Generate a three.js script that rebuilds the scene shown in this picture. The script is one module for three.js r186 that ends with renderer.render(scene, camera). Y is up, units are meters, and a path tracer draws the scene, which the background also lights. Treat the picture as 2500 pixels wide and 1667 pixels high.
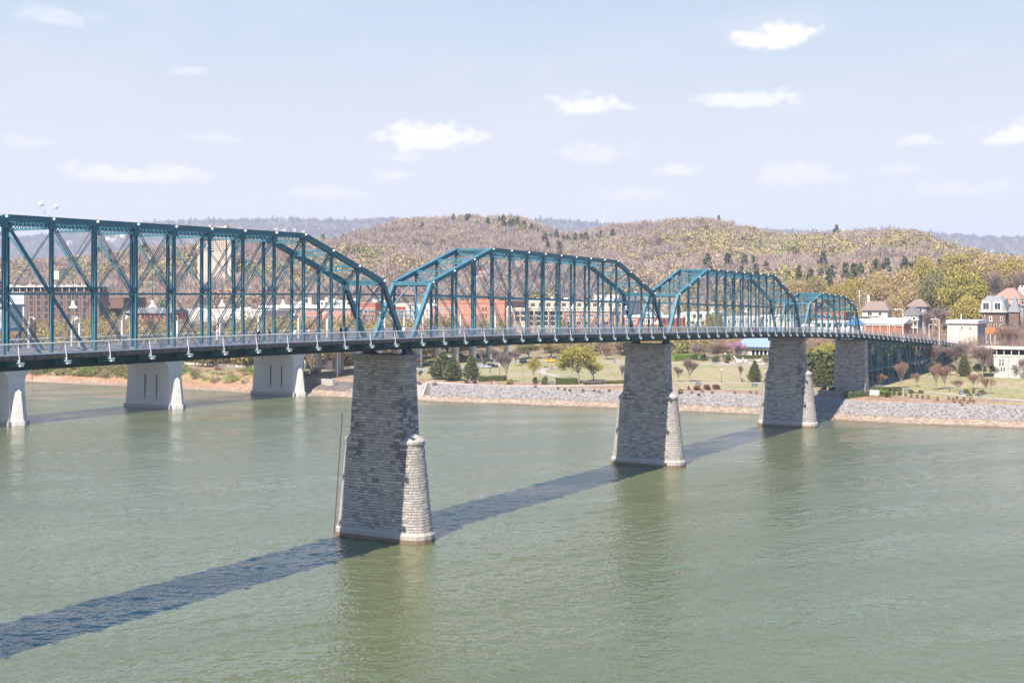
import * as THREE from 'three';
import { MarchingCubes } from 'three/addons/objects/MarchingCubes.js';

// ---------------------------------------------------------------- camera, sky, sun, exposure
const H = 38.127, F = 3100, V0 = 719.32;                 // eye height, focal length and horizon row of a 2500 x 1667 picture
const scene = new THREE.Scene();
const camera = new THREE.PerspectiveCamera(2 * Math.atan(1667 / 2 / F) * 180 / Math.PI, 2500 / 1667, 1, 16000);
camera.position.set(0, H, 0);
camera.lookAt(0, H, -100);
camera.setViewOffset(2500, 1667, 0, 833.5 - V0, 2500, 1667);   // lens shifted down, uprights stay upright
const renderer = new THREE.WebGLRenderer({ antialias: true });
renderer.setSize(1024, 682);
renderer.toneMapping = THREE.LinearToneMapping;
const EXPOSURE = 2.5;
renderer.toneMappingExposure = EXPOSURE;
renderer.shadowMap.enabled = true;
scene.fog = new THREE.FogExp2(0xd3def6, 0.00011);

const TH = 0.534682, SN = Math.sin(TH), CS = Math.cos(TH), X0 = -66.198, Z0 = 113.282;   // the footbridge's axis
// (L, e): metres along the footbridge from its near end, metres east of its near truss
const wx = (L, e) => X0 + L * SN + e * CS, wz = (L, e) => -(Z0 + L * CS - e * SN);
const LofXZ = (x, z) => (x - X0) * SN + (-z - Z0) * CS, eofXZ = (x, z) => (x - X0) * CS - (-z - Z0) * SN;
const eOf = (u, L) => { const a = (u - 1250) / F; return (a * (Z0 + L * CS) - X0 - L * SN) / (CS + a * SN); };
const yOf = (v, L, e) => H - (v - V0) * (Z0 + L * CS - e * SN) / F;

const SUN_UP = 52 * Math.PI / 180, SIDE = Math.asin(0.053 * Math.tan(SUN_UP));
const sunDir = new THREE.Vector3(-SN * Math.cos(SIDE) + CS * Math.sin(SIDE), 0, CS * Math.cos(SIDE) + SN * Math.sin(SIDE)).multiplyScalar(Math.cos(SUN_UP));
sunDir.y = Math.sin(SUN_UP);
const sun = new THREE.DirectionalLight(0xfff1e0, 4.6);
sun.position.copy(sunDir).multiplyScalar(900).add(new THREE.Vector3(60, 0, -350));
sun.target.position.set(60, 0, -350);
sun.castShadow = true;
sun.shadow.mapSize.set(4096, 4096);
Object.assign(sun.shadow.camera, { left: -600, right: 600, top: 600, bottom: -600, near: 10, far: 2500 });
scene.add(sun, sun.target);

// ---------------------------------------------------------------- random numbers and noise
function rng(seed) { let a = seed >>> 0; return () => { a = (a + 0x6D2B79F5) | 0; let t = Math.imul(a ^ (a >>> 15), 1 | a); t = (t + Math.imul(t ^ (t >>> 7), 61 | t)) ^ t; return ((t ^ (t >>> 14)) >>> 0) / 4294967296; }; }
const hash = (x, y, s = 0) => { let h = Math.imul(x | 0, 374761393) + Math.imul(y | 0, 668265263) + Math.imul(s | 0, 2147483647 ^ 0x5bd1e995); h = Math.imul(h ^ (h >>> 13), 1274126177); return ((h ^ (h >>> 16)) >>> 0) / 4294967296; };
function vnoise(x, y, s = 0, per = 0) {
  let xi = Math.floor(x), yi = Math.floor(y); const fx = x - xi, fy = y - yi, u = fx * fx * (3 - 2 * fx), v = fy * fy * (3 - 2 * fy);
  const m = per ? (n) => ((n % per) + per) % per : (n) => n;
  const a = hash(m(xi), m(yi), s), b = hash(m(xi + 1), m(yi), s), c = hash(m(xi), m(yi + 1), s), d = hash(m(xi + 1), m(yi + 1), s);
  return a + (b - a) * u + (c - a) * v + (a - b - c + d) * u * v;
}
function fbm(x, y, o = 4, s = 0, per = 0) { let t = 0, a = 0.5, n = 0; for (let i = 0; i < o; i++) { t += a * vnoise(x, y, s + i, per); n += a; a *= 0.5; x *= 2; y *= 2; per *= 2; } return t / n; }
const lerp = (a, b, t) => a + (b - a) * t, clamp = (x, a = 0, b = 1) => Math.min(b, Math.max(a, x));
const smooth = (a, b, x) => { const t = clamp((x - a) / (b - a)); return t * t * (3 - 2 * t); };
function table(pts) { return (x) => { if (x <= pts[0][0]) return pts[0][1]; for (let i = 1; i < pts.length; i++) if (x <= pts[i][0]) { const t = (x - pts[i - 1][0]) / (pts[i][0] - pts[i - 1][0]); return lerp(pts[i - 1][1], pts[i][1], t); } return pts[pts.length - 1][1]; }; }
function curve(pts) {   // smooth through the points
  return (x) => { let i = 1; while (i < pts.length - 1 && x > pts[i][0]) i++;
    const p = (k) => pts[clamp(k, 0, pts.length - 1)], a = p(i - 1), b = p(i), m0 = (b[1] - p(i - 2)[1]) / Math.max(1e-6, b[0] - p(i - 2)[0]), m1 = (p(i + 1)[1] - a[1]) / Math.max(1e-6, p(i + 1)[0] - a[0]);
    const h = b[0] - a[0], t = (x - a[0]) / h; if (t < 0) return a[1] + (x - a[0]) * m0; if (t > 1) return b[1] + (x - b[0]) * m1;
    return a[1] * (2 * t * t * t - 3 * t * t + 1) + m0 * h * (t * t * t - 2 * t * t + t) + b[1] * (-2 * t * t * t + 3 * t * t) + m1 * h * (t * t * t - t * t); };
}

// ---------------------------------------------------------------- the sky: air and small fair-weather clouds
{
  const W = 4096, Hh = 2048, data = new Float32Array(W * Hh * 4), r = rng(11);
  // [column, row, half width, half height, strength] in the picture's pixels; more of the same kind go on round the horizon
  const cl = [[1895, 112, 85, 30, 1], [1930, 108, 60, 16, .5], [1425, 262, 92, 24, .95], [1815, 256, 100, 20, .7], [1045, 345, 108, 34, 1], [975, 388, 50, 12, .4], [318, 444, 135, 22, .65], [420, 430, 50, 16, .4],
    [1652, 420, 50, 16, .6], [1455, 380, 95, 22, .45], [2245, 363, 45, 14, .55], [2470, 360, 70, 26, .9], [965, 432, 60, 12, .5], [1950, 440, 110, 28, .45], [130, 85, 90, 22, .35], [455, 192, 40, 10, .35],
    [800, 478, 90, 14, .4], [2200, 430, 70, 14, .35], [60, 375, 60, 14, .3], [1540, 480, 90, 16, .35], [2330, 480, 140, 18, .3], [520, 350, 60, 12, .3]];
  const clouds = cl.map(([u, v, a, b, s]) => [Math.atan2((u - 1250), F), Math.atan2(V0 - v, F), a / F * 1.15, b / F * 1.25, s]);
  for (let i = 0; i < 170; i++) { const az = (r() * 2 - 1) * Math.PI; const el = 0.06 + r() * 0.5, k = r() * 0.5 + 0.5; if (Math.abs(az) > 0.45 || el > 0.27) clouds.push([az, el, 0.03 * k * (1 + el), 0.009 * k * (1 + 2 * el), 0.3 + 0.7 * r()]); }
  const elev = [[-90, .64, .70, .70], [0, .93, .92, .935], [4, .875, .88, .92], [8, .76, .81, .90], [13, .58, .715, .88], [20, .35, .60, .93], [30, .17, .48, 1.0], [45, .09, .39, 1.0], [60, .075, .33, .94], [90, .07, .30, .88]];
  const ch = [1, 2, 3].map((c) => table(elev.map((p) => [p[0], p[c]])));
  for (let j = 0; j < Hh; j++) {
    const el = ((j + 0.5) / Hh - 0.5) * Math.PI, deg = el * 180 / Math.PI, base = ch.map((f) => f(deg));
    const near = clouds.filter((c) => Math.abs(c[1] - el) < c[3] * 3.2);
    for (let i = 0; i < W; i++) {
      const az3 = ((i + 0.5) / W - 0.5) * 2 * Math.PI, x = Math.cos(az3) * Math.cos(el), z = Math.sin(az3) * Math.cos(el), y = Math.sin(el);
      const az = Math.atan2(x, -z);
      let c0 = base[0], c1 = base[1], c2 = base[2];
      const glow = Math.pow(Math.max(0, x * sunDir.x + y * sunDir.y + z * sunDir.z), 6) * 0.22 * smooth(-2, 6, deg);
      c0 += glow; c1 += glow * .95; c2 += glow * .8;
      if (el > 0 && el < 1.0) {
        const veil = el > .34 ? 0 : smooth(.48, .8, fbm(az * 9 + 3, el * 34, 4, 5)) * 0.3 * smooth(0.0, 0.06, el) * smooth(0.34, 0.22, el);
        c0 = lerp(c0, .86, veil); c1 = lerp(c1, .87, veil); c2 = lerp(c2, .93, veil);
        for (const k of near) {
          let dx = az - k[0]; if (dx > Math.PI) dx -= 2 * Math.PI; if (dx < -Math.PI) dx += 2 * Math.PI;
          dx /= k[2]; if (Math.abs(dx) > 2.2) continue;
          const dy = (el - k[1]) / k[3], n = fbm(az * 90 + k[0] * 50, el * 170, 5, 21), n2 = fbm(az * 260, el * 420, 3, 9);
          const flat = dy < 0 ? dy * 1.75 : dy * 0.95;
          const d = 1.15 - Math.sqrt(dx * dx + flat * flat) + (n - 0.5) * 1.5 + (n2 - .5) * .5;
          const a = Math.min(1, smooth(0.0, 0.7, d) * k[4] * 1.15);
          if (a > 0) { const b = 1.1 + 0.14 * clamp(dy * 0.6 + (n2 - .5)); c0 = lerp(c0, b * 1.0, a); c1 = lerp(c1, b * .985, a); c2 = lerp(c2, b * .985, a); }
        }
      }
      const o = (j * W + i) * 4; data[o] = c0 / EXPOSURE; data[o + 1] = c1 / EXPOSURE; data[o + 2] = c2 / EXPOSURE; data[o + 3] = 1;
    }
  }
  const t = new THREE.DataTexture(data, W, Hh, THREE.RGBAFormat, THREE.FloatType);
  t.mapping = THREE.EquirectangularReflectionMapping; t.magFilter = THREE.LinearFilter; t.minFilter = THREE.LinearFilter; t.colorSpace = THREE.LinearSRGBColorSpace; t.needsUpdate = true;
  scene.background = t; scene.environment = t;
}

// ---------------------------------------------------------------- textures and materials
function tex(size, fn, color = true) {
  const d = new Uint8Array(size * size * 4);
  for (let j = 0; j < size; j++) for (let i = 0; i < size; i++) { const c = fn(i / size, j / size), o = (j * size + i) * 4; if (typeof c === 'number') { d[o] = d[o + 1] = d[o + 2] = clamp(c) * 255; } else { d[o] = clamp(c[0]) * 255; d[o + 1] = clamp(c[1]) * 255; d[o + 2] = clamp(c[2]) * 255; } d[o + 3] = 255; }
  const t = new THREE.DataTexture(d, size, size); t.wrapS = t.wrapT = THREE.RepeatWrapping; t.magFilter = THREE.LinearFilter; t.minFilter = THREE.LinearMipmapLinearFilter; t.generateMipmaps = true;
  if (color) t.colorSpace = THREE.SRGBColorSpace; t.needsUpdate = true; return t;
}
const rep = (t, mx, my = mx) => { const c = t.clone(); c.repeat.set(1 / mx, 1 / my); c.needsUpdate = true; return c; };
const grainT = tex(256, (x, y) => 0.80 + 0.2 * fbm(x * 8, y * 8, 5, 3, 8));                          // mild mottling that multiplies a colour
const stainT = tex(256, (x, y) => { const n = fbm(x * 6, y * 2, 4, 8, 6) , s = smooth(.5, .75, fbm(x * 24, y * 2, 3, 31, 24)); return 0.98 - 0.14 * n - 0.2 * s; });   // vertical runs of dirt
const roughT = tex(256, (x, y) => fbm(x * 16, y * 16, 5, 13, 16), false);
const grassT = tex(512, (x, y) => { const n = fbm(x * 8, y * 8, 5, 41, 8), m = fbm(x * 64, y * 64, 2, 2, 64), k = smooth(.35, .7, n); const q = .86 + .14 * k - .12 * (1 - m); return [q, q, q]; });
const M = {};
function mat(name, rgb, o = {}) {
  const { grain = 0, stain = 0, bump = 0, bumpSize = 2, ...rest } = o;
  const m = new THREE.MeshStandardMaterial({ roughness: 0.85, ...rest });
  m.color.setRGB(...rgb); m.name = name;
  if (grain) m.map = rep(grainT, grain); if (stain) m.map = rep(stainT, stain, stain * 1.6);
  if (bump) { m.bumpMap = rep(roughT, bumpSize); m.bumpScale = bump; }
  return (M[name] = m);
}
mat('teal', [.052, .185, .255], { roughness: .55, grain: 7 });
mat('shadedTeal', [.015, .07, .095], { roughness: .5, grain: 5 });  // darker copy of teal: the shade under the deck put into the colour
mat('rod', [.025, .095, .14], { roughness: .5 });  // darker copy of teal: shade on the thin braces put into the colour
mat('rail', [.62, .64, .70], { roughness: .4, metalness: .25 });
mat('mesh', [.42, .43, .49], { roughness: .5, metalness: .3 });
mat('board', [.11, .105, .10], { stain: 3, bump: .01 });
mat('deckWood', [.24, .22, .215], { grain: 4 });
mat('whiteLamp', [.85, .85, .83], { roughness: .35 });
mat('galv', [.72, .72, .74], { roughness: .45, metalness: .2 });
mat('mortar', [.12, .112, .108], { grain: 2 });
const stoneTones = [[.40, .378, .36], [.435, .408, .385], [.37, .352, .34], [.275, .265, .262], [.175, .172, .178], [.49, .46, .43]];
const stoneMats = stoneTones.map((c, i) => mat('stone' + i, c, { grain: 1.7 + i * .2, bump: .012, bumpSize: 1.3 }));
mat('capStone', [.42, .395, .37], { grain: 2, bump: .008 });
mat('plinth', [.42, .39, .36], { grain: 2, bump: .008 });
mat('tide', [.20, .145, .10], { grain: 1.5, bump: .01 });
mat('concrete', [.60, .585, .56], { grain: 4, bump: .01 });
mat('concreteDark', [.12, .11, .105], { stain: 6 });
mat('pylon', [.62, .61, .58], { grain: 3 });
mat('asphalt', [.13, .125, .13], { grain: 5 });
mat('paleRoad', [.30, .285, .285], { grain: 6 });
mat('path', [.42, .38, .335], { grain: 5 });
mat('kerb', [.46, .44, .42], { grain: 3 });
mat('rock', [.265, .25, .245], { grain: 1.5, bump: .015 });
mat('bark', [.17, .13, .11], { grain: 1 });
mat('paleBark', [.30, .255, .225], { grain: 1 });
mat('black', [.012, .012, .014], { roughness: .6 });
mat('glass', [.03, .04, .05], { roughness: .08 });
mat('white', [.74, .73, .70], { grain: 4 });
mat('blue', [.02, .07, .22], { roughness: .45 });

// ---------------------------------------------------------------- mesh builder
const v3 = (x, y, z) => new THREE.Vector3(x, y, z);
class MB {
  constructor() { this.p = []; this.c = null; }
  tri(a, b, c) { this.p.push(a.x, a.y, a.z, b.x, b.y, b.z, c.x, c.y, c.z); return this; }
  quad(a, b, c, d) { return this.tri(a, b, c).tri(a, c, d); }
  hexa(q) { const [a, b, c, d, e, f, g, h] = q; return this.quad(a, d, c, b).quad(e, f, g, h).quad(a, b, f, e).quad(b, c, g, f).quad(c, d, h, g).quad(d, a, e, h); }   // a-d low ring, e-h high ring, anticlockwise from above
  box(x, y, z, sx, sy, sz) { const a = sx / 2, b = sz / 2; return this.hexa([v3(x - a, y, z + b), v3(x + a, y, z + b), v3(x + a, y, z - b), v3(x - a, y, z - b), v3(x - a, y + sy, z + b), v3(x + a, y + sy, z + b), v3(x + a, y + sy, z - b), v3(x - a, y + sy, z - b)]); }   // y is the underside
  span(x0, x1, y0, y1, z0, z1) { return this.box((x0 + x1) / 2, y0, (z0 + z1) / 2, x1 - x0, y1 - y0, z1 - z0); }
  beam(a, b, w, h, up) {   // w across, h along 'up'
    const d = b.clone().sub(a).normalize(); let s = d.clone().cross(up || v3(0, 1, 0)); if (s.lengthSq() < 1e-6) s = d.clone().cross(v3(1, 0, 0)); s.normalize(); const t = s.clone().cross(d).normalize();
    s.multiplyScalar(w / 2); t.multiplyScalar(h / 2); const q = [];
    for (const p of [a, b]) q.push(p.clone().sub(s).sub(t), p.clone().add(s).sub(t), p.clone().add(s).add(t), p.clone().sub(s).add(t));
    const [A, B, C, D, E, F2, G, I] = q; return this.quad(A, D, C, B).quad(E, F2, G, I).quad(A, B, F2, E).quad(B, C, G, F2).quad(C, D, I, G).quad(D, A, E, I);
  }
  tube(a, b, r0, r1 = r0, n = 6, caps = true) {
    const d = b.clone().sub(a).normalize(); let s = d.clone().cross(Math.abs(d.y) < .9 ? v3(0, 1, 0) : v3(1, 0, 0)).normalize(); const t = s.clone().cross(d);
    const ring = (p, r) => Array.from({ length: n }, (_, i) => { const w = i / n * 2 * Math.PI; return p.clone().addScaledVector(s, Math.cos(w) * r).addScaledVector(t, Math.sin(w) * r); });
    const A = ring(a, r0), B = ring(b, r1);
    for (let i = 0; i < n; i++) { const j = (i + 1) % n; this.quad(A[j], A[i], B[i], B[j]); if (caps && i > 1) { this.tri(A[0], A[i - 1], A[i]); this.tri(B[0], B[i], B[i - 1]); } }
    return this;
  }
  pipe(pts, r, n = 6) { for (let i = 1; i < pts.length; i++) this.tube(pts[i - 1], pts[i], r, r, n); return this; }
  ball(c, r, n = 7, sy = 1) { const P = (i, j) => { const a = i / n * Math.PI, b = j / (n + 2) * 2 * Math.PI; return v3(c.x + r * Math.sin(a) * Math.cos(b), c.y + r * sy * Math.cos(a), c.z + r * Math.sin(a) * Math.sin(b)); };
    for (let i = 0; i < n; i++) for (let j = 0; j < n + 2; j++) { if (i) this.tri(P(i, j), P(i, j + 1), P(i + 1, j)); if (i < n - 1) this.tri(P(i, j + 1), P(i + 1, j + 1), P(i + 1, j)); } return this; }
  prism(poly, y0, y1, polyTop = poly) {   // poly: [x, z] anticlockwise seen from above
    const n = poly.length, a = poly.map((p) => v3(p[0], y0, p[1])), b = polyTop.map((p) => v3(p[0], y1, p[1]));
    for (let i = 0; i < n; i++) { const j = (i + 1) % n; this.quad(a[i], a[j], b[j], b[i]); }
    for (let i = 2; i < n; i++) { this.tri(b[0], b[i - 1], b[i]); this.tri(a[0], a[i], a[i - 1]); }
    return this;
  }
  geo() {
    const g = new THREE.BufferGeometry(), p = new Float32Array(this.p), n = p.length / 3, uv = new Float32Array(n * 2);
    g.setAttribute('position', new THREE.BufferAttribute(p, 3)); g.computeVertexNormals(); const nr = g.attributes.normal.array;
    for (let i = 0; i < n; i++) { const ax = Math.abs(nr[i * 3]), ay = Math.abs(nr[i * 3 + 1]), az = Math.abs(nr[i * 3 + 2]), x = p[i * 3], y = p[i * 3 + 1], z = p[i * 3 + 2];
      if (ay >= ax && ay >= az) { uv[i * 2] = x; uv[i * 2 + 1] = z; } else if (ax >= az) { uv[i * 2] = z; uv[i * 2 + 1] = y; } else { uv[i * 2] = x; uv[i * 2 + 1] = y; } }
    g.setAttribute('uv', new THREE.BufferAttribute(uv, 2));
    if (this.c) g.setAttribute('color', new THREE.BufferAttribute(new Float32Array(this.c), 3));
    return g;
  }
  build(name, m, parent) { return add(name, this.geo(), m, parent); }
}
const used = {};
function numbered(name) { const k = used[name] = (used[name] ?? -1) + 1; return k ? `${name}_${String(k).padStart(3, '0')}` : name; }
function add(name, g, m, parent) { const o = new THREE.Mesh(g, typeof m === 'string' ? M[m] : m); o.name = parent ? name : numbered(name); o.castShadow = o.receiveShadow = true; (parent || scene).add(o); return o; }
function grp(name, parent) { const o = new THREE.Group(); o.name = parent ? name : numbered(name); (parent || scene).add(o); return o; }
function tag(o, label, category, group) { o.userData = { label, category }; if (group) o.userData.group = group; return o; }
function struct(o) { o.userData.kind = 'structure'; return o; }
function stuff(o, label, category) { o.userData.kind = 'stuff'; if (label) { o.userData.label = label; o.userData.category = category; } return o; }
function thing(name, label, category, x, y, z, turn = 0, group) { const o = grp(name); o.position.set(x, y, z); o.rotation.y = turn; return tag(o, label, category, group); }
function dup(o, label, x, y, z, turn, k = 1) { const c = o.clone(); c.name = numbered(o.name.replace(/_\d+$/, '')); c.userData = { ...o.userData, label }; scene.add(c); if (x !== undefined) c.position.set(x, y, z); if (turn !== undefined) c.rotation.y = turn; if (k !== 1) c.scale.setScalar(k); return c; }
// ---------------------------------------------------------------- the land
const shore = curve([[-700, 296], [-354, 304.4], [-294, 308.4], [-221, 308], [-179, 310.2], [-141, 311.5], [-100, 316], [-73, 320], [-24, 323.4], [-3, 320.8], [10, 317], [55, 322], [150, 330], [400, 344]]);
const bank = curve([[-60, -6], [-8, -1.2], [0, 0], [3.5, .75], [9, 2.7], [15, 4.75], [19, 5.35], [24, 5.75], [32, 6.0], [90, 6.9], [140, 7.9], [160, 8.8], [180, 10.2], [200, 12.4], [225, 15.2], [245, 16.4], [330, 19], [430, 25], [600, 37], [900, 45]]);
const ridgeV = curve([[-900, 648], [-400, 642], [0, 642], [100, 642], [220, 640], [330, 624], [400, 620], [480, 621], [600, 615], [700, 614], [790, 619], [880, 596], [930, 584], [981, 574], [1090, 569], [1200, 568], [1260, 572], [1310, 589], [1360, 608], [1400, 613], [1440, 606], [1480, 596], [1560, 587], [1650, 581], [1740, 583], [1800, 594], [1860, 610], [1910, 619], [2000, 621], [2060, 615], [2130, 610], [2200, 609], [2250, 616], [2290, 632], [2340, 649], [2420, 668], [2600, 686], [3400, 698]]);
const ridgeZ = table([[-900, 1250], [0, 1250], [450, 1300], [700, 1450], [1000, 1750], [1310, 1850], [1360, 1800], [1700, 1650], [2000, 1600], [2300, 1350], [3400, 1200]]);
function ground(x, z) {
  const L = LofXZ(x, z), e = eofXZ(x, z), d = L - shore(e); let y = bank(d); if (d > 225) y += 30 * smooth(215, 420, d) * smooth(-25, 45, e);
  if (d > 60) y += (fbm(x * .03, z * .03, 2, 7) - .5) * smooth(60, 120, d) * .7;
  const Z = -z;
  if (Z > 700) {
    const u = 1250 + F * x / Z, zr = ridgeZ(u), top = H + (V0 - ridgeV(u)) * zr / F, t = clamp((Z - 850) / (zr - 850));
    const lift = Z < zr ? Math.pow(t, 1.25) * (0.55 + .45 * t) : 1 - .75 * smooth(zr, zr + 500, Z);
    y += Math.max(0, top - 42) * lift + (fbm(x * .012, z * .012, 4, 17) - .5) * 26 * smooth(800, 1200, Z) * smooth(0, 250, zr - Z);
  }
  // a level shelf for the boat ramp's road beside the concrete bridge
  return y;
}
// where the sight line through (u, v) of the 2500 x 1667 picture meets the land
function pin(u, v) { const a = (u - 1250) / F, b = (V0 - v) / F; let Z = 300, s = 8; for (; Z < 2600; Z += s) { if (H + b * Z < ground(a * Z, -Z)) break; } for (let k = 0; k < 12; k++) { s /= 2; if (H + b * Z < ground(a * Z, -Z)) Z -= s; else Z += s; } return v3(a * Z, ground(a * Z, -Z), -Z); }
const scaleAt = (p) => -p.z / F;    // metres per picture pixel there

function sheet(name, rows, cols, at, color, m, label) {
  const pos = [], col = [], uv = [], idx = [];
  for (let j = 0; j <= rows; j++) for (let i = 0; i <= cols; i++) { const p = at(i / cols, j / rows); pos.push(p.x, p.y, p.z); uv.push(p.x, p.z); if (color) col.push(...color(p)); }
  for (let j = 0; j < rows; j++) for (let i = 0; i < cols; i++) { const a = j * (cols + 1) + i, b = a + 1, c = a + cols + 1, d = c + 1; idx.push(a, b, d, a, d, c); }
  const g = new THREE.BufferGeometry(); g.setAttribute('position', new THREE.Float32BufferAttribute(pos, 3)); g.setAttribute('uv', new THREE.Float32BufferAttribute(uv, 2));
  if (color) g.setAttribute('color', new THREE.Float32BufferAttribute(col, 3)); g.setIndex(idx); g.computeVertexNormals();
  const o = add(name, g, m); return struct(o);
}
const mix3 = (a, b, t) => [lerp(a[0], b[0], t), lerp(a[1], b[1], t), lerp(a[2], b[2], t)];
const mGround = new THREE.MeshStandardMaterial({ roughness: .95, vertexColors: true, map: rep(grassT, 9), name: 'soil' });
const LAWN = [.285, .27, .115], DRY = [.355, .30, .165], SOIL = [.33, .235, .165], SAND = [.40, .315, .235], CLAY = [.38, .215, .13], MULCH = [.30, .19, .125], LEAF = [.24, .19, .125], WET = [.17, .11, .065];
const WILD = (e) => smooth(-195, -215, e);
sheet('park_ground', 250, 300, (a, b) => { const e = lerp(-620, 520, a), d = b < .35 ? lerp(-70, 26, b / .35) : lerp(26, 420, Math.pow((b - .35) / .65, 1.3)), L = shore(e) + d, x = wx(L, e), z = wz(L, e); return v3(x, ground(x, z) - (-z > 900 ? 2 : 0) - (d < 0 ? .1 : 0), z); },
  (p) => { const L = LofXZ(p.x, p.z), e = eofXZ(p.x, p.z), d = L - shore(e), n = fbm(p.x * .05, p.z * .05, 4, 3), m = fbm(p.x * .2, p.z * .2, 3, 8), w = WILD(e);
    let c = mix3(WET, SAND, smooth(.5, 1.8, d + (n - .5) * 1.6)); c = mix3(c, [.15, .13, .115], smooth(5, 7, d) * smooth(16, 14, d) * (1 - w)); c = mix3(c, mix3(SAND, CLAY, w * smooth(.3, .6, n + .1)), w * smooth(1.5, 5, d));  // ground darkened under the riprap: shade of the gaps put into the colour
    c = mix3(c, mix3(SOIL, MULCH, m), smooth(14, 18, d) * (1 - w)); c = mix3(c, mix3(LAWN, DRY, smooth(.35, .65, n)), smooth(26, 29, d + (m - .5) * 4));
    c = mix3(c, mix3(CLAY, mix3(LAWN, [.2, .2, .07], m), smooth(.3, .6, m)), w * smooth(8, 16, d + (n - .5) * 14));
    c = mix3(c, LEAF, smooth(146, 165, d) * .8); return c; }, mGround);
sheet('hills', 150, 260, (a, b) => { const u = lerp(-700, 3200, a), Z = lerp(640, 2500, b), x = (u - 1250) / F * Z; return v3(x, ground(x, -Z) - .8 * (1 - smooth(700, 900, Z)), -Z); },
  (p) => mix3(LEAF, [.27, .20, .14], fbm(p.x * .01, p.z * .01, 3, 2)), mGround);
const farV = curve([[-1200, 604], [-400, 600], [0, 592], [100, 585], [150, 579], [200, 571], [260, 563], [330, 556], [400, 553], [500, 551], [620, 548], [760, 546], [860, 546], [960, 543], [1100, 547], [1280, 548], [1340, 551], [1420, 556], [1500, 559], [1600, 561], [1780, 566], [1950, 573], [2130, 579], [2300, 586], [2500, 593], [2900, 602], [3700, 606]]);
const mountainY = (x, Z) => { const u = 1250 + F * x / Z, top = H + (V0 - farV(u)) * 6500 / F - 6, t = clamp((Z - 4200) / 2300); return (Z < 6500 ? 30 + (top - 30) * (t < .82 ? Math.pow(t / .82, 1.5) * .8 : .8 + .2 * smooth(.82, .93, t)) : top) + (fbm(x * .0016, Z * .0016, 5, 33) - .5) * 190 * smooth(0, .35, t) * smooth(1, .8, t); };
sheet('far_mountain', 90, 260, (a, b) => { const u = lerp(-1100, 3600, a), Z = lerp(4200, 7600, b), x = (u - 1250) / F * Z; return v3(x, mountainY(x, Z), -Z); }, (p) => mix3([.16, .135, .12], [.13, .13, .075], fbm(p.x * .004, p.z * .004, 4, 12)), mGround);
sheet('valley_floor', 2, 2, (a, b) => v3(lerp(-9000, 9000, a), 6, lerp(-2300, -12000, b)), () => [.22, .2, .13], mGround);
struct(add('earth', new MB().span(-9000, 9000, -12, -9, -12000, 700).geo(), mat('earth', [.15, .12, .1])));

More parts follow.
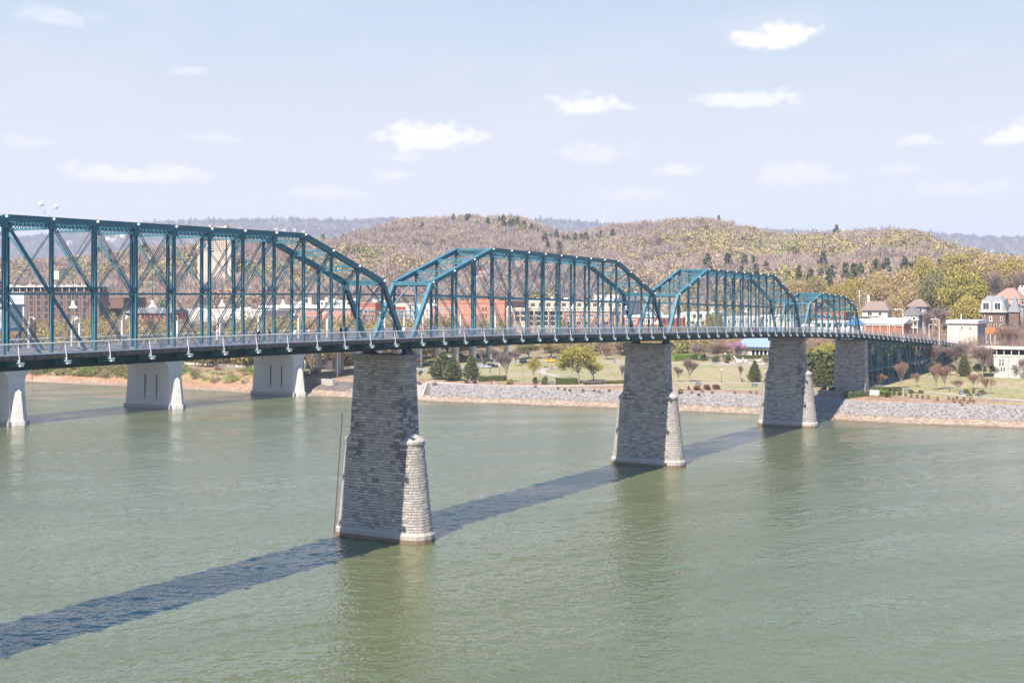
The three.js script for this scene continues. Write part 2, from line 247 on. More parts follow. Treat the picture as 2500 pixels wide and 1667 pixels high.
// ---------------------------------------------------------------- the river
{
  const S = 512, wave = tex(S, (x, y) => { let h = 0; const w = [[1, 7, .5], [-3, 11, .42], [6, 13, .36], [-9, 15, .3], [3, 23, .3], [14, 19, .24], [-17, 26, .2], [8, 37, .18], [-25, 41, .13], [30, 52, .1]]; w.forEach(([a, b, k], i) => { h += k * Math.sin(2 * Math.PI * (a * x + b * y) + i * 2.1 + 2.5 * Math.sin(2 * Math.PI * ((i % 3 + 1) * x + (i % 2 + 1) * y + i * .37))); }); return .5 + h * .11 + (fbm(x * 64, y * 64, 3, 5, 64) - .5) * .5; }, false);
  const calm = tex(512, (x, y) => { const n = fbm(x * 5, y * 12, 5, 77, 5); return .05 + .2 * smooth(.36, .66, n); }, false);
  const hue = tex(512, (x, y) => { const n = fbm(x * 4, y * 9, 5, 57, 4), m = fbm(x * 18, y * 40, 4, 5, 18); const q = .88 + .08 * n + .04 * m; return [q, q, q]; });
  const m = new THREE.MeshPhysicalMaterial({ roughness: 1, ior: 1.7, name: 'river_water' });
  m.color.setRGB(.098, .114, .05);
  const turn = (t, a, b) => { const c = rep(t, a, b); c.rotation = -TH + .15; return c; };
  m.bumpMap = turn(wave, 26, 26); m.bumpScale = .2; m.roughnessMap = turn(calm, 330, 170); m.map = turn(hue, 420, 260);
  const pts = [[-1400, 500], [1400, 500], [1400, -900], [-1400, -900]], mb = new MB(); mb.quad(...[0, 1, 2, 3].map((i) => v3(pts[i][0], -.4, pts[i][1])));
  // wind waves as real relief, finer where they are near
  const r = rng(8), comp = []; for (let i = 0; i < 16; i++) { const l = .75 * Math.pow(1.17, i), w = (r() - .5) * 1.9; comp.push([l, Math.sin(w) * 2 * Math.PI / l, Math.cos(w) * 2 * Math.PI / l, r() * 6.28, l * .0115 * Math.min(1, Math.pow(1.7 / l, .8))]); }
  const Zs = [92]; while (Zs[Zs.length - 1] < 620) { const Z = Zs[Zs.length - 1]; Zs.push(Z + .2 * Math.pow(Z / 100, 1.5)); } const cols = 820, pos = [], idx = [], uv = [];
  for (const Z of Zs) { const res = Math.max(.2 * Math.pow(Z / 100, 1.5), Z * 3900 / F / cols); for (let i = 0; i <= cols; i++) { const x = (lerp(-700, 3200, i / cols) - 1250) / F * Z, gust = .55 + .8 * fbm(x * .012 + 5, Z * .02, 3, 19), qx = x + 1.6 * (vnoise(x * .16, Z * .16, 3) - .5), qz = Z + 1.6 * (vnoise(x * .16, Z * .16, 4) - .5); let h = 0; for (const [l, a1, b1, ph, am] of comp) { const f = smooth(2.2, 4, l / res); if (f > 0) h += f * am * Math.sin(a1 * qx + b1 * qz + ph); } pos.push(x, h * gust, -Z); uv.push(x, -Z); } }
  for (let j = 0; j < Zs.length - 1; j++) for (let i = 0; i < cols; i++) { const p = j * (cols + 1) + i, q = p + 1, c = p + cols + 1, d = c + 1; idx.push(p, q, d, p, d, c); }
  const wg = new THREE.BufferGeometry(); wg.setAttribute('position', new THREE.Float32BufferAttribute(pos, 3)); wg.setAttribute('uv', new THREE.Float32BufferAttribute(uv, 2)); wg.setIndex(idx); wg.computeVertexNormals(); struct(add('water', wg, m));
  struct(add('water', mb.geo(), m));
}
// ---------------------------------------------------------------- the footbridge: spans, deck, railings, trestle, stone piers
const DY = curve([[-90, 31.3], [-20, 31.65], [0, 31.7], [60, 31.69], [85, 31.5], [126, 31.02], [168, 30.19], [250, 28.55], [294, 27.32], [348, 25.41], [442, 20.58], [472, 18.93], [505, 16.8], [530, 15.6], [570, 15.0]]);
const bridge = thing('footbridge', 'long teal steel truss footbridge on grey stone piers crossing the river', 'bridge', X0, 0, -Z0, Math.PI / 2 - TH);
const WEST = -7.3;
const pt = (L, y, e) => v3(L, y, e);
{
  const SP = [
    { L0: 0, P: 6.09, n: 16, f0: 4, f1: 12, top: { 1: 40.2, 2: 42.3, 3: 44.4, 4: 46.4, 12: 46.44, 13: 44.39, 14: 42.31, 15: 40.2 }, big: 1 },
    { L0: 98.38, P: 6.143, n: 16, f0: 4, f1: 12, top: { 1: 40.12, 2: 42.03, 3: 44.06, 4: 45.99, 12: 45.02, 13: 42.85, 14: 40.62, 15: 38.42 }, big: 1 },
    { L0: 198.1, P: 5.994, n: 16, f0: 4, f1: 12, top: { 1: 38.27, 2: 40.21, 3: 42.22, 4: 44.14, 12: 43.3, 13: 41.05, 14: 38.85, 15: 36.65 }, big: 0 },
    { L0: 295.2, P: 6.19, n: 10, f0: 3, f1: 7, top: { 1: 35.7, 2: 37.09, 3: 38.54, 7: 37.4, 8: 35.52, 9: 33.58 }, big: 0 },
  ];
  const lamp = new MB().ball(v3(0, 0, 0), .16, 6).geo();
  for (const s of SP) {
    const g = grp('truss_span', bridge), { L0, P, n, f0, f1, top } = s, cy = -.12;
    const Y = (i) => cy + (top[i] !== undefined ? top[i] : lerp(top[f0], top[f1], (i - f0) / (f1 - f0)));
    const X = (i) => L0 + i * P, B = (i) => DY(X(i)) - 1.55, small = n < 16 ? .8 : 1;
    const midA = (Y(f0) + B(f0)) / 2 - (n < 16 ? .2 : 0), midB = (Y(f1) + B(f1)) / 2 - (n < 16 ? .2 : 0), MID = (i) => lerp(midA, midB, (i - f0) / (f1 - f0));
    const ch = .6 * small, cw = .66 * small;
    for (const e of [0, WEST]) {
      for (const [a, b] of [[1, f0], [f0, f1], [f1, n - 1]]) {     // riveted box chords with a lip of cover plate top and bottom
        const c = new MB(), p = pt(X(a), Y(a), e), q = pt(X(b), Y(b), e), d = q.clone().sub(p).normalize(), upv = v3(0, 0, 1).cross(d).normalize(); if (upv.y < 0) upv.negate();
        const off = (v, k) => v.clone().addScaledVector(upv, k);
        c.beam(p, q, cw, ch, upv); c.beam(off(p, ch / 2 + .025), off(q, ch / 2 + .025), cw + .12, .05, upv); c.beam(off(p, -ch / 2 - .02), off(q, -ch / 2 - .02), cw + .08, .04, upv);
        const len = p.distanceTo(q), m = Math.round(len / 1.55); for (let k = 0; k <= m; k++) { const w = p.clone().lerp(q, k / m); c.beam(off(w, -ch * .46), off(w, ch * .46), cw + .03, .12, d); }
        c.build('top_chord', 'teal', g);
      }
      for (const [a, b] of [[0, 1], [n, n - 1]]) {                 // inclined end posts, laced on the inner face
        const c = new MB(), p = pt(X(a), B(a) + .2, e), q = pt(X(b), Y(b) - .05, e), d = q.clone().sub(p).normalize(), t = v3(0, 0, 1).cross(d).normalize(), w = .62 * small, tk = .2;
        for (const k of [-1, 1]) c.beam(p.clone().add(v3(0, 0, k * (w / 2 - .07))), q.clone().add(v3(0, 0, k * (w / 2 - .07))), .14, .62 * small, t);
        const face = Math.sign(t.y) || 1; const o = t.clone().multiplyScalar(face * .29 * small); c.beam(p.clone().add(o), q.clone().add(o), w, .05, t);
        const len = p.distanceTo(q); for (let k = 0; k < len / .6 - 1; k++) { const A = p.clone().addScaledVector(d, k * .6), Bq = p.clone().addScaledVector(d, (k + 1) * .6); const sg = k % 2 ? 1 : -1; c.beam(A.add(v3(0, 0, sg * w * .4)).sub(o), Bq.add(v3(0, 0, -sg * w * .4)).sub(o), .06, .03, t); }
        c.build('end_post', 'teal', g);
      }
      for (let i = 1; i < n; i++) {                                // posts: two channels, joined by lacing
        const c = new MB(), x = X(i), y0 = B(i), y1 = Y(i) - ch / 2, w = (i === 1 || i === n - 1 ? .26 : .31) * (n < 16 ? .85 : 1);
        for (const k of [-1, 1]) c.beam(pt(x + k * w * .36, y0, e), pt(x + k * w * .36, y1, e), w * .28, .36, v3(0, 0, 1));
        c.beam(pt(x, y0, e - .05), pt(x, y1, e - .05), w * .5, .05, v3(0, 0, 1));
        if (s.big) for (let y = y0 + 1.2, k = 0; y < y1 - 1; y += .62, k++) for (const f of [.16]) c.beam(pt(x + (k % 2 ? -1 : 1) * w * .3, y, e + f), pt(x + (k % 2 ? 1 : -1) * w * .3, y + .62, e + f), .05, .025, v3(0, 0, 1));
        c.beam(pt(x, Y(i) - ch / 2 - .75, e + .2), pt(x, Y(i) - ch / 2, e + .2), .75 * small, .03, v3(0, 0, 1));   // gusset
        c.build('post', 'teal', g);
        if (e === 0) { const l = add('node_lamp', lamp, 'whiteLamp', g); l.position.set(x, Y(i) + .12, e + cw / 2 + .16); }
      }
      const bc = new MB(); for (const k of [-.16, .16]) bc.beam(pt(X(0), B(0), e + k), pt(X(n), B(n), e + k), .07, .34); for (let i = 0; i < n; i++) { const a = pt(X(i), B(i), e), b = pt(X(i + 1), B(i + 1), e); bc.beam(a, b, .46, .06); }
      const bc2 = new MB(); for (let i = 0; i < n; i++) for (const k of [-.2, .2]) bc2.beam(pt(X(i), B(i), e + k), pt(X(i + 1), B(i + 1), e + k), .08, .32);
      bc2.build('bottom_chord', 'shadedTeal', g);
      new MB().beam(pt(X(1), MID(1), e), pt(X(n - 1), MID(n - 1), e), .2 * small, .24 * small).build('middle_strut', 'teal', g);
      // double-intersection diagonals: eyebars in pairs, down towards midspan, with lighter counters
      const half = n / 2, bars = (a, b, gap, w) => { const c = new MB(); for (const k of [-gap, gap]) c.beam(a.clone().add(v3(0, 0, k)), b.clone().add(v3(0, 0, k)), .045, w, v3(0, 0, 1).cross(b.clone().sub(a)).normalize()); c.build('diagonal', 'teal', g); };
      const span = n < 16 ? 1 : 2;
      for (let i = 1; i < n; i++) {
        const dir = i < half ? 1 : i > half ? -1 : 0; if (!dir) continue;
        const j = i + dir * span, big = (Math.abs(i - half) > 2 ? .125 : .09) * (s.L0 === 0 ? 1 : .85); if ((j - half) * dir > 1) continue;
        bars(pt(X(i), Y(i) - .2, e), pt(X(j), B(j), e), .17, big * (n < 16 ? .7 : 1));
      }
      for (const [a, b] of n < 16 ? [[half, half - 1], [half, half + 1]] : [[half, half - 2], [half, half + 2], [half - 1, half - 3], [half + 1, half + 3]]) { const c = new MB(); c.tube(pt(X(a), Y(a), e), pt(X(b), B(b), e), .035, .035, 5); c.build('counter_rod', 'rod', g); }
    }
    for (let i = 1; i < n; i++) {                                   // between the trusses: lattice struts, sway braces, laterals
      const x = X(i), y = Y(i), dp = i >= f0 && i <= f1 ? 1.0 : .6, st = new MB(), inc = i < f0 || i > f1;
      st.beam(pt(x, y + .12, -.3), pt(x, y + .12, WEST + .3), .2, .3); st.beam(pt(x, y + .12 - dp * small, -.3), pt(x, y + .12 - dp * small, WEST + .3), .16, .2);
      const k = 10; for (let q = 0; q < k; q++) { const a = lerp(-.35, WEST + .35, q / k), b = lerp(-.35, WEST + .35, (q + 1) / k), lo = y + .12 - dp * small; st.beam(pt(x, q % 2 ? y + .08 : lo, a), pt(x, q % 2 ? lo : y + .08, b), .05, .11, v3(1, 0, 0)); if (!inc) st.beam(pt(x + .03, q % 2 ? lo : y + .08, a), pt(x + .03, q % 2 ? y + .08 : lo, b), .05, .11, v3(1, 0, 0)); }
      st.build('top_strut', 'teal', g);
      if (i > 1 && i < n - 1) {
        const m = MID(i), yy = y - dp, sb = (a, b, o) => { const c = new MB(); if (s.L0 === 0) for (const z of [-.14, .14]) c.beam(a.clone().add(v3(o, z, 0)), b.clone().add(v3(o, z, 0)), .05, .12, v3(1, 0, 0)); else c.beam(a.clone().add(v3(o, 0, 0)), b.clone().add(v3(o, 0, 0)), .07, .26 * small, v3(1, 0, 0)); c.build('sway_brace', 'teal', g); };
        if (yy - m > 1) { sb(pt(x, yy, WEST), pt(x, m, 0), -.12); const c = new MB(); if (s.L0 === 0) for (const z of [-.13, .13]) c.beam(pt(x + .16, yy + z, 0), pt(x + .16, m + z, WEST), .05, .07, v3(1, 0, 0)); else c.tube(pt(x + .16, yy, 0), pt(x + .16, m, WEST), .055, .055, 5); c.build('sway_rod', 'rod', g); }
        const c2 = new MB(); c2.beam(pt(x, m, 0), pt(x, m, WEST), .16, .2); c2.build('cross_strut', 'teal', g);
      }
      if (i < n - 1) { const x2 = X(i + 1), y2 = Y(i + 1), c = new MB(); c.beam(pt(x, y, -.2), pt(x2, y2, WEST + .2), .2, .12); c.beam(pt(x, y - .07, WEST + .2), pt(x2, y2 - .07, -.2), .2, .12); c.build('lateral_brace', 'teal', g); }
    }
    for (const [i, j] of [[1, 0], [n - 1, n]]) {                   // portals
      const f = (t) => [lerp(X(i), X(j), t), lerp(Y(i), B(j), t)], c = new MB(), [xa, ya] = f(.44), [xb, yb] = f(.52), [xt, yt] = f(.02);
      c.beam(pt(xt, yt, -.3), pt(xt, yt, WEST + .3), .3, .34); c.beam(pt(xa, ya, -.25), pt(xa, ya, WEST + .25), .14, .14); c.beam(pt(xb, yb, -.25), pt(xb, yb, WEST + .25), .14, .14);
      for (let q = 0; q < 18; q++) { const a = lerp(-.3, WEST + .3, q / 18), b = lerp(-.3, WEST + .3, (q + 1) / 18), up = q % 2; c.beam(pt(up ? xa : xb, up ? ya : yb, a), pt(up ? xb : xa, up ? yb : ya, b), .05, .05, v3(1, 0, 0)); }
      c.beam(pt(xt, yt - .15, WEST / 2 + .5), pt(xb, yb, -.4), .16, .2, v3(1, 0, 0)); c.beam(pt(xt, yt - .15, WEST / 2 - .5), pt(xb, yb, WEST + .4), .16, .2, v3(1, 0, 0));
      const [xk, yk] = f(.66); for (const [p, q] of [[-.3, -1.6], [WEST + .3, WEST + 1.6]]) c.beam(pt(xk, yk, p), pt(xb, yb - .05, q), .08, .12, v3(1, 0, 0));
      c.build('portal_frame', 'teal', g);
    }
    if (n === 16) for (let i = 2; i < n; i += s.L0 === 0 ? 2 : 4) {        // bell lamps hung over the walk
      const m = MID(i), c = new MB(), x = X(i); c.tube(pt(x, m + 2.2, WEST / 2), pt(x, m - .8, WEST / 2), .05, .05, 5); c.build('lamp_rod', 'teal', g);
      const b = new MB(); b.tube(pt(x, m - .75, WEST / 2), pt(x, m - 1.25, WEST / 2), .12, .2, 8).tube(pt(x, m - 1.25, WEST / 2), pt(x, m - 1.6, WEST / 2), .2, .5, 10).ball(pt(x, m - 1.6, WEST / 2), .18, 5); b.build('hanging_lamp', 'whiteLamp', g);
    }
    // shoes on the piers
    for (const i of [0, n]) for (const e of [0, WEST]) { const x = X(i) + (i ? -.1 : .1), c = new MB(), yb = B(i), yp = s.L0 === 0 && i === 0 ? 28.9 : i ? { 0: 28.8, 98.38: 27.15, 198.1: 25.45, 295.2: 23.0 }[s.L0] : { 98.38: 28.8, 198.1: 27.15, 295.2: 25.45 }[s.L0]; c.box(x, yp, e, 1.1, .25, 1.3); c.hexa([pt(x - .5, yp + .25, e + .45), pt(x + .5, yp + .25, e + .45), pt(x + .5, yp + .25, e - .45), pt(x - .5, yp + .25, e - .45), pt(x - .18, yb + .2, e + .3), pt(x + .18, yb + .2, e + .3), pt(x + .18, yb + .2, e - .3), pt(x - .18, yb + .2, e - .3)]); c.build('bearing_shoe', 'shadedTeal', g); }
  }

  // deck
  const deck = grp('deck', bridge), EE = 2.1, EW = -9.35, cuts = [];
  for (const s of SP) for (let i = 0; i < s.n; i++) cuts.push(s.L0 + i * s.P);
  for (let L = -6.1; L > -95; L -= 6.1) cuts.unshift(L);
  for (let L = 357.2; L < 566; L += 6.1) cuts.push(L);
  const run = (mb, e0, e1, d0, d1, La = cuts[0], Lb = cuts[cuts.length - 1]) => { for (let i = 0; i < cuts.length - 1; i++) { const a = cuts[i], b = cuts[i + 1]; if (a < La - .1 || b > Lb + .1) continue; const ya = DY(a), yb = DY(b); mb.hexa([pt(a, ya + d0, e1), pt(b, yb + d0, e1), pt(b, yb + d0, e0), pt(a, ya + d0, e0), pt(a, ya + d1, e1), pt(b, yb + d1, e1), pt(b, yb + d1, e0), pt(a, ya + d1, e0)]); } return mb; };
  run(new MB(), EW, EE, -.16, 0).build('deck_boards', 'deckWood', deck);
  const kerbs = new MB(); run(kerbs, EE - .16, EE + .03, .005, .14); run(kerbs, EW - .03, EW + .16, .005, .14); kerbs.build('kerb_rail', 'rail', deck);
  for (let i = 0; i < cuts.length - 1; i++) {
    const a = cuts[i] + .012, b = cuts[i + 1] - .012, ya = DY(a), yb = DY(b);
    for (const [e, w] of [[EE + .1, 1], [EW - .1, 0]]) { const c = new MB(); c.beam(pt(a, ya - .25, e), pt(b, yb - .25, e), .14, .46); if (w) c.beam(pt(a + .05, ya - .53, e - .05), pt(b - .05, yb - .53, e - .05), .1, .08); c.build('fascia_board', 'board', deck); }
    // floor beam with a bracket reaching out under the railing at either side
    const x = cuts[i], y = DY(x), c = new MB();
    c.span(x - .12, x + .12, y - 1.35, y - .2, WEST, 0);
    for (const [e0, e1] of [[0, 2.75], [WEST, WEST - 2.75]]) { c.hexa([pt(x - .11, y - 1.35, Math.max(e0, e0)), pt(x + .11, y - 1.35, e0), pt(x + .11, y - .98, e1), pt(x - .11, y - .98, e1), pt(x - .11, y - .66, e0), pt(x + .11, y - .66, e0), pt(x + .11, y - .74, e1), pt(x - .11, y - .74, e1)]); c.box(x, y - .74, e1 - Math.sign(e1 - e0) * .2, .6, .06, .5); c.box(x, y - 1.1, e1 - Math.sign(e1 - e0) * .12, .36, .36, .24); }
    c.build('floor_beam', 'teal', deck);
  }
  for (const e of [.35, -1.2, -3.65, -6.1, -7.65]) { const c = new MB(), dp = e === .35 || e === -7.65 ? -1.32 : -.95; run(c, e - .07, e + .07, dp, -.2); run(c, e - .16, e + .16, dp - .03, dp); c.build('stringer', 'shadedTeal', deck); }
  const lat = new MB(); for (let i = 0; i < cuts.length - 1; i++) if (cuts[i] > -90 && cuts[i] < 350) { const a = cuts[i], b = cuts[i + 1]; lat.beam(pt(a, DY(a) - 1.5, 0), pt(b, DY(b) - 1.5, WEST), .12, .1); lat.beam(pt(a, DY(a) - 1.58, WEST), pt(b, DY(b) - 1.58, 0), .12, .1); } lat.build('bottom_lateral', 'shadedTeal', deck);
  const duct = new MB(); for (let i = 0; i < cuts.length - 1; i++) if (cuts[i] < 350) { const a = cuts[i], b = cuts[i + 1]; duct.tube(pt(a, DY(a) - 1.62, .55), pt(b, DY(b) - 1.62, .55), .07, .07, 6, false); } duct.build('service_pipe', 'shadedTeal', deck);

  // railings: splayed steel stanchions at the brackets, tube rail, woven wire panels
  for (const [e, o] of [[EE + .12, 1], [EW - .12, -1]]) {
    const r = grp('railing', bridge);
    for (let i = 0; i < cuts.length - 1; i++) {
      const a = cuts[i], b = cuts[i + 1], ya = DY(a), yb = DY(b), at = (t, h, k = 0) => pt(lerp(a, b, t), lerp(ya, yb, t) + h, e + k);
      const st = new MB(); st.pipe([at(0, 1.22), at(0, .1, o * .18), at(0, -.42, o * .3), at(0, -.7, o * .3)], .05, 6); st.pipe([at(.0, .02, -o * .05), at(.0, -.35, -o * .02), at(0, -.66, o * .16)], .025, 4); st.box(a, ya - .8, e + o * .52, .62, .07, .5).box(a, ya - 1.12, e + o * .58, .4, .3, .3); st.build('stanchion', 'rail', r);
      const tr = new MB(); tr.tube(at(0, 1.22), at(1, 1.22), .06, .06, 7, false); tr.build('top_rail', 'rail', r);
      const w = new MB(), hgt = 1.02, nn = 34;    // diamond mesh, both ways
      for (let k = -6; k < nn; k++) for (const sgn of [1, -1]) { const t0 = (k) / nn, t1 = (k + 6) / nn, A = clamp(t0), Bq = clamp(t1); if (Bq - A < .005) continue; const h0 = .16 + (A - t0) / (t1 - t0) * hgt, h1 = .16 + (Bq - t0) / (t1 - t0) * hgt; const p = at(A, sgn > 0 ? h0 : 1.34 - h0 , -o * .1), q = at(Bq, sgn > 0 ? h1 : 1.34 - h1, -o * .1); const u = v3(0, .015, 0); w.quad(p.clone().sub(u), q.clone().sub(u), q.clone().add(u), p.clone().add(u)); }
      w.build('mesh_panel', 'mesh', r);
    }
  }

  // trestle beyond the last stone pier
  const tr = grp('trestle', bridge); let prev = null;
  for (let k = 0, L = 362; L < 512; L += k % 2 ? 8.6 : 5.2, k++) {
    const yt = DY(L) - 1.3, gx = wx(L, -3.6), gz = wz(L, -3.6), yg = ground(gx, gz) - .2, hgt = yt - yg; if (hgt < 1.5) break;
    const foot = [1.2, -8.5], headE = [.1, -7.4], ym = Math.max(yg + 1, Math.min(yt - 4, 12.6));
    for (const j of [0, 1]) new MB().beam(pt(L, yg, foot[j]), pt(L, yt, headE[j]), .42, .42, v3(1, 0, 0)).build('trestle_leg', 'teal', tr);
    const c = new MB(), at = (t, j) => pt(L, lerp(yg, yt, t), lerp(foot[j], headE[j], t)), tm = clamp((ym - yg) / hgt); c.beam(at(.97, 0), at(.97, 1), .3, .4); c.beam(at(tm, 0), at(tm, 1), .25, .3);
    for (const [a, b] of [[.03, tm], [tm, .95]]) if ((b - a) * hgt > 1.5) { c.beam(at(a, 0), at(b, 1), .12, .16, v3(1, 0, 0)); c.beam(at(b, 0), at(a, 1), .12, .16, v3(1, 0, 0)); } c.build('bent_brace', 'teal', tr);
    if (prev) for (const j of [0, 1]) { const q = new MB(), [pa, pm] = prev[j]; q.beam(pm, at(tm, j), .25, .32); q.beam(pa, at(.95, j), .2, .24); if (k % 2) { q.beam(pm, at(.93, j), .1, .14); q.beam(pa, at(tm, j), .1, .14); } q.build('trestle_strut', 'teal', tr); }
    prev = [0, 1].map((j) => [at(.95, j), at(tm, j)]);
  }

  // stone piers: every course is laid stone by stone round the plan
  const blocks = [1, 2, 3, 4].map((k) => { const q = rng(90 + k), b = new MB(), f = () => .5 - q() * .07, c = .10; // a rough-faced stone: bevelled cushion, x along, y up, z outward from 0 (inside) to 1 (face)
    const back = [v3(-.5, 0, 0), v3(.5, 0, 0), v3(.5, 1, 0), v3(-.5, 1, 0)], edge = [v3(-.5, 0, .87), v3(.5, 0, .87), v3(.5, 1, .87), v3(-.5, 1, .87)], face = [v3(-f() + .02, .08 + q() * .05, .92 + q() * .1), v3(f() - .02, .08 + q() * .05, .92 + q() * .1), v3(f() - .02, .9, .92 + q() * .1), v3(-f() + .02, .9, .92 + q() * .1)];
    b.quad(...face); for (let i = 0; i < 4; i++) { const j = (i + 1) % 4; b.quad(edge[i], edge[j], face[j], face[i]); b.quad(back[i], back[j], edge[j], edge[i]); } return b; });
  const blockGeo = blocks.map((b) => b.geo());
  function pier(Lc, yTop, spec) {
    const g = grp('stone_pier', bridge), r = rng(Math.round(Lc * 7) + 3); g.position.set(Lc, 0, -3.75);
    const ringAt = (hl, eW, eE, nose) => {   // plan, going round: half thickness hl along the river axis, ends rounded by 'nose'
      const p = []; const arc = (ec, sg) => { for (let k = 0; k <= 6; k++) { const w = (-90 + k * 30) * Math.PI / 180; p.push([-sg * hl * Math.sin(w), ec + sg * nose * Math.pow(Math.cos(w), .85)]); } };
      if (nose > .05) { arc(eE - nose, 1); arc(eW + nose, -1); } else p.push([hl, eE], [-hl, eE], [-hl, eW], [hl, eW]); return p; };
    const bulk = {}; const single = [];
    const wall = (y0, y1, plan0, plan1, ch0) => {
      const courses = Math.round((y1 - y0) / ch0); let y = y0;
      const hs = Array.from({ length: courses }, () => .82 + r() * .36), tot = hs.reduce((a, b) => a + b, 0);
      for (let k = 0; k < courses; k++) {
        const h = hs[k] / tot * (y1 - y0), t = (y + h / 2 - y0) / (y1 - y0), pl = plan0.map((p, i) => [lerp(p[0], plan1[i][0], t), lerp(p[1], plan1[i][1], t)]);
        const nP = pl.length, cum = [0]; for (let i = 0; i < nP; i++) cum.push(cum[i] + Math.hypot(pl[(i + 1) % nP][0] - pl[i][0], pl[(i + 1) % nP][1] - pl[i][1]));
        const at = (t) => { let i = 0; while (i < nP - 1 && t > cum[i + 1]) i++; const f = (t - cum[i]) / Math.max(1e-6, cum[i + 1] - cum[i]), p = pl[i], q = pl[(i + 1) % nP]; return [lerp(p[0], q[0], f), lerp(p[1], q[1], f)]; };
        const turnAt = (i) => { const p = pl[(i + nP - 1) % nP], q = pl[i], n = pl[(i + 1) % nP], a1 = Math.atan2(q[1] - p[1], q[0] - p[0]), a2 = Math.atan2(n[1] - q[1], n[0] - q[0]); return Math.abs(Math.atan2(Math.sin(a2 - a1), Math.cos(a2 - a1))); };
        const fixed = []; for (let i = 0; i < nP; i++) if (turnAt(i) > 1.0) fixed.push(cum[i]); if (!fixed.length) fixed.push(0); fixed.push(fixed[0] + cum[nP]);
        for (let k2 = 0; k2 < fixed.length - 1; k2++) {
          let s = fixed[k2]; const end = fixed[k2 + 1]; let first = true;
          while (s < end - .01) {
            const W = cum[nP], bend = (() => { let i = 0; const t = s % W; while (i < nP - 1 && t > cum[i + 1]) i++; return cum[i + 1] - cum[i] < 1.6; })();
            let w = bend ? .5 + r() * .35 : .62 + r() * .85; if (first) w *= k % 2 ? .6 : 1.1; first = false; if (end - s - w < .45) w = end - s;
            const A = at(s % W), Bq = at((s + w) % W || (s + w > W ? 0 : s + w)), dx = Bq[0] - A[0], dz = Bq[1] - A[1], len = Math.hypot(dx, dz), ang = Math.atan2(dz, -dx), x = (A[0] + Bq[0]) / 2, z = (A[1] + Bq[1]) / 2;
            const st2 = fbm(z * 1.1 + 40, y * .22 + Lc, 3, 71), dark = spec.dark(z, y) + (st2 - .5) * .9;
            let tone = Math.floor(r() * 3); if (r() < .14) tone = 5; if (r() < .13 + dark * .5) tone = 3; if (dark + r() * .5 > .86) tone = 4; if (Math.abs(z + .2) > 5.6 && tone > 2) tone = r() < .6 ? 1 : 5;
            const depth = .24 + r() * .05 + (r() < .1 ? .03 : 0), q = new THREE.Quaternion().setFromAxisAngle(v3(0, 1, 0), ang), scl = v3(len - .024, h - .05, depth), pos = v3(x, y + .025, z).add(v3(0, 0, 1).applyQuaternion(q).multiplyScalar(-.18));
            single.push({ v: Math.floor(r() * 4), tone, pos, q, scl, size: x < 0 ? len * h * (y < 16 ? 1.0 : .8) : 0 });
            s += w;
          }
        }
        y += h;
      }
    };
    const core = new MB();
    const shell = (y0, y1, p0, p1) => { const sh = (p) => p.map(([a, b]) => { const l = Math.hypot(a, b) || 1; return [a * (1 - .14 / Math.max(1, Math.abs(a) + .01)), b * (1 - .1 / l)]; }); core.prism(sh(p0), y0, y1, sh(p1)); };
    if (spec.body) {
      const b0 = ringAt(2.45, -9.15, 7.9, 2.3), b1 = ringAt(2.2, -7.6, 6.35, 2.1), u0 = ringAt(2.17, -5.85, 4.45, .0), u1 = ringAt(1.7, -5.25, 4.15, .0), foot = ringAt(2.8, -9.5, 8.25, 2.5), foot1 = ringAt(2.5, -9.2, 7.95, 2.3);
      shell(-8, 15.2, b0, b1); shell(15.2, yTop - .8, u0, u1);
      new MB().prism(foot, .55, 1.15, foot).prism(foot, 1.15, 1.6, foot1).build('plinth', 'plinth', g); new MB().prism(foot.map((p) => [p[0] * 1.01, p[1] * 1.003]), -6, .55).build('tide_course', 'tide', g);
      wall(1.6, 15.0, b0, b1, spec.ch); wall(15.0, yTop - .8, u0, u1, spec.ch);
      for (const sg of [1, -1]) {      // coped cutwater heads against the shaft
        const c = new MB(), eb = sg > 0 ? 4.2 : -5.3, tip = sg > 0 ? 6.5 : -7.75; const ringE = (k, y) => { const p = []; for (let i = 0; i <= 8; i++) { const w = (-90 + i * 22.5) * Math.PI / 180; p.push(v3(-sg * 2.32 * k * Math.sin(w), y, eb + sg * (Math.abs(tip - eb) * k) * Math.pow(Math.max(0, Math.cos(w)), .85))); } return p; };
        const rings = [ringE(.97, 14.98), ringE(1.03, 15.05), ringE(1.03, 15.45), ringE(.9, 15.75), ringE(.35, 16.65), ringE(.02, 16.75)].map((a) => [v3(a[0].x, a[0].y, sg > 0 ? 3.9 : -5.5), ...a, v3(a[8].x, a[8].y, sg > 0 ? 3.9 : -5.5)]);
        for (let j = 0; j < rings.length - 1; j++) for (let i = 0; i < rings[j].length - 1; i++) c.quad(rings[j][i], rings[j][i + 1], rings[j + 1][i + 1], rings[j + 1][i]); c.build('cutwater_cap', 'capStone', g);
      }
      const cap = ringAt(2.1, -5.85, 4.7, 0), cap0 = ringAt(1.75, -5.35, 4.25, 0); new MB().prism(cap0, yTop - .82, yTop - .62, cap).prism(cap, yTop - .62, yTop, cap).build('coping', 'stone3', g);
    } else {
      const u0 = ringAt(2.1, -5.5, 5.3, 0), u1 = ringAt(1.6, -4.85, 4.9, 0), cap = ringAt(1.8, -5.05, 5.1, 0), y0 = 5.2; shell(y0 - 3, yTop - .6, u0, u1); wall(y0, yTop - .6, u0, u1, spec.ch); new MB().prism(cap, yTop - .6, yTop, cap).build('coping', 'stone3', g);
    }
    core.build('mortar_core', 'mortar', g);
    single.sort((a, b) => b.size - a.size);
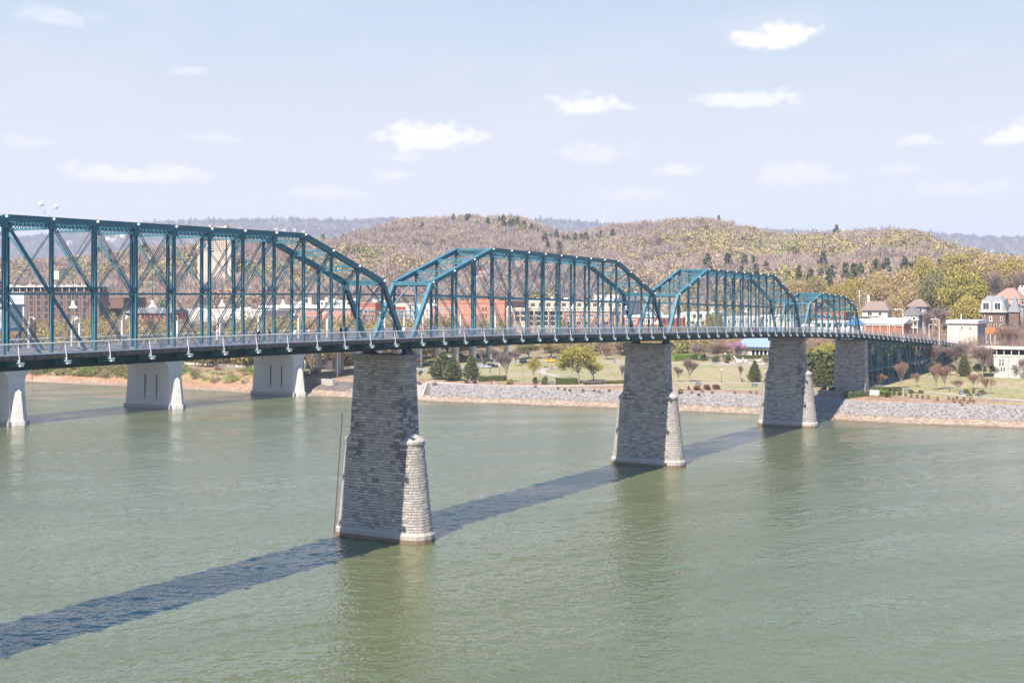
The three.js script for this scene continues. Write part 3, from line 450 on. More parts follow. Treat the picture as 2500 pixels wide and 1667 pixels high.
    single.forEach((s, i) => {
      if (i < spec.singles) { const o = add('stone', blockGeo[s.v], stoneMats[s.tone], g); o.position.copy(s.pos); o.quaternion.copy(s.q); o.scale.copy(s.scl); }
      else { const m = new THREE.Matrix4().compose(s.pos, s.q, s.scl), b = bulk[s.tone] ||= new MB(), p = blocks[s.v].p, t = v3(); for (let k = 0; k < p.length; k += 3) { t.set(p[k], p[k + 1], p[k + 2]).applyMatrix4(m); b.p.push(t.x, t.y, t.z); } }
    });
    for (const t in bulk) stuff(bulk[t].build('stonework', stoneMats[t], g));
    if (spec.rod) { const c = new MB(); c.tube(v3(-1.4, 0, -9.6), v3(-1.4, 19.2, -7.95), .09, .09, 6); c.build('gauge_pole', mat('rust', [.09, .045, .04]), g); }
  }
  const streaks = (lo, hi) => (z, y) => .5 * smooth(2.0, 4.2, Math.abs(z + .3)) * smooth(6.4, 5.2, Math.abs(z + .3)) * smooth(lo, lo + 4, y) * smooth(hi, hi - 7, y) - .25 * smooth(5.5, 6.2, Math.abs(z + .3)) + .12 * smooth(24, 16, y);
  pier(97.95, 28.8, { body: 1, ch: .43, singles: 300, dark: streaks(9, 27), rod: 1 });
  pier(197.3, 27.15, { body: 1, ch: .45, singles: 0, dark: streaks(12, 22) });
  pier(294.7, 25.45, { body: 1, ch: .47, singles: 0, dark: streaks(6, 30) });
  pier(358.6, 23.0, { body: 0, ch: .5, singles: 0, dark: () => .12 });
  pier(-.6, 28.9, { body: 1, ch: .6, singles: 0, dark: () => .1 });
}
// ---------------------------------------------------------------- trees, shrubs, forest
function leafy(name, rgb, o = {}) { const m = new THREE.MeshStandardMaterial({ roughness: .9, vertexColors: true, side: THREE.DoubleSide, name, ...o }); m.color.setRGB(...rgb); return (M[name] = m); }
leafy('budLeaf', [0.271, 0.217, 0.0861]); leafy('oliveLeaf', [0.193, 0.184, 0.0697]); leafy('vividLeaf', [.31, .275, .06]); leafy('goldLeaf', [.35, .28, .075]); leafy('amberLeaf', [.40, .30, .14]);
leafy('pineLeaf', [.105, .12, .042]); leafy('magnoliaLeaf', [0.05, 0.072, 0.028], { roughness: .5 }); leafy('hedgeLeaf', [0.0984, 0.127, 0.0369]); leafy('brightHedge', [0.18, 0.271, 0.0287]); leafy('twig', [0.221, 0.168, 0.152]); leafy('redTwig', [0.271, 0.164, 0.123]);
leafy('pinkBud', [0.41, 0.23, 0.344]); leafy('tanLeaf', [0.295, 0.205, 0.139]); leafy('rustLeaf', [0.18, 0.0738, 0.0451]); leafy('shrubGreen', [0.115, 0.131, 0.041]); leafy('mauveLeaf', [0.213, 0.164, 0.164]); leafy('reedLeaf', [0.369, 0.271, 0.18]);
const rdir = (r) => { const z = r() * 2 - 1, a = r() * 6.2832, s = Math.sqrt(1 - z * z); return v3(s * Math.cos(a), z, s * Math.sin(a)); };
class LB extends MB {     // leaves and twigs: loose faces with a tone of their own
  constructor() { super(); this.c = []; }
  tone(t, n) { for (let i = 0; i < n; i++) this.c.push(t, t, t); }
  leaf(p, s, r, lo = .62, hi = 1.25) { const a = rdir(r), b = rdir(r).cross(a).normalize(); const t = lo + (hi - lo) * r(); const q = p.clone().addScaledVector(a, -s / 2); this.tri(q.clone().addScaledVector(b, -s * .42), q.clone().addScaledVector(b, s * .42), p.clone().addScaledVector(a, s * .6)); this.tone(t, 3); }
  twig(p, d, len, w, r) { const s = rdir(r).cross(d).normalize().multiplyScalar(w / 2), t = .75 + .4 * r(); this.tri(p.clone().sub(s), p.clone().add(s), p.clone().addScaledVector(d, len)); this.tone(t, 3); }
}
function limbs(r, o) {   // a trunk that forks; returns the wood and its tips. o: height, fork, spread, up, depth, trunk
  const wood = new MB(), tips = [];
  const go = (p, d, len, rad, k) => {
    const q = p.clone().addScaledVector(d, len * .55), d2 = d.clone().add(rdir(r).multiplyScalar(.16)).normalize(), e = q.clone().addScaledVector(d2, len * .45), n = k < 2 ? 6 : k < 4 ? 4 : 3;
    wood.tube(p, q, rad, rad * .82, n, false).tube(q, e, rad * .82, rad * .62, n, false);
    if (k >= o.depth) { tips.push([e, d2]); return; }
    const c = k === 0 ? o.fork + 1 : 2 + (r() < .5 ? 1 : 0), a0 = r() * 6.28;
    for (let i = 0; i < c; i++) { const side = v3(Math.cos(a0 + i / c * 6.2832), 0, Math.sin(a0 + i / c * 6.2832)), s = o.spread * (.7 + .6 * r()); const nd = d2.clone().addScaledVector(side.sub(d2.clone().multiplyScalar(side.dot(d2))).normalize(), s).add(v3(0, o.up, 0)).normalize(); go(e, nd, len * (.66 + .2 * r()) * (k === 0 ? o.first || .8 : 1), rad * (c > 2 ? .5 : .6), k + 1); }
    if (k > 0) tips.push([q, d2]);
  };
  const roots = o.stems || 1; for (let i = 0; i < roots; i++) { const a = i / roots * 6.28 + r(), t = roots > 1 ? .28 : .04; go(v3(Math.cos(a) * .15 * (roots - 1) * .4, -.3, Math.sin(a) * .15 * (roots - 1) * .4), v3(Math.cos(a) * t, 1, Math.sin(a) * t).normalize(), o.trunk, o.rad, 0); }
  return { wood, tips };
}
// every model is made about 10 m high, then measured and scaled to the wanted height and width
const MODEL = {};
function model(kind, seed) {
  const r = rng(seed * 101 + 7), crown = new LB(); let wood = new MB(), tips;
  if (kind === 'bare') { ({ wood, tips } = limbs(r, { fork: 3, spread: .4, up: .3, depth: 5, trunk: 2.0, rad: .17, first: 1.0 })); for (const [p, d] of tips) for (let i = 0; i < 11; i++) { const q = d.clone().addScaledVector(rdir(r), .7).add(v3(0, .5, 0)).normalize(); crown.twig(p.clone().addScaledVector(d, -r() * .6), q, .7 + r() * 1.1, .032 + r() * .025, r); } }
  if (kind === 'vase') { ({ wood, tips } = limbs(r, { fork: 2, spread: .3, up: .12, depth: 4, trunk: 2.3, rad: .09, stems: 4 })); for (const [p, d] of tips) for (let i = 0; i < 8; i++) crown.twig(p, d.clone().addScaledVector(rdir(r), .5).add(v3(0, .3, 0)).normalize(), .8 + r() * .9, .05, r); }
  if (kind === 'bud') { ({ wood, tips } = limbs(r, { fork: 3, spread: .62, up: .1, depth: 5, trunk: 2.0, rad: .2, first: .85 })); for (const [p, d] of tips) { for (let i = 0; i < 22; i++) crown.leaf(p.clone().add(rdir(r).multiplyScalar(.75 * Math.cbrt(r()))), .13 + r() * .15, r); crown.twig(p, d, .6, .05, r); } }
  if (kind === 'oak') { ({ wood, tips } = limbs(r, { fork: 4, spread: .75, up: .06, depth: 5, trunk: 1.5, rad: .26, first: .8 })); for (const [p] of tips) { const c = .55 + r() * .5, t = .8 + .35 * r(); for (let i = 0; i < 38; i++) crown.leaf(p.clone().add(rdir(r).multiplyScalar(c * Math.cbrt(r()))), .1 + r() * .12, r, .6 * t, 1.2 * t); } }
  if (kind === 'conifer') { wood.tube(v3(0, -.3, 0), v3(0, 9.6, 0), .2, .02, 6, false); for (let y = .5; y < 9.9; y += .32) { const R = 3.9 * Math.pow(1 - y / 10.2, .72) * (y < 1.5 ? .7 + y * .2 : 1), n = Math.max(3, Math.round(R * 4.4)), a0 = r() * 6.28; for (let i = 0; i < n; i++) { const a = a0 + i / n * 6.28 + (r() - .5) * .5, rr = R * (.78 + .36 * r()), d = v3(Math.cos(a), .14 + .2 * r(), Math.sin(a)); const t = .7 + .5 * r(); for (let k = 0; k < 4; k++) { const f = .45 + .18 * k + .08 * r(), p = v3(0, y, 0).addScaledVector(d, rr * f); for (let q = 0; q < 4; q++) crown.leaf(p.clone().add(rdir(r).multiplyScalar(.34)), .34 + .2 * r(), r, .6 * t, 1.25 * t); } } } }
  if (kind === 'round') { wood.tube(v3(0, -.3, 0), v3(0, 6, 0), .25, .05, 6, false); const lobes = Array.from({ length: 46 }, () => { const d = rdir(r); d.y = Math.abs(d.y) * 1.0 - .15; return [v3(d.x * 3.4, 4.6 + d.y * 4.6, d.z * 3.4), .9 + r() * .8, .75 + .4 * r()]; }); for (const [c, s, t] of lobes) for (let i = 0; i < 60; i++) { const d = rdir(r); crown.leaf(c.clone().addScaledVector(d, s * (.7 + .35 * r())), .32 + .22 * r(), r, .65 * t, 1.25 * t); } }
  if (kind === 'bush') { const lobes = Array.from({ length: 14 }, () => { const d = rdir(r); d.y = Math.abs(d.y); return [v3(d.x * 3.2, 1.5 + d.y * 6.5, d.z * 3.2), 1.6 + r() * .9, .78 + .4 * r()]; }); for (const [c, s, t] of lobes) for (let i = 0; i < 46; i++) crown.leaf(c.clone().addScaledVector(rdir(r), s * (.65 + .4 * r())), .9 + .7 * r(), r, .65 * t, 1.25 * t); for (let i = 0; i < 12; i++) { const d = rdir(r); d.y = Math.abs(d.y) + .4; wood.tube(v3(0, 0, 0), d.normalize().multiplyScalar(5), .25, .05, 3, false); } }
  const W = wood.geo(), C = crown.geo(); C.computeBoundingBox(); const b = C.boundingBox;
  return { W, C, h: b.max.y, w: Math.max(b.max.x - b.min.x, b.max.z - b.min.z) };
}
const NAMES = { bare: ['bare_tree', 'twigs'], vase: ['crape_myrtle', 'twigs'], bud: ['budding_tree', 'crown'], oak: ['budding_oak', 'crown'], conifer: ['conifer', 'crown'], round: ['evergreen_tree', 'crown'], bush: ['shrub', 'foliage'] };
const VARIANTS = { bare: 5, vase: 2, bud: 4, oak: 4, conifer: 2, round: 2, bush: 3 };
let treeN = 0;
function plant(kind, leaf, p, h, w, label, group, category) {
  const k = kind + '_' + (treeN++ % VARIANTS[kind]), m = MODEL[k] ||= model(kind, 1 + (treeN - 1) % VARIANTS[kind] + kind.length * 10);
  const [name, part] = NAMES[kind], t = thing(name, label, category || (kind === 'bush' ? 'shrub' : 'tree'), p.x, p.y, p.z, (treeN * 2.399) % 6.28, group);
  const wd = add(kind === 'bush' ? 'stems' : 'trunk', m.W, kind === 'conifer' || kind === 'round' ? 'bark' : 'paleBark', t), c = add(part, m.C, leaf, t), sx = w / m.w, sy = h / m.h;
  for (const o of [wd, c]) o.scale.set(sx, sy, sx); return t;
}
// a tree whose foot shows at (u, v), or (foot out of sight) one standing at the given distance
function treePin(kind, leaf, u, v, vTop, wpx, label, group, category) { const p = pin(u, v), s = scaleAt(p); return plant(kind, leaf, p, (v - vTop) * s, wpx * s * ({ conifer: 1.22, bare: 1.0, bud: 1.1 }[kind] || 1), label, group, category); }
function treeFar(kind, leaf, u, Z, vTop, wpx, label, group) { const x = (u - 1250) / F * Z, y = ground(x, -Z), s = Z / F; return plant(kind, leaf, v3(x, y, -Z), H + (V0 - vTop) * s - y, wpx * s * (kind === 'oak' ? 1.3 : 1), label, group); }

const TT = [
  ['conifer', 'pineLeaf', 1080, 925, 856, 66, 'broad dark conifer on the bank just right of the nearest stone pier'],
  ['conifer', 'pineLeaf', 1106, 929, 870, 50, 'shorter dark conifer against the right flank of the broad one'],
  ['conifer', 'pineLeaf', 1151, 928, 862, 40, 'narrow dark conifer standing behind red shrubs beside the long hedge'],
  ['conifer', 'pineLeaf', 1843, 932, 879, 34, 'dark conifer at the lawn edge left of the third stone pier'],
  ['conifer', 'pineLeaf', 2004, 944, 868, 44, 'dark conifer between the third and fourth stone piers'],
  ['conifer', 'pineLeaf', 2355, 919, 862, 34, 'tall dark conifer among bare trees on the right lawn'],
  ['round', 'magnoliaLeaf', 2322, 916, 886, 34, 'low dark evergreen left of the tall right conifer'],
  ['round', 'magnoliaLeaf', 2392, 919, 886, 40, 'glossy dark evergreen behind the pale straight trunk at right'],
  ['round', 'magnoliaLeaf', 2430, 920, 889, 36, 'dark evergreen in front of the low concrete building'],
  ['round', 'magnoliaLeaf', 2484, 922, 884, 42, 'dark evergreen close to the right edge of the view'],
  ['round', 'magnoliaLeaf', 2277, 914, 882, 30, 'dark evergreen at the foot of the slope beside the trestle end'],
  ['bud', 'vividLeaf', 1414, 937, 838, 98, 'large yellow-green budding tree on the riverside lawn'],
  ['bud', 'vividLeaf', 1449, 930, 878, 52, 'smaller yellow-green tree just right of the large budding one'],
  ['bud', 'goldLeaf', 1303, 934, 866, 36, 'thin amber budding tree left of the large yellow-green one'],
  ['bare', 'twig', 1239, 934, 853, 58, 'bare grey tree with single trunk at the end of the long hedge'],
  ['bare', 'twig', 1683, 932, 868, 62, 'leaning bare tree on the lawn right of the second pier'],
  ['bare', 'twig', 1656, 932, 890, 34, 'small bare tree left of the leaning one'],
  ['bare', 'twig', 1520, 932, 886, 26, 'slim bare tree close to the left side of the second pier'],
  ['bare', 'twig', 1703, 880, 836, 62, 'wide bare tree with pale trunk behind the bright green hedge'],
  ['bare', 'redTwig', 1648, 868, 832, 56, 'bare reddish tree above the bright green hedge'],
  ['bare', 'redTwig', 1762, 872, 834, 66, 'bare reddish tree left of the pink blossom'],
  ['bud', 'pinkBud', 1798, 872, 832, 48, 'pink blossoming tree beside the blue-roofed pavilion'],
  ['bud', 'pinkBud', 1887, 868, 846, 26, 'small pink blossoming tree at the right end of the pavilion'],
  ['bare', 'twig', 1845, 868, 836, 40, 'bare tree standing in front of the blue-roofed pavilion'],
  ['bare', 'twig', 1178, 889, 848, 40, 'bare tree beside the street right of the narrow conifer'],
  ['bare', 'twig', 1258, 893, 848, 40, 'bare tree between parked cars beyond the hedge'],
  ['bare', 'twig', 1205, 884, 846, 46, 'bare tree in front of two dark parked cars'],
  ['bud', 'oliveLeaf', 1292, 876, 836, 70, 'olive budding tree behind the dark car'],
  ['bud', 'budLeaf', 1345, 874, 834, 66, 'tan budding tree behind the yellow car'],
  ['bare', 'twig', 1385, 876, 838, 40, 'bare tree left of the large yellow-green one by the street'],
  ['bare', 'redTwig', 1480, 878, 836, 60, 'bare reddish tree right of the large yellow-green one'],
  ['bare', 'twig', 1514, 868, 832, 50, 'bare tree behind the top of the second pier'],
  ['bare', 'redTwig', 1600, 862, 830, 60, 'bare tree just right of the second pier top'],
  ['bud', 'vividLeaf', 2022, 908, 832, 66, 'bright yellow-green tree left of the fourth stone pier'],
  ['bud', 'oliveLeaf', 1986, 900, 838, 54, 'olive budding tree right of the third stone pier'],
  ['bare', 'redTwig', 2000, 880, 826, 60, 'bare reddish tree behind the yellow-green ones at the piers'],
  ['bare', 'redTwig', 2095, 946, 889, 34, 'slim bare tree in front of the fourth stone pier'],
  ['vase', 'redTwig', 2146, 946, 907, 56, 'rust-brown vase-shaped tree at the trestle foot'],
  ['bare', 'redTwig', 2203, 948, 876, 50, 'bare upright tree on the slope below the trestle'],
  ['vase', 'redTwig', 2238, 944, 906, 32, 'small vase-shaped tree right of the upright bare one'],
  ['bare', 'redTwig', 2288, 952, 878, 48, 'pinkish bare tree on the right lawn, left of a close pair'],
  ['bare', 'redTwig', 2308, 950, 888, 44, 'pinkish bare tree on the right lawn, right of a close pair'],
  ['vase', 'redTwig', 2343, 955, 924, 44, 'low vase-shaped tree behind the blue bin at right'],
  ['vase', 'redTwig', 2380, 950, 908, 54, 'tallest vase-shaped tree of the right lawn trio'],
  ['vase', 'redTwig', 2412, 962, 918, 52, 'vase-shaped tree right of the sitting people'],
  ['bare', 'twig', 2282, 908, 832, 84, 'wide bare tree hiding the bridge end, leftmost of three'],
  ['bare', 'twig', 2336, 908, 828, 84, 'wide bare tree hiding the bridge end, middle of three'],
  ['bare', 'twig', 2400, 922, 834, 88, 'wide bare tree with pale straight trunk near the low concrete building'],
  ['bare', 'redTwig', 2462, 872, 790, 92, 'tall rosy bare tree above the end of the bridge'],
  ['bare', 'twig', 2498, 926, 868, 62, 'bare grey tree cut by the right edge above the lawn'],
  ['bare', 'twig', 1026, 928, 900, 22, 'tiny bare tree between the nearest pier and the steps'],
  ['bare', 'redTwig', 1020, 898, 872, 40, 'low bare reddish tree under the viaduct columns'],
  ['bare', 'twig', 1808, 932, 886, 22, 'sapling on the lawn left of the dark conifer'],
  ['bare', 'twig', 1872, 900, 866, 34, 'bare tree touching the left edge of the third pier'],
];
for (const t of TT) treePin(...t);
const TF = [
  ['oak', 'vividLeaf', 2352, 655, 648, 112, 'largest bright yellow-green oak on the slope, above the white building'],
  ['oak', 'goldLeaf', 2364, 600, 716, 78, 'round golden tree directly behind the white building'],
  ['oak', 'amberLeaf', 2150, 760, 652, 62, 'amber oak above the H-shaped power poles'],
  ['oak', 'amberLeaf', 2208, 770, 644, 70, 'amber oak, tallest of the cluster left of the yellow-green oak'],
  ['oak', 'goldLeaf', 2086, 790, 668, 58, 'golden oak above the last truss span'],
  ['oak', 'oliveLeaf', 2280, 700, 650, 80, 'olive oak left of the largest yellow-green one'],
  ['oak', 'amberLeaf', 2215, 700, 690, 56, 'amber tree behind the porch house'],
  ['oak', 'goldLeaf', 2262, 880, 615, 64, 'golden oak below the distant blue ridge'],
  ['oak', 'goldLeaf', 2330, 860, 605, 84, 'wide golden oak on the skyline of the right slope'],
  ['oak', 'amberLeaf', 2412, 850, 612, 90, 'amber oak above the red-roofed row houses'],
  ['oak', 'goldLeaf', 2482, 820, 620, 90, 'golden oak at the right edge of the slope'],
  ['oak', 'budLeaf', 2380, 900, 604, 56, 'tan budding tree between skyline oaks'],
  ['bare', 'twig', 2440, 690, 650, 84, 'mauve bare tree behind the red roof'],
  ['bare', 'twig', 2492, 680, 648, 70, 'mauve bare tree right of the red roof'],
  ['oak', 'goldLeaf', 2035, 800, 688, 46, 'golden tree right behind the end of the last span'],
  ['oak', 'budLeaf', 1995, 830, 664, 60, 'tan tree above the third span end'],
  ['oak', 'amberLeaf', 1940, 840, 676, 60, 'amber tree between the third and fourth spans'],
  ['bare', 'twig', 2300, 640, 742, 60, 'bare tree left of the white building'],
  ['bare', 'twig', 2262, 620, 752, 50, 'bare tree right of the brick warehouse'],
  ['oak', 'amberLeaf', 2180, 690, 712, 50, 'amber tree left of the porch house'],
  ['oak', 'goldLeaf', 1745, 640, 758, 46, 'yellow tree on the street behind the third span'],
  ['oak', 'goldLeaf', 1222, 600, 772, 24, 'small yellow tree in front of the salmon brick building'],
  ['oak', 'goldLeaf', 1372, 600, 772, 26, 'small yellow tree between beige and brick buildings'],
  ['bare', 'twig', 78, 500, 738, 40, 'pale bare tree in front of the unfinished building'],
];
for (const t of TF) treeFar(...t);
const SHR = [
  ['bush', 'shrubGreen', 1306, 937, 918, 18, 'round green shrub left of a close pair by the thin amber tree'], ['bush', 'shrubGreen', 1330, 938, 917, 20, 'round green shrub right of a close pair by the thin amber tree'],
  ['bush', 'goldLeaf', 1243, 937, 924, 26, 'low golden shrub at the right end of the long hedge'], ['bush', 'rustLeaf', 1138, 936, 926, 14, 'rusty shrub left of the bin below the narrow conifer'], ['bush', 'rustLeaf', 1158, 936, 926, 16, 'rusty shrub right of the bin below the narrow conifer'],
  ['bush', 'rustLeaf', 1681, 951, 941, 10, 'small round maroon shrub left of the maroon rows'], ['bush', 'rustLeaf', 1704, 952, 940, 24, 'low maroon shrub, left of three in a row'], ['bush', 'rustLeaf', 1726, 951, 938, 24, 'low maroon shrub, middle of three in a row'], ['bush', 'rustLeaf', 1748, 950, 937, 26, 'low maroon shrub, right of three in a row'],
  ['bush', 'oliveLeaf', 1662, 962, 947, 16, 'yellowish riverside bush beside the second pier cutwater'], ['bush', 'brightHedge', 2155, 968, 950, 26, 'rounded light green shrub right of the clipped hedge by the sign'], ['bush', 'hedgeLeaf', 2170, 970, 952, 26, 'rounded green shrub right of the white sign'],
  ['bush', 'shrubGreen', 2184, 966, 952, 14, 'upright green shrub right of the sign, left of two'], ['bush', 'shrubGreen', 2198, 966, 952, 16, 'upright green shrub right of the sign, right of two'], ['bush', 'shrubGreen', 2228, 960, 950, 22, 'low green shrub below the upright bare tree'], ['bush', 'shrubGreen', 2248, 960, 951, 20, 'low green shrub below the small vase-shaped tree'],
  ['bush', 'oliveLeaf', 2362, 960, 948, 24, 'brown-green shrub right of the blue bin'], ['bush', 'oliveLeaf', 2379, 960, 945, 12, 'slim brown-green shrub under the tallest vase-shaped tree'], ['bush', 'oliveLeaf', 2397, 962, 950, 24, 'brown-green shrub behind the sitting people'],
  ['bush', 'magnoliaLeaf', 2012, 957, 942, 22, 'dark shrub in the bridge shade, left of two before the fourth pier'], ['bush', 'magnoliaLeaf', 2032, 957, 942, 24, 'dark shrub in the bridge shade, right of two before the fourth pier'],
  ['bush', 'hedgeLeaf', 1718, 880, 862, 26, 'dark green shrub at the right end of the bright hedge'], ['bush', 'shrubGreen', 1748, 882, 866, 26, 'green shrub left of the blue bench in the plaza'], ['bush', 'hedgeLeaf', 1776, 880, 864, 24, 'green shrub behind the blue bench in the plaza'], ['bush', 'rustLeaf', 1776, 887, 878, 18, 'rusty low shrub right of the blue bench'],
  ['bush', 'shrubGreen', 1182, 889, 878, 14, 'low green mound beside the light blue car'], ['bush', 'mauveLeaf', 1212, 884, 872, 18, 'grey shrub in front of the dark car'], ['bush', 'hedgeLeaf', 2094, 798, 780, 1, ''],
  ['bush', 'reedLeaf', 1062, 941, 931, 18, 'dry tan grass clump right of the top of the steps'], ['bush', 'reedLeaf', 1022, 940, 930, 20, 'dry tan grass clump left of the top of the steps'],
];
for (const t of SHR) if (t[6]) treePin(...t);
// planting rows above the stones: alike, in rows
for (const [u, v] of [[2212, 968], [2226, 970], [2240, 972], [2254, 972], [2268, 974], [2290, 978], [2318, 976], [2328, 980], [2338, 976], [2346, 984], [2354, 979], [2364, 988], [2370, 980], [2378, 984], [2332, 986], [2350, 992]]) treePin('bush', 'tanLeaf', u, v, v - 11, 10, 'tan dormant shrub in the rows between the riprap and the right lawn path', 'dormant shrubs planted in rows on the right bank', 'shrub');
for (const [u, v] of [[1308, 948], [1362, 952], [1378, 954], [1392, 956], [1424, 957], [1450, 958], [1463, 960], [1488, 958], [1690, 962], [1716, 960], [1740, 962], [1795, 962], [1832, 962], [1848, 964], [1864, 966], [1706, 967]]) treePin('bush', 'tanLeaf', u, v, v - 9, 11, 'tan dry shrub on the strip between the riverside path and the riprap', 'dry shrubs along the riprap top', 'shrub');

// clipped hedges
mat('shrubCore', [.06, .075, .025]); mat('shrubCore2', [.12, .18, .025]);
function hedge(label, leaf, u0, v0, u1, v1, hpx, dm) {
  const a = pin(u0, v0), b = pin(u1, v1), len = Math.hypot(b.x - a.x, b.z - a.z), h = hpx * scaleAt(a), r = rng(Math.round(u0)), t = thing('hedge', label, 'hedge', a.x, Math.min(a.y, b.y), a.z, Math.atan2(-(b.z - a.z), b.x - a.x)), c = new LB();
  for (let i = 0; i < len * 75; i++) { const x = r() * len, f = r(), y = f < .45 ? r() * h : h * (.94 + .1 * r()), z = f < .45 ? (r() < .8 ? .5 : -.5) * dm * (.94 + .1 * r()) : (r() - .5) * dm; c.leaf(v3(x, y + .1 * Math.sin(x * 1.3), z), .24 + .16 * r(), r); }
  add('foliage', c.geo(), leaf, t); add('filler_core', new MB().span(.1, len - .1, -.4, h * .9, -dm * .42, dm * .42).geo(), leaf === 'brightHedge' ? 'shrubCore2' : 'shrubCore', t);  // darker solid box added to fill the hedge behind its leaves
}
hedge('long clipped green hedge right of the narrow conifer', 'hedgeLeaf', 1168, 931, 1236, 929, 13, 3.2);
hedge('dark green hedge left of the large yellow-green tree', 'hedgeLeaf', 1356, 938, 1410, 937, 15, 3);
hedge('low mauve and brown planting under the large yellow-green tree', 'mauveLeaf', 1425, 939, 1475, 937, 8, 2.5);
hedge('low olive planting left of the second pier', 'oliveLeaf', 1478, 937, 1522, 935, 7, 2);
hedge('bright green hedge beyond the lawn right of the second pier', 'brightHedge', 1642, 882, 1700, 876, 16, 3);
hedge('clipped green hedge left of the white sign', 'hedgeLeaf', 2066, 972, 2144, 964, 15, 3.5);
hedge('green hedge behind the white sign', 'hedgeLeaf', 2132, 958, 2196, 954, 11, 3);
hedge('dark green hedge along the front of the pavilion', 'hedgeLeaf', 1790, 876, 1882, 874, 9, 2.5);

// ---- woods that read as one mass
function fuzz(seed, kind) {
  const r = rng(seed), g = new LB(), trunkTone = kind === 'pine' ? .5 : .75;
  const tk = (a, b, w) => { const s = v3(w, 0, w * .4); g.tri(a.clone().sub(s), a.clone().add(s), b); g.tone(trunkTone, 3); g.tri(a.clone().add(v3(-w * .4, 0, w)), a.clone().add(v3(w * .4, 0, -w)), b); g.tone(trunkTone, 3); };
  tk(v3(0, -1, 0), v3(0, 7, 0), .28);
  if (kind === 'bare') { for (let i = 0; i < 130; i++) { const d = rdir(r); d.y = Math.abs(d.y) * .8 + .25; d.normalize(); const p = v3(0, 3.2 + r() * 2.2, 0).addScaledVector(d, 1.2 + r() * 3.4); g.twig(p, d.clone().add(v3(0, .55, 0)).addScaledVector(rdir(r), .3).normalize(), 1.4 + r() * 1.8, .2 + .2 * r(), r); } }
  if (kind === 'bud') { const lobes = Array.from({ length: 9 }, () => [v3((r() - .5) * 6.4, 5 + r() * 4.2, (r() - .5) * 6.4), 1.2 + r() * 1.1, .8 + .35 * r()]); for (const [c, s, t] of lobes) for (let i = 0; i < 17; i++) g.leaf(c.clone().addScaledVector(rdir(r), s * (.6 + .5 * r())), .7 + .5 * r(), r, .65 * t, 1.2 * t); for (let i = 0; i < 20; i++) g.twig(v3(0, 3.5, 0), v3((r() - .5) * 1.6, 1, (r() - .5) * 1.6).normalize(), 5, .12, r); }
  if (kind === 'leafy') { const lobes = Array.from({ length: 13 }, () => { const d = rdir(r), q = Math.cbrt(r()); return [v3(d.x * 4.3 * q, 6.4 + d.y * 3.2 * q, d.z * 4.3 * q), 1.1 + r() * 1.0, .78 + .4 * r()]; }); for (const [c, s, t] of lobes) for (let i = 0; i < 44; i++) g.leaf(c.clone().addScaledVector(rdir(r), s * (.55 + .5 * r())), .32 + .34 * r(), r, .62 * t, 1.22 * t); for (let i = 0; i < 26; i++) g.twig(v3(0, 2.5, 0), v3((r() - .5) * 1.8, 1, (r() - .5) * 1.8).normalize(), 5.5, .14, r); }
  if (kind === 'branchy') { for (let i = 0; i < 34; i++) { const d = v3((r() - .5) * 1.5, 1, (r() - .5) * 1.5).normalize(); g.twig(v3(0, 1.5 + r() * 2, 0), d, 5 + r() * 2.5, .16, r); } for (let i = 0; i < 300; i++) { const d = rdir(r); d.y = Math.abs(d.y) * .9 + .2; d.normalize(); const p = v3(0, 3.2 + r() * 2.4, 0).addScaledVector(d, 1.4 + r() * 3.6); g.twig(p, d.clone().add(v3(0, .6, 0)).addScaledVector(rdir(r), .4).normalize(), .9 + r() * 1.4, .08 + .08 * r(), r); } }
  if (kind === 'pine') { for (let y = 2.5; y < 11.6; y += .6) { const R = 2.7 * Math.pow(1 - (y - 2) / 10.4, .6); for (let i = 0; i < 9; i++) { const a = r() * 6.28; g.leaf(v3(Math.cos(a) * R * (.4 + .6 * r()), y + r() * .5, Math.sin(a) * R * (.4 + .6 * r())), 1.1 + .5 * r(), r, .6, 1.25); } } }
  return g.geo();
}
const FUZZ = { bare: [fuzz(1, 'bare'), fuzz(2, 'bare'), fuzz(8, 'bare')], bud: [fuzz(3, 'bud'), fuzz(4, 'bud'), fuzz(7, 'bud')], pine: [fuzz(5, 'pine'), fuzz(6, 'pine')], leafy: [fuzz(11, 'leafy'), fuzz(12, 'leafy'), fuzz(13, 'leafy')], branchy: [fuzz(14, 'branchy'), fuzz(15, 'branchy'), fuzz(16, 'branchy')] };
const mWood = new THREE.MeshStandardMaterial({ roughness: .95, vertexColors: true, side: THREE.DoubleSide, name: 'woodland' });
const KEEP = [];      // places kept clear of woodland: [x, z, radius]
function mass(name, label, list) {   // list: [kind, x, y, z, scale, [r, g, b]]
  const by = {}; list.forEach((t, i) => { const k = t[0] + (i % FUZZ[t[0]].length); (by[k] ||= []).push(t); });
  const o = new THREE.Group(); o.name = numbered(name); scene.add(o); o.userData = { label, category: 'woodland', kind: 'stuff' };
  for (const k in by) { const L = by[k], im = new THREE.InstancedMesh(FUZZ[k.slice(0, -1)][+k.slice(-1)], mWood, L.length), m = new THREE.Matrix4(), q = new THREE.Quaternion(), c = new THREE.Color(); im.name = { bare: 'bare_trees', bud: 'budding_trees', pine: 'pine_trees', leafy: 'budding_trees', branchy: 'bare_trees' }[k.slice(0, -1)]; im.userData.kind = 'stuff';
    L.forEach((t, i) => { q.setFromAxisAngle(v3(0, 1, 0), hash(i, 3, 5) * 6.28); m.compose(v3(t[1], t[2], t[3]), q, v3(t[4] * (.85 + .3 * hash(i, 1, 1)), t[4], t[4] * (.85 + .3 * hash(i, 2, 1)))); im.setMatrixAt(i, m); im.setColorAt(i, c.setRGB(...t[5])); }); im.castShadow = im.receiveShadow = true; o.add(im); }
}
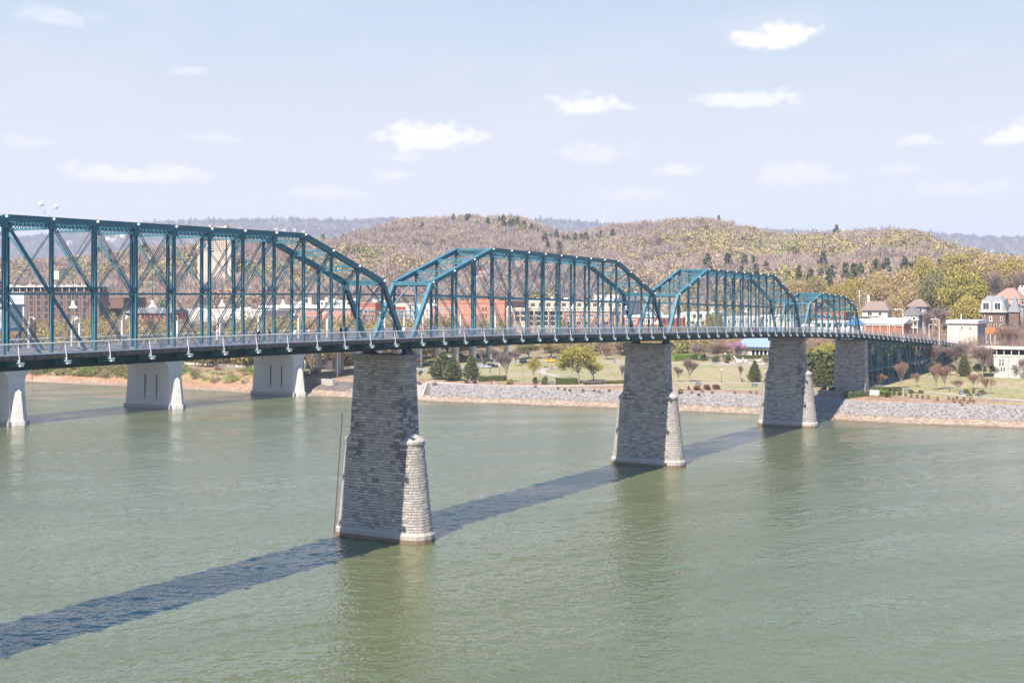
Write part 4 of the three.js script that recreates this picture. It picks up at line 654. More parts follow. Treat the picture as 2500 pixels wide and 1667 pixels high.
const jit = (c, r, k = .25) => { const t = 1 - k / 2 + k * r(); return c.map((x) => x * t * (1 + (r() - .5) * .12)); };
function ridgeTrees() {
  const r = rng(404), out = [];
  for (let i = 0; i < 24000; i++) {
    const Z = 640 + 1500 * Math.sqrt(r() * .98 + .0005), u = -120 + 2740 * r(), x = (u - 1250) / F * Z; if (Z > ridgeZ(u) + 140) continue;
    const L = LofXZ(x, -Z), e = eofXZ(x, -Z); if (L - shore(e) < 262) continue;
    const town = smooth(1050, 800, Z); if (r() < town * .72 || r() < smooth(1100, 700, Z) * .25) continue; if (KEEP.some((k) => (x - k[0]) ** 2 + (-Z - k[1]) ** 2 < k[2] ** 2)) continue;
    const n = fbm(x * .006, Z * .006, 4, 51), n2 = fbm(x * .004 + 9, Z * .004, 3, 88), n3 = r(); let kind, c;
    const budShare = clamp(.34 + (n - .5) * 2.0 + town * .3), pineShare = clamp((n2 - .54) * 2.2 * smooth(.0, .12, .5 - Math.abs((Z - 850) / Math.max(1, ridgeZ(u) - 850) - .5)) + .03) * (ridgeZ(u) - Z < 120 ? .25 : 1);
    if (n3 < pineShare) { kind = 'pine'; c = jit([.085, .095, .05], r, .5); } else if (n3 < pineShare + budShare) { kind = 'bud'; c = jit(r() < .2 ? [.26, .26, .09] : r() < .45 ? [.37, .295, .135] : [.345, .28, .175], r, .35); } else { kind = 'bare'; c = jit(r() < .3 ? [.33, .265, .215] : [.31, .24, .215], r, .3); }
    const y = ground(x, -Z); out.push([kind, x, y - .6, -Z, (kind === 'pine' ? 1.1 : 1) * (.85 + .75 * r()) * (Z < 900 ? .85 : 1.2), c]);
  }
  mass('ridge_forest', 'mauve and olive spring woodland covering the long ridge behind the town', out);
}
function mountainTrees() {
  const r = rng(77), out = [];
  for (let i = 0; i < 17000; i++) { const Z = 4500 + 2150 * r(), u = -150 + 2800 * r(), x = (u - 1250) / F * Z; const y = mountainY(x, Z), n = fbm(x * .003, Z * .003, 3, 5); out.push([r() < .75 ? 'bare' : r() < .5 ? 'bud' : 'pine', x, y - 2, -Z, 1.7 + 1.5 * r(), jit(n > .52 ? [.19, .16, .13] : [.17, .15, .15], r, .5)]); }
  for (let i = 0; i < 2600; i++) { const u = -150 + 2800 * r(), Z = 6480 + 60 * r(), x = (u - 1250) / F * Z; out.push(['bare', x, mountainY(x, Z) - 3, -Z, 1.4 + 1.2 * r() * r(), jit([.17, .15, .14], r, .4)]); }
  mass('mountain_forest', 'hazy bluish woodland over the long flat mountain on the skyline', out);
}
function thickets() {
  const r = rng(31), out = [];
  for (let i = 0; i < 3300; i++) { const e = lerp(-600, -112, r()), d = 40 + 172 * r(), L = shore(e) + d, x = wx(L, e), z = wz(L, e); if (KEEP.some((k) => (x - k[0]) ** 2 + (z - k[1]) ** 2 < k[2] ** 2)) continue; if (e > -192 && d < 165 || e > -228 && e < -190) continue; const tall = e < -228 ? 1.6 : 1.25;
    const bud = r() < .75, c = jit(bud ? (r() < .3 ? [.30, .275, .085] : r() < .5 ? [.34, .26, .10] : [.27, .22, .10]) : [.235, .175, .15], r, .35); out.push([bud ? 'leafy' : 'branchy', x, ground(x, z) - .6, z, (.5 + .55 * r()) * tall, c]); }
  mass('riverside_thicket', 'tangled olive and tan thicket behind the concrete bridge', out);
  const o2 = []; for (let i = 0; i < 1500; i++) { const e = lerp(-480, -215, r()), d = 9 + 22 * r(), L = shore(e) + d, x = wx(L, e), z = wz(L, e); if (KEEP.some((k) => (x - k[0]) ** 2 + (z - k[1]) ** 2 < k[2] ** 2)) continue; const u = 1250 + F * x / -z; if (u > 330 && u < 640 && r() < .85) continue; o2.push(['leafy', x, ground(x, z) - 2.2, z, .34 + .3 * r(), jit(r() < .55 ? [.17, .22, .05] : r() < .5 ? [.30, .24, .13] : [.24, .17, .14], r, .4)]); }
  mass('bank_scrub', 'green and brown scrub on top of the red clay bank at left', o2);
  const o3 = []; for (let i = 0; i < 420; i++) { const e = lerp(-110, -8, r()), d = 178 + 58 * r(), L = shore(e) + d, x = wx(L, e), z = wz(L, e); if (KEEP.some((k) => (x - k[0]) ** 2 + (z - k[1]) ** 2 < k[2] ** 2)) continue; const bud = r() < .3; o3.push([bud ? 'leafy' : 'branchy', x, ground(x, z) - .6, z, .5 + .35 * r(), jit(bud ? [.36, .28, .11] : r() < .5 ? [.30, .19, .17] : [.27, .2, .18], r, .35)]); }
  mass('slope_thicket', 'bare reddish thicket on the slope behind the park', o3);
  const o4 = []; for (let i = 0; i < 1150; i++) { const e = lerp(6, 240, r()), d = 150 + 190 * r(), L = shore(e) + d, x = wx(L, e), z = wz(L, e); if (KEEP.some((k) => (x - k[0]) ** 2 + (z - k[1]) ** 2 < k[2] ** 2)) continue; o4.push([r() < .15 ? 'leafy' : 'branchy', x, ground(x, z) - .6, z, .6 + .5 * r(), jit(r() < .5 ? [.26, .175, .155] : [.235, .175, .15], r, .35)]); }
  mass('bluff_thicket', 'bare thicket around the landing of the footbridge at right', o4);
  const o6 = []; for (let i = 0; i < 900; i++) { const Z = 660 + 330 * r(), u = 1880 + 700 * r(), x = (u - 1250) / F * Z; if (u < 2000 && r() < .5) continue; if (KEEP.some((k) => (x - k[0]) ** 2 + (-Z - k[1]) ** 2 < k[2] ** 2)) continue; const q = r(), bud = q < .72; o6.push([bud ? 'leafy' : q < .95 ? 'branchy' : 'pine', x, ground(x, -Z) - .8, -Z, .8 + .75 * r(), jit(bud ? (r() < .3 ? [.37, .31, .10] : r() < .6 ? [.40, .30, .15] : [.31, .27, .13]) : q < .95 ? [.24, .18, .16] : [.08, .095, .045], r, .35)]); }
  mass('golden_wood', 'golden and amber budding wood on the slope behind the footbridge landing', o6);
  const o5 = []; for (let i = 0; i < 190; i++) { const e = lerp(-26, -9.5, r()), L = lerp(372, 470, r()), x = wx(L, e), z = wz(L, e); o5.push(['pine', x, ground(x, z) - 2.5, z, .7 + .5 * r(), jit([.085, .11, .04], r, .5)]); }
  mass('trestle_screen', 'tall dark evergreen screen growing right behind the trestle legs', o5);
}
// ---------------------------------------------------------------- buildings
mat('brick', [.43, .155, .095], { grain: 3 }); mat('salmonBrick', [.50, .25, .185], { grain: 4 }); mat('darkBrick', [.20, .115, .095], { grain: 3 }); mat('brownBrick', [.19, .13, .11], { grain: 3 }); mat('deepRed', [.30, .06, .05], { grain: 3 });
mat('beige', [.60, .50, .40], { grain: 5 }); mat('cream', [.66, .60, .52], { grain: 5 }); mat('paleWall', [.62, .60, .57], { stain: 6 }); mat('wrap', [.50, .54, .60], { stain: 3, bump: .05 }); mat('greyWall', [.33, .335, .36], { grain: 4 });
mat('roofGrey', [.20, .195, .205], { grain: 2 }); mat('roofBrown', [.24, .18, .16], { grain: 1.5 }); mat('roofWhite', [.78, .77, .74], { grain: 6 }); mat('roofRed', [.40, .22, .175], { grain: 1.5 }); mat('roofBlue', [.09, .20, .40], { roughness: .4, grain: 3 }); mat('paleBlueRoof', [.24, .33, .47], { roughness: .4, grain: 3 }); mat('slate', [.24, .255, .27], { grain: 1.2 });
mat('frameWhite', [.75, .74, .71]); mat('frameDark', [.05, .05, .055]); mat('pane', [.035, .045, .055], { roughness: .12 }); mat('paneBlue', [.08, .11, .15], { roughness: .15 }); mat('tower', [.60, .47, .38], { grain: 6 }); mat('orange', [.62, .17, .05]); mat('wood', [.36, .26, .17], { grain: .6 });  mat('wood2', [.13, .11, .11], { grain: .8 }); mat('awning', [.06, .065, .08]);
function lot(name, label, cat, uL, uR, L, vTop, depth, o = {}) {
  const eL = eOf(uL, L), eR = eOf(uR, L), W = eR - eL, x = wx(L, eL), z = wz(L, eL), yb = o.y ?? Math.min(ground(x, z), ground(wx(L, eR), wz(L, eR))) - .4, g = thing(name, label, cat, x, yb, z, -TH, o.group);
  const hTop = yOf(vTop, L, (eL + eR) / 2) - yb; KEEP.push([wx(L + depth / 2, (eL + eR) / 2), wz(L + depth / 2, (eL + eR) / 2), Math.max(W, depth) * .55 + 3]);
  return { g, W, h: hTop, D: depth, X: (u) => eOf(u, L) - eL, Y: (v, u = (uL + uR) / 2) => yOf(v, L, eOf(u, L)) - yb };
}
const box = (b, name, m, x0, x1, y0, y1, z0, z1) => new MB().span(x0, x1, y0, y1, z0, z1).build(name, m, b.g || b);
function opening(g, x, y, w, h, o = {}) {   // a window standing in the wall at z (front) or on the east end; frame, sill and panes
  const t = o.t || .14, f = new MB(), z = o.z || 0, east = o.east; f.span(x - w / 2 - t, x + w / 2 + t, y - t, y, z - .05, z + .12).span(x - w / 2 - t, x + w / 2 + t, y + h, y + h + t, z - .05, z + .1).span(x - w / 2 - t, x - w / 2, y, y + h, z - .05, z + .1).span(x + w / 2, x + w / 2 + t, y, y + h, z - .05, z + .1);
  const n = o.bars ?? Math.max(1, Math.round(w / 1.3)); for (let i = 1; i < n; i++) f.span(x - w / 2 + i * w / n - .04, x - w / 2 + i * w / n + .04, y, y + h, z - .04, z + .07); if (o.cross) f.span(x - w / 2, x + w / 2, y + h * .5 - .04, y + h * .5 + .04, z - .04, z + .065);
  const fr = f.build('window', o.frame || 'frameWhite', g); const p = new MB().span(x - w / 2, x + w / 2, y, y + h, z - .04, z + .03).build('pane', o.pane || 'pane', fr);
  if (east !== undefined) { fr.rotation.y = Math.PI / 2; fr.position.x = east; } return fr;
}
function row(b, u0, u1, n, vA, vB, fill = .6, o = {}) { for (let i = 0; i < n; i++) { const a = lerp(u0, u1, i / n), c = lerp(u0, u1, (i + 1) / n), xa = b.X(a), xb = b.X(c), y1 = b.Y(vA, a), y0 = b.Y(vB, a); opening(b.g, (xa + xb) / 2, y0, (xb - xa) * fill, y1 - y0, o); } }
function shell(b, m, o = {}) { const e = o.cut ? 0 : 0; box(b, 'wall', m, 0, b.W, 0, b.h, -b.D, 0); const p = o.parapet ?? .7; if (p) { const c = new MB(), t = .4; c.span(-.1, b.W + .1, b.h - p, b.h, 0, .14).span(b.W, b.W + .14, b.h - p, b.h, -b.D, 0).span(-.14, 0, b.h - p, b.h, -b.D, 0).span(-.1, b.W + .1, b.h + .003, b.h + .25, -t, .16).span(b.W - t, b.W + .16, b.h + .003, b.h + .25, -b.D, -t).span(-.16, t, b.h + .003, b.h + .25, -b.D, -t).span(t, b.W - t, b.h + .003, b.h + .25, -b.D, -b.D + t); c.build('parapet', o.trim || m, b.g); } box(b, 'roof', o.roof || 'roofGrey', .4, b.W - .4, b.h + .004, b.h + .1, -b.D + .4, -.4); }
function gable(b, m, rise, along = 'x', over = .5, y = b.h) { const c = new MB(), W = b.W, D = b.D, o = over; if (along === 'x') { const e0 = [v3(-o, y, o), v3(W + o, y, o), v3(W + o, y, -D - o), v3(-o, y, -D - o)], r0 = v3(-o, y + rise, -D / 2), r1 = v3(W + o, y + rise, -D / 2); c.quad(e0[0], e0[1], r1, r0).quad(e0[2], e0[3], r0, r1).tri(e0[1], e0[2], r1).tri(e0[3], e0[0], r0); } else { const r0 = v3(W / 2, y + rise, o), r1 = v3(W / 2, y + rise, -D - o); c.quad(v3(-o, y, o), r0, r1, v3(-o, y, -D - o)).quad(v3(W + o, y, -D - o), r1, r0, v3(W + o, y, o)).tri(v3(-o, y, o), v3(W + o, y, o), r0).tri(v3(W + o, y, -D - o), v3(-o, y, -D - o), r1); } c.span(-o, W + o, y - .2, y, -D - o, o); return c.build('roof', m, b.g); }
function hip(b, m, rise, over = .6, y = b.h, in_ = .5) { const c = new MB(), W = b.W, D = b.D, o = over, k = Math.min(W, D) / 2 * in_ * 2, r = [v3(-o + k, y + rise, -D / 2), v3(W + o - k, y + rise, -D / 2)]; if (r[0].x > r[1].x) { r[0].x = r[1].x = W / 2; } const q = [v3(-o, y, o), v3(W + o, y, o), v3(W + o, y, -D - o), v3(-o, y, -D - o)]; c.quad(q[0], q[1], r[1], r[0]).tri(q[1], q[2], r[1]).quad(q[2], q[3], r[0], r[1]).tri(q[3], q[0], r[0]); c.span(-o, W + o, y - .25, y, -D - o, o); return c.build('roof', m, b.g); }
function units(b, n, seed, m = 'roofWhite') { const r = rng(seed), c = new MB(); for (let i = 0; i < n; i++) { const x = 1.5 + r() * (b.W - 4), z = -2 - r() * (b.D - 4.5); c.box(x, b.h + .1, z, 1.2 + r() * 2, .8 + r() * 1.3, 1.2 + r()); } c.build('roof_unit', m, b.g); }

{ // left: the unfinished block
  const b = lot('unfinished_building', 'large brown building with open concrete top storey behind the nearest truss span', 'building', 12, 241, 505, 712, 8), X = b.X, Y = b.Y;
  box(b, 'wall', 'brownBrick', X(60), b.W, 0, b.h, -b.D, 0); box(b, 'wrapped_wing', 'wrap', 0, X(59.5), 0, b.h - .3, -b.D - 1, .6);
  box(b, 'floor_slab', 'concreteDark', 0, b.W, b.h + .003, b.h + .3, -b.D, .3); const c = new MB(); for (let i = 0; i <= 13; i++) for (const z of [-.4, -4, -7.5]) c.box(lerp(.4, b.W - .4, i / 13), b.h + .3, z, .6, 2.9, .6); c.build('column', 'concrete', b.g); box(b, 'back_wall', 'black', 1.2, b.W - 1.2, b.h + .31, b.h + 3.1, -b.D + 1, -5);
  box(b, 'roof', 'roofWhite', -.7, b.W + .7, b.h + 3.2, b.h + 3.75, -b.D - .5, .9); const s = rng(5), d = new MB(); for (let i = 0; i < 60; i++) d.box(s() * b.W, b.h + 3.76, -.2 - s() * 4, .4 + s() * 1.2, .4 + s() * 1.1, .6); d.build('roof_stack', 'paleWall', b.g);
  const p = new MB(); for (let i = 0; i < 10; i++) { const x = lerp(X(64), b.W - 1, i / 9.3); p.span(x, x + .7, 0, b.h - .3, 0, .35); } p.build('pier', 'darkBrick', b.g);
  for (let f = 0; f < 6; f++) for (let i = 0; i < 9; i++) { const x = lerp(X(64), b.W - 1, (i + .55) / 9.3); opening(b.g, x + .4, 1.6 + f * (b.h - 2) / 6, 2.9, (b.h - 2) / 6 * .66, { frame: 'frameDark', bars: 3, cross: 1 }); }
}
{ const b = lot('brick_building', 'dark brown brick building with white flat canopy roof at left', 'building', 268, 300, 525, 727, 20), X = b.X; shell(b, 'darkBrick', { roof: 'roofWhite' }); box(b, 'side_wing', 'brownBrick', X(240), -.02, 0, b.h - 3.2, -18, -.5); box(b, 'canopy', 'roofWhite', X(236), -.02, b.h - 3.0, b.h - .3, -19, 1.2); for (let f = 0; f < 3; f++) for (let i = 0; i < 2; i++) opening(b.g, X(248 + i * 15), 2 + f * 4.2, 3, 2.4, { z: -.5, frame: 'frameDark' }); for (let i = 0; i < 3; i++) opening(b.g, b.W * (.25 + i * .27), 6, .8, 7, { frame: 'frameDark', bars: 1 }); }
{ const b = lot('brick_shed', 'low red brick building with wide grey roof at left', 'building', 306, 414, 500, 764, 18); box(b, 'wall', 'brick', 0, b.W, 0, b.h, -b.D, 0); gable(b, 'roofGrey', 3.4, 'x', .9); for (let i = 0; i < 9; i++) opening(b.g, b.W * (i + .5) / 9, b.h - 3.4, 1.6, 2.2, { frame: 'frameDark' }); }
{ const b = lot('white_warehouse', 'long plain white warehouse left of the red brick school', 'warehouse', 432, 640, 515, 757, 30); shell(b, 'paleWall', { roof: 'roofWhite', parapet: .5 }); const c = new MB(); for (let i = 1; i < 20; i++) c.span(b.W * i / 20 - .05, b.W * i / 20 + .05, 0, b.h - .6, 0, .06); c.build('wall_seam', 'greyWall', b.g); units(b, 5, 71); }
{ // school-like brick block
  const b = lot('brick_building', 'long red brick building with broad white roof band and gridded windows', 'building', 634, 856, 548, 752, 28), X = b.X, Y = b.Y;
  shell(b, 'salmonBrick', { parapet: 0 }); box(b, 'roof_band', 'roofWhite', -.5, b.W + .5, b.h - .05, b.h + 1.5, -b.D - .4, .8); box(b, 'recessed_entrance', 'deepRed', X(664), X(686), 0, b.h - .3, 0, .3); box(b, 'stair_tower', 'brick', X(777), X(786), 0, b.h - .2, 0, 1.6);
  row(b, 636, 662, 2, 755, 761, .5, { cross: 1 }); row(b, 690, 776, 6, 753.5, 761, .66, { cross: 1, pane: 'paneBlue' }); row(b, 690, 776, 6, 771, 777, .6, { cross: 1, pane: 'paneBlue' }); row(b, 788, 852, 4, 753.5, 761, .62, { cross: 1, pane: 'paneBlue' }); row(b, 788, 852, 4, 771, 777, .55, { cross: 1 });
  box(b, 'door_canopy', 'frameWhite', X(668), X(682), 4, 4.4, .3, 1.8); units(b, 7, 72);
}
{ const b = lot('tan_building', 'tan flat-roofed building above the red brick one with white band', 'building', 776, 858, 600, 734, 20); shell(b, 'cream', { roof: 'roofWhite' }); row(b, 780, 855, 7, 738, 744, .45); units(b, 4, 73); }
{ const b = lot('gabled_house', 'beige gabled house rising behind the red brick school', 'house', 737, 760, 640, 722, 14); box(b, 'wall', 'beige', 0, b.W, 0, b.h, -b.D, 0); hip(b, 'roofBrown', 4.2); opening(b.g, b.W / 2, b.h - 5, 2.4, 3); box(b, 'low_wing', 'cream', -9, -.02, 0, b.h - 4, -b.D, -1); }
{ const b = lot('red_building', 'red brick building between the first two spans with white string courses', 'building', 868, 916, 548, 738, 24), X = b.X; shell(b, 'brick', { trim: 'salmonBrick' }); for (const v of [753, 768]) { const y = b.Y(v); box(b, 'string_course', 'cream', 0, b.W, y, y + .4, 0, .18); } row(b, 872, 914, 3, 756, 764, .6, { pane: 'paneBlue', cross: 1 }); row(b, 872, 914, 3, 775, 783, .6, { pane: 'paneBlue' }); units(b, 3, 74); }
{ const b = lot('beige_building', 'beige building with recessed red bays between two red ones', 'building', 917, 1000, 556, 742, 24), X = b.X; shell(b, 'cream', { roof: 'roofWhite' }); box(b, 'red_bay', 'deepRed', X(962), X(990), 0, b.h - 1.6, 0, .4); box(b, 'red_bay', 'brick', X(922), X(950), 0, b.h - 2.2, 0, .3); row(b, 964, 988, 2, 757, 766, .7, { pane: 'paneBlue', z: .4 }); row(b, 924, 948, 2, 757, 766, .65, { pane: 'paneBlue', z: .3 }); row(b, 964, 988, 2, 774, 783, .7, { z: .4 }); }
{ const b = lot('grey_building', 'pale grey block left of the salmon brick building', 'building', 1003, 1051, 556, 748, 20); shell(b, 'paleWall', { roof: 'roofWhite' }); row(b, 1010, 1048, 4, 755, 760, .4); row(b, 1010, 1048, 4, 764, 769, .4); units(b, 3, 75); }
{ // salmon brick
  const b = lot('brick_building', 'salmon brick building with small square windows and blank right wing', 'building', 1053, 1232, 540, 735, 26), X = b.X; shell(b, 'salmonBrick', { trim: 'salmonBrick' }); const y = b.Y(742); box(b, 'brick_band', 'brick', 0, b.W, y, y + .25, 0, .1); box(b, 'brick_band', 'brick', 0, b.W, y - 6, y - 5.8, 0, .1); box(b, 'pilaster', 'brick', X(1112), X(1117), 0, b.h - .8, 0, .35);
  row(b, 1066, 1112, 5, 751, 758, .42, { bars: 2 }); row(b, 1066, 1112, 5, 765, 772, .42, { bars: 2 }); row(b, 1176, 1190, 2, 751, 759, .3, { frame: 'frameDark' }); row(b, 1176, 1190, 2, 766, 774, .3, { frame: 'frameDark' }); row(b, 1197, 1206, 1, 752, 758, .6); row(b, 1197, 1206, 1, 767, 773, .6); units(b, 6, 76); box(b, 'shop_canopy', 'roofWhite', X(1218), b.W - .2, 3, 6, 0, 2.4); box(b, 'rooftop_wing', 'brick', X(1150), X(1205), b.h + .3, b.h + 2.2, -18, -6);
}
{ // beige block with brick base
  const b = lot('beige_building', 'large beige building with stepped terraces and orange brick ground floors', 'building', 1286, 1506, 545, 733, 30), X = b.X, Y = b.Y; shell(b, 'beige', { trim: 'cream', parapet: 1.2 });
  for (const v of [751, 757]) { const y = Y(v); box(b, 'cornice', 'cream', -.4, b.W + .4, y - .6, y + .3, 0, v === 751 ? .6 : 1.4); }
  box(b, 'brick_base', 'salmonBrick', X(1380), X(1500), 0, Y(763), 0, 2.2); { const y = Y(778); box(b, 'string_course', 'cream', X(1380), X(1500), y, y + .35, 2.2, 2.4); }
  row(b, 1292, 1500, 11, 740, 748, .5, { frame: 'cream', bars: 2 }); row(b, 1384, 1496, 6, 766, 773, .5, { z: 2.2, pane: 'paneBlue', bars: 2 }); row(b, 1384, 1496, 5, 784, 793, .5, { z: 2.2 });
  for (let f = 0; f < 3; f++) row(b, 1290, 1378, 5, 761 + f * 12, 769 + f * 12, .72, { frame: 'frameDark' }); const c = new MB(); for (let i = 0; i <= 5; i++) { const x = lerp(X(1288), X(1378), i / 5); c.span(x - .5, x + .5, 0, Y(759), 0, 1.1); } c.build('pier', 'beige', b.g);
  box(b, 'penthouse', 'cream', X(1440), X(1500), b.h + .3, b.h + 3, -24, -5); units(b, 6, 77);
}
{ const b = lot('beige_building', 'lower beige wing with dark glass left of the large stepped building', 'building', 1236, 1284, 540, 752, 24), X = b.X; shell(b, 'beige', { trim: 'cream' }); box(b, 'glass_bay', 'paneBlue', X(1244), X(1252), 2, b.h - 2, 0, .5); row(b, 1256, 1284, 2, 760, 768, .7, { frame: 'frameDark' }); row(b, 1256, 1284, 2, 773, 782, .7, { frame: 'frameDark' }); const c = new MB(); for (let i = 0; i < 3; i++) c.hexa([v3(X(1243), 6 + i * 2, 1.8), v3(X(1254), 6 + i * 2, 1.8), v3(X(1254), 6.1 + i * 2, 0), v3(X(1243), 6.1 + i * 2, 0), v3(X(1243), 6.2 + i * 2, 1.8), v3(X(1254), 6.2 + i * 2, 1.8), v3(X(1254), 7 + i * 2, 0), v3(X(1243), 7 + i * 2, 0)]); c.build('awning', 'awning', b.g); }
{ const b = lot('dark_building', 'narrow dark grey building at the right end of the beige one', 'building', 1507, 1520, 548, 736, 20); shell(b, 'greyWall', {}); row(b, 1508, 1519, 1, 742, 749, .6); row(b, 1508, 1519, 1, 760, 767, .6); }
{ const b = lot('brick_shop', 'low red brick shop row with white parapet and tall white windows', 'building', 1522, 1668, 545, 771, 20), X = b.X; shell(b, 'brick', { trim: 'roofWhite', roof: 'roofWhite', parapet: .9 }); box(b, 'dark_front', 'deepRed', X(1560), X(1666), 0, b.h - 1, 0, .25); row(b, 1526, 1556, 3, 779, 789, .35, { t: .3 }); row(b, 1566, 1600, 4, 780, 789, .4, { z: .25, t: .35 }); row(b, 1606, 1662, 5, 780, 789, .4, { z: .25, frame: 'frameDark' }); units(b, 6, 78); }
{ const b = lot('white_building', 'white flat-roofed building with dark openings behind the third span', 'building', 1670, 1738, 548, 763, 20); shell(b, 'cream', { trim: 'roofWhite', roof: 'roofWhite' }); row(b, 1674, 1734, 4, 768, 775, .35, { frame: 'frameDark' }); box(b, 'shop_sign', 'paleWall', 2, b.W - 8, 6, 7.6, 0, .3); row(b, 1674, 1734, 5, 784, 793, .6); }
{ const b = lot('white_building', 'long low white wall building right of the yellow street tree', 'building', 1766, 1856, 552, 774, 20); shell(b, 'paleWall', { trim: 'roofWhite', roof: 'roofWhite' }); row(b, 1772, 1850, 5, 782, 788, .3); }
{ const b = lot('cream_building', 'low cream building behind the third span portal', 'building', 1860, 1938, 556, 770, 20); shell(b, 'cream', { trim: 'roofWhite', roof: 'roofBrown' }); row(b, 1864, 1934, 4, 778, 785, .4); }
{ const b = lot('white_shop', 'low white shop front seen through the last truss span', 'building', 1976, 2076, 540, 785, 16); shell(b, 'white', { roof: 'roofWhite' }); row(b, 1980, 2072, 7, 790, 797, .5, { frame: 'frameDark' }); }
{ const b = lot('brick_building', 'tall narrow red brick facades above the white shop front', 'building', 1990, 2062, 590, 763, 18); shell(b, 'brick', {}); row(b, 1992, 2060, 5, 768, 778, .4, { t: .25 }); }
{ // brick warehouse
  const b = lot('brick_warehouse', 'red brick warehouse with white roof beyond the bridge end', 'warehouse', 2112, 2207, 548, 789, 26), X = b.X; box(b, 'wall', 'brick', 0, b.W, 0, b.h, -b.D, 0); const c = new MB(); for (let i = 0; i <= 5; i++) { const x = lerp(.3, b.W - .3, i / 5); c.span(x - .14, x + .14, 0, b.h - .1, 0, .25); } c.build('downpipe', 'cream', b.g); const rf = new MB(); rf.quad(v3(-.5, b.h, .7), v3(b.W + .3, b.h, .7), v3(b.W + .3, b.h + 2.3, -b.D / 2), v3(-.5, b.h + 2.3, -b.D / 2)).quad(v3(b.W + .3, b.h, -b.D - .5), v3(-.5, b.h, -b.D - .5), v3(-.5, b.h + 2.3, -b.D / 2), v3(b.W + .3, b.h + 2.3, -b.D / 2)).tri(v3(b.W + .3, b.h, .7), v3(b.W + .3, b.h, -b.D - .5), v3(b.W + .3, b.h + 2.3, -b.D / 2)).span(-.5, b.W + .3, b.h - .3, b.h, -b.D - .5, .7); rf.build('roof', 'roofWhite', b.g); box(b, 'roof_unit', 'galv', X(2172), X(2184), b.h + .6, b.h + 2.6, -6, -3); box(b, 'fascia', 'paleWall', -.5, b.W + .3, b.h - 1.2, b.h - .32, 0, .4); opening(b.g, 9, 4, 5, 2.6, { east: b.W, frame: 'frameDark' });
}
{ // white building right
  const b = lot('white_building', 'white two-storey box building with flat white roof right of the bridge', 'building', 2314, 2387, 520, 790, 20), X = b.X; box(b, 'wall', 'cream', 0, b.W, 0, b.h, -b.D, 0); box(b, 'roof', 'roofWhite', -.5, b.W + .5, b.h + .01, b.h + 1.5, -b.D - .4, .6); box(b, 'painted_eaves_shadow', 'frameDark', -.3, b.W + .3, b.h - .35, b.h, 0, .2); box(b, 'shade_tinted_east_end', 'greyWall', b.W, b.W + .25, 0, b.h - .4, -b.D + .2, -.2); row(b, 2327, 2334, 1, 796, 803, .5, { frame: 'cream', pane: 'cream' }); row(b, 2346, 2352, 1, 798, 803, .6, { frame: 'cream' }); row(b, 2367, 2373, 1, 799, 804, .5, { frame: 'cream' }); const c = new MB(); c.tube(v3(X(2345), 0, .2), v3(X(2345), b.h - 2, .2), .1, .1, 5); c.build('drainpipe', 'roofRed', b.g); box(b, 'string_course', 'greyWall', 0, b.W, 3.1, 3.25, 0, .1); new MB().tube(v3(X(2339), b.h + 1.5, -8), v3(X(2339), b.h + 4.2, -8), .22, .22, 6).build('flue', 'galv', b.g);  // dark eaves strip and grey east end: shade put into the colour
}
{ // mansard row house
  const b = lot('row_house', 'brown brick row house with grey mansard roof and two white dormers', 'house', 2394, 2456, 560, 760, 12), X = b.X; box(b, 'wall', 'brownBrick', 0, b.W, 0, b.h, -b.D, 0); const h = b.h, c = new MB(), q = (o, y) => [v3(-o, y, o), v3(b.W + o, y, o), v3(b.W + o, y, -b.D - o), v3(-o, y, -b.D - o)], a = q(.5, h + .2), m = q(-.9, h + 5.2), t = q(-3, h + 7.2); c.hexa([...a, ...m]).hexa([...m.map((p) => p.clone().add(v3(0, .01, 0))), ...t]); c.build('mansard_roof', 'slate', b.g); box(b, 'cornice', 'paleWall', -.8, b.W + .8, h - .5, h + .2, -b.D - .5, .9);
  for (const u of [2409, 2437]) { const x = X(u); box(b, 'dormer', 'frameWhite', x - 1.9, x + 1.9, h + .5, h + 4.6, -2, .5); opening(b.g, x, h + .9, 2.6, 3.1, { z: .5, t: .2 }); } row(b, 2414, 2426, 1, 774, 783, .3, { t: .35 }); row(b, 2398, 2408, 1, 766, 775, .4); row(b, 2440, 2452, 1, 774, 783, .3); new MB().hexa([...[[b.W + 1.2, 1.5], [b.W + 6.5, 1.5], [b.W + 6.5, -4], [b.W + 1.2, -4]].map(([x, z]) => v3(x, h - .3, z)), ...[[b.W + 3.8, -1.2], [b.W + 3.9, -1.2], [b.W + 3.9, -1.3], [b.W + 3.8, -1.3]].map(([x, z]) => v3(x, h + 7.6, z))]).build('turret_roof', 'slate', b.g); box(b, 'turret', 'brownBrick', b.W + 1.7, b.W + 6, 0, h - .3, -3.5, 1); row(b, 2398, 2452, 4, 792, 800, .35);
}
{ const b = lot('row_houses', 'terraced houses with one large brick-red hipped roof on the right slope', 'houses', 2408, 2500, 600, 742, 34), X = b.X; box(b, 'wall', 'greyWall', 0, b.W, 0, b.h, -b.D, 0); hip(b, 'roofRed', 8, .8, b.h, .45); for (let i = 0; i < 6; i++) { const x = b.W * .42 + i * 4.4; box(b, 'dormer', i % 2 ? 'frameWhite' : 'greyWall', x, x + 2.2, b.h - 1, b.h + 2.2, -3, .6); box(b, 'dormer_roof', 'slate', x - .4, x + 2.6, b.h + 2.21, b.h + 2.7, -3.5, 1); opening(b.g, x + 1.1, b.h - .4, 1.2, 1.8, { z: .6 }); } box(b, 'white_end', 'frameWhite', -3, -.02, 0, b.h + 1.5, -16, -6); }
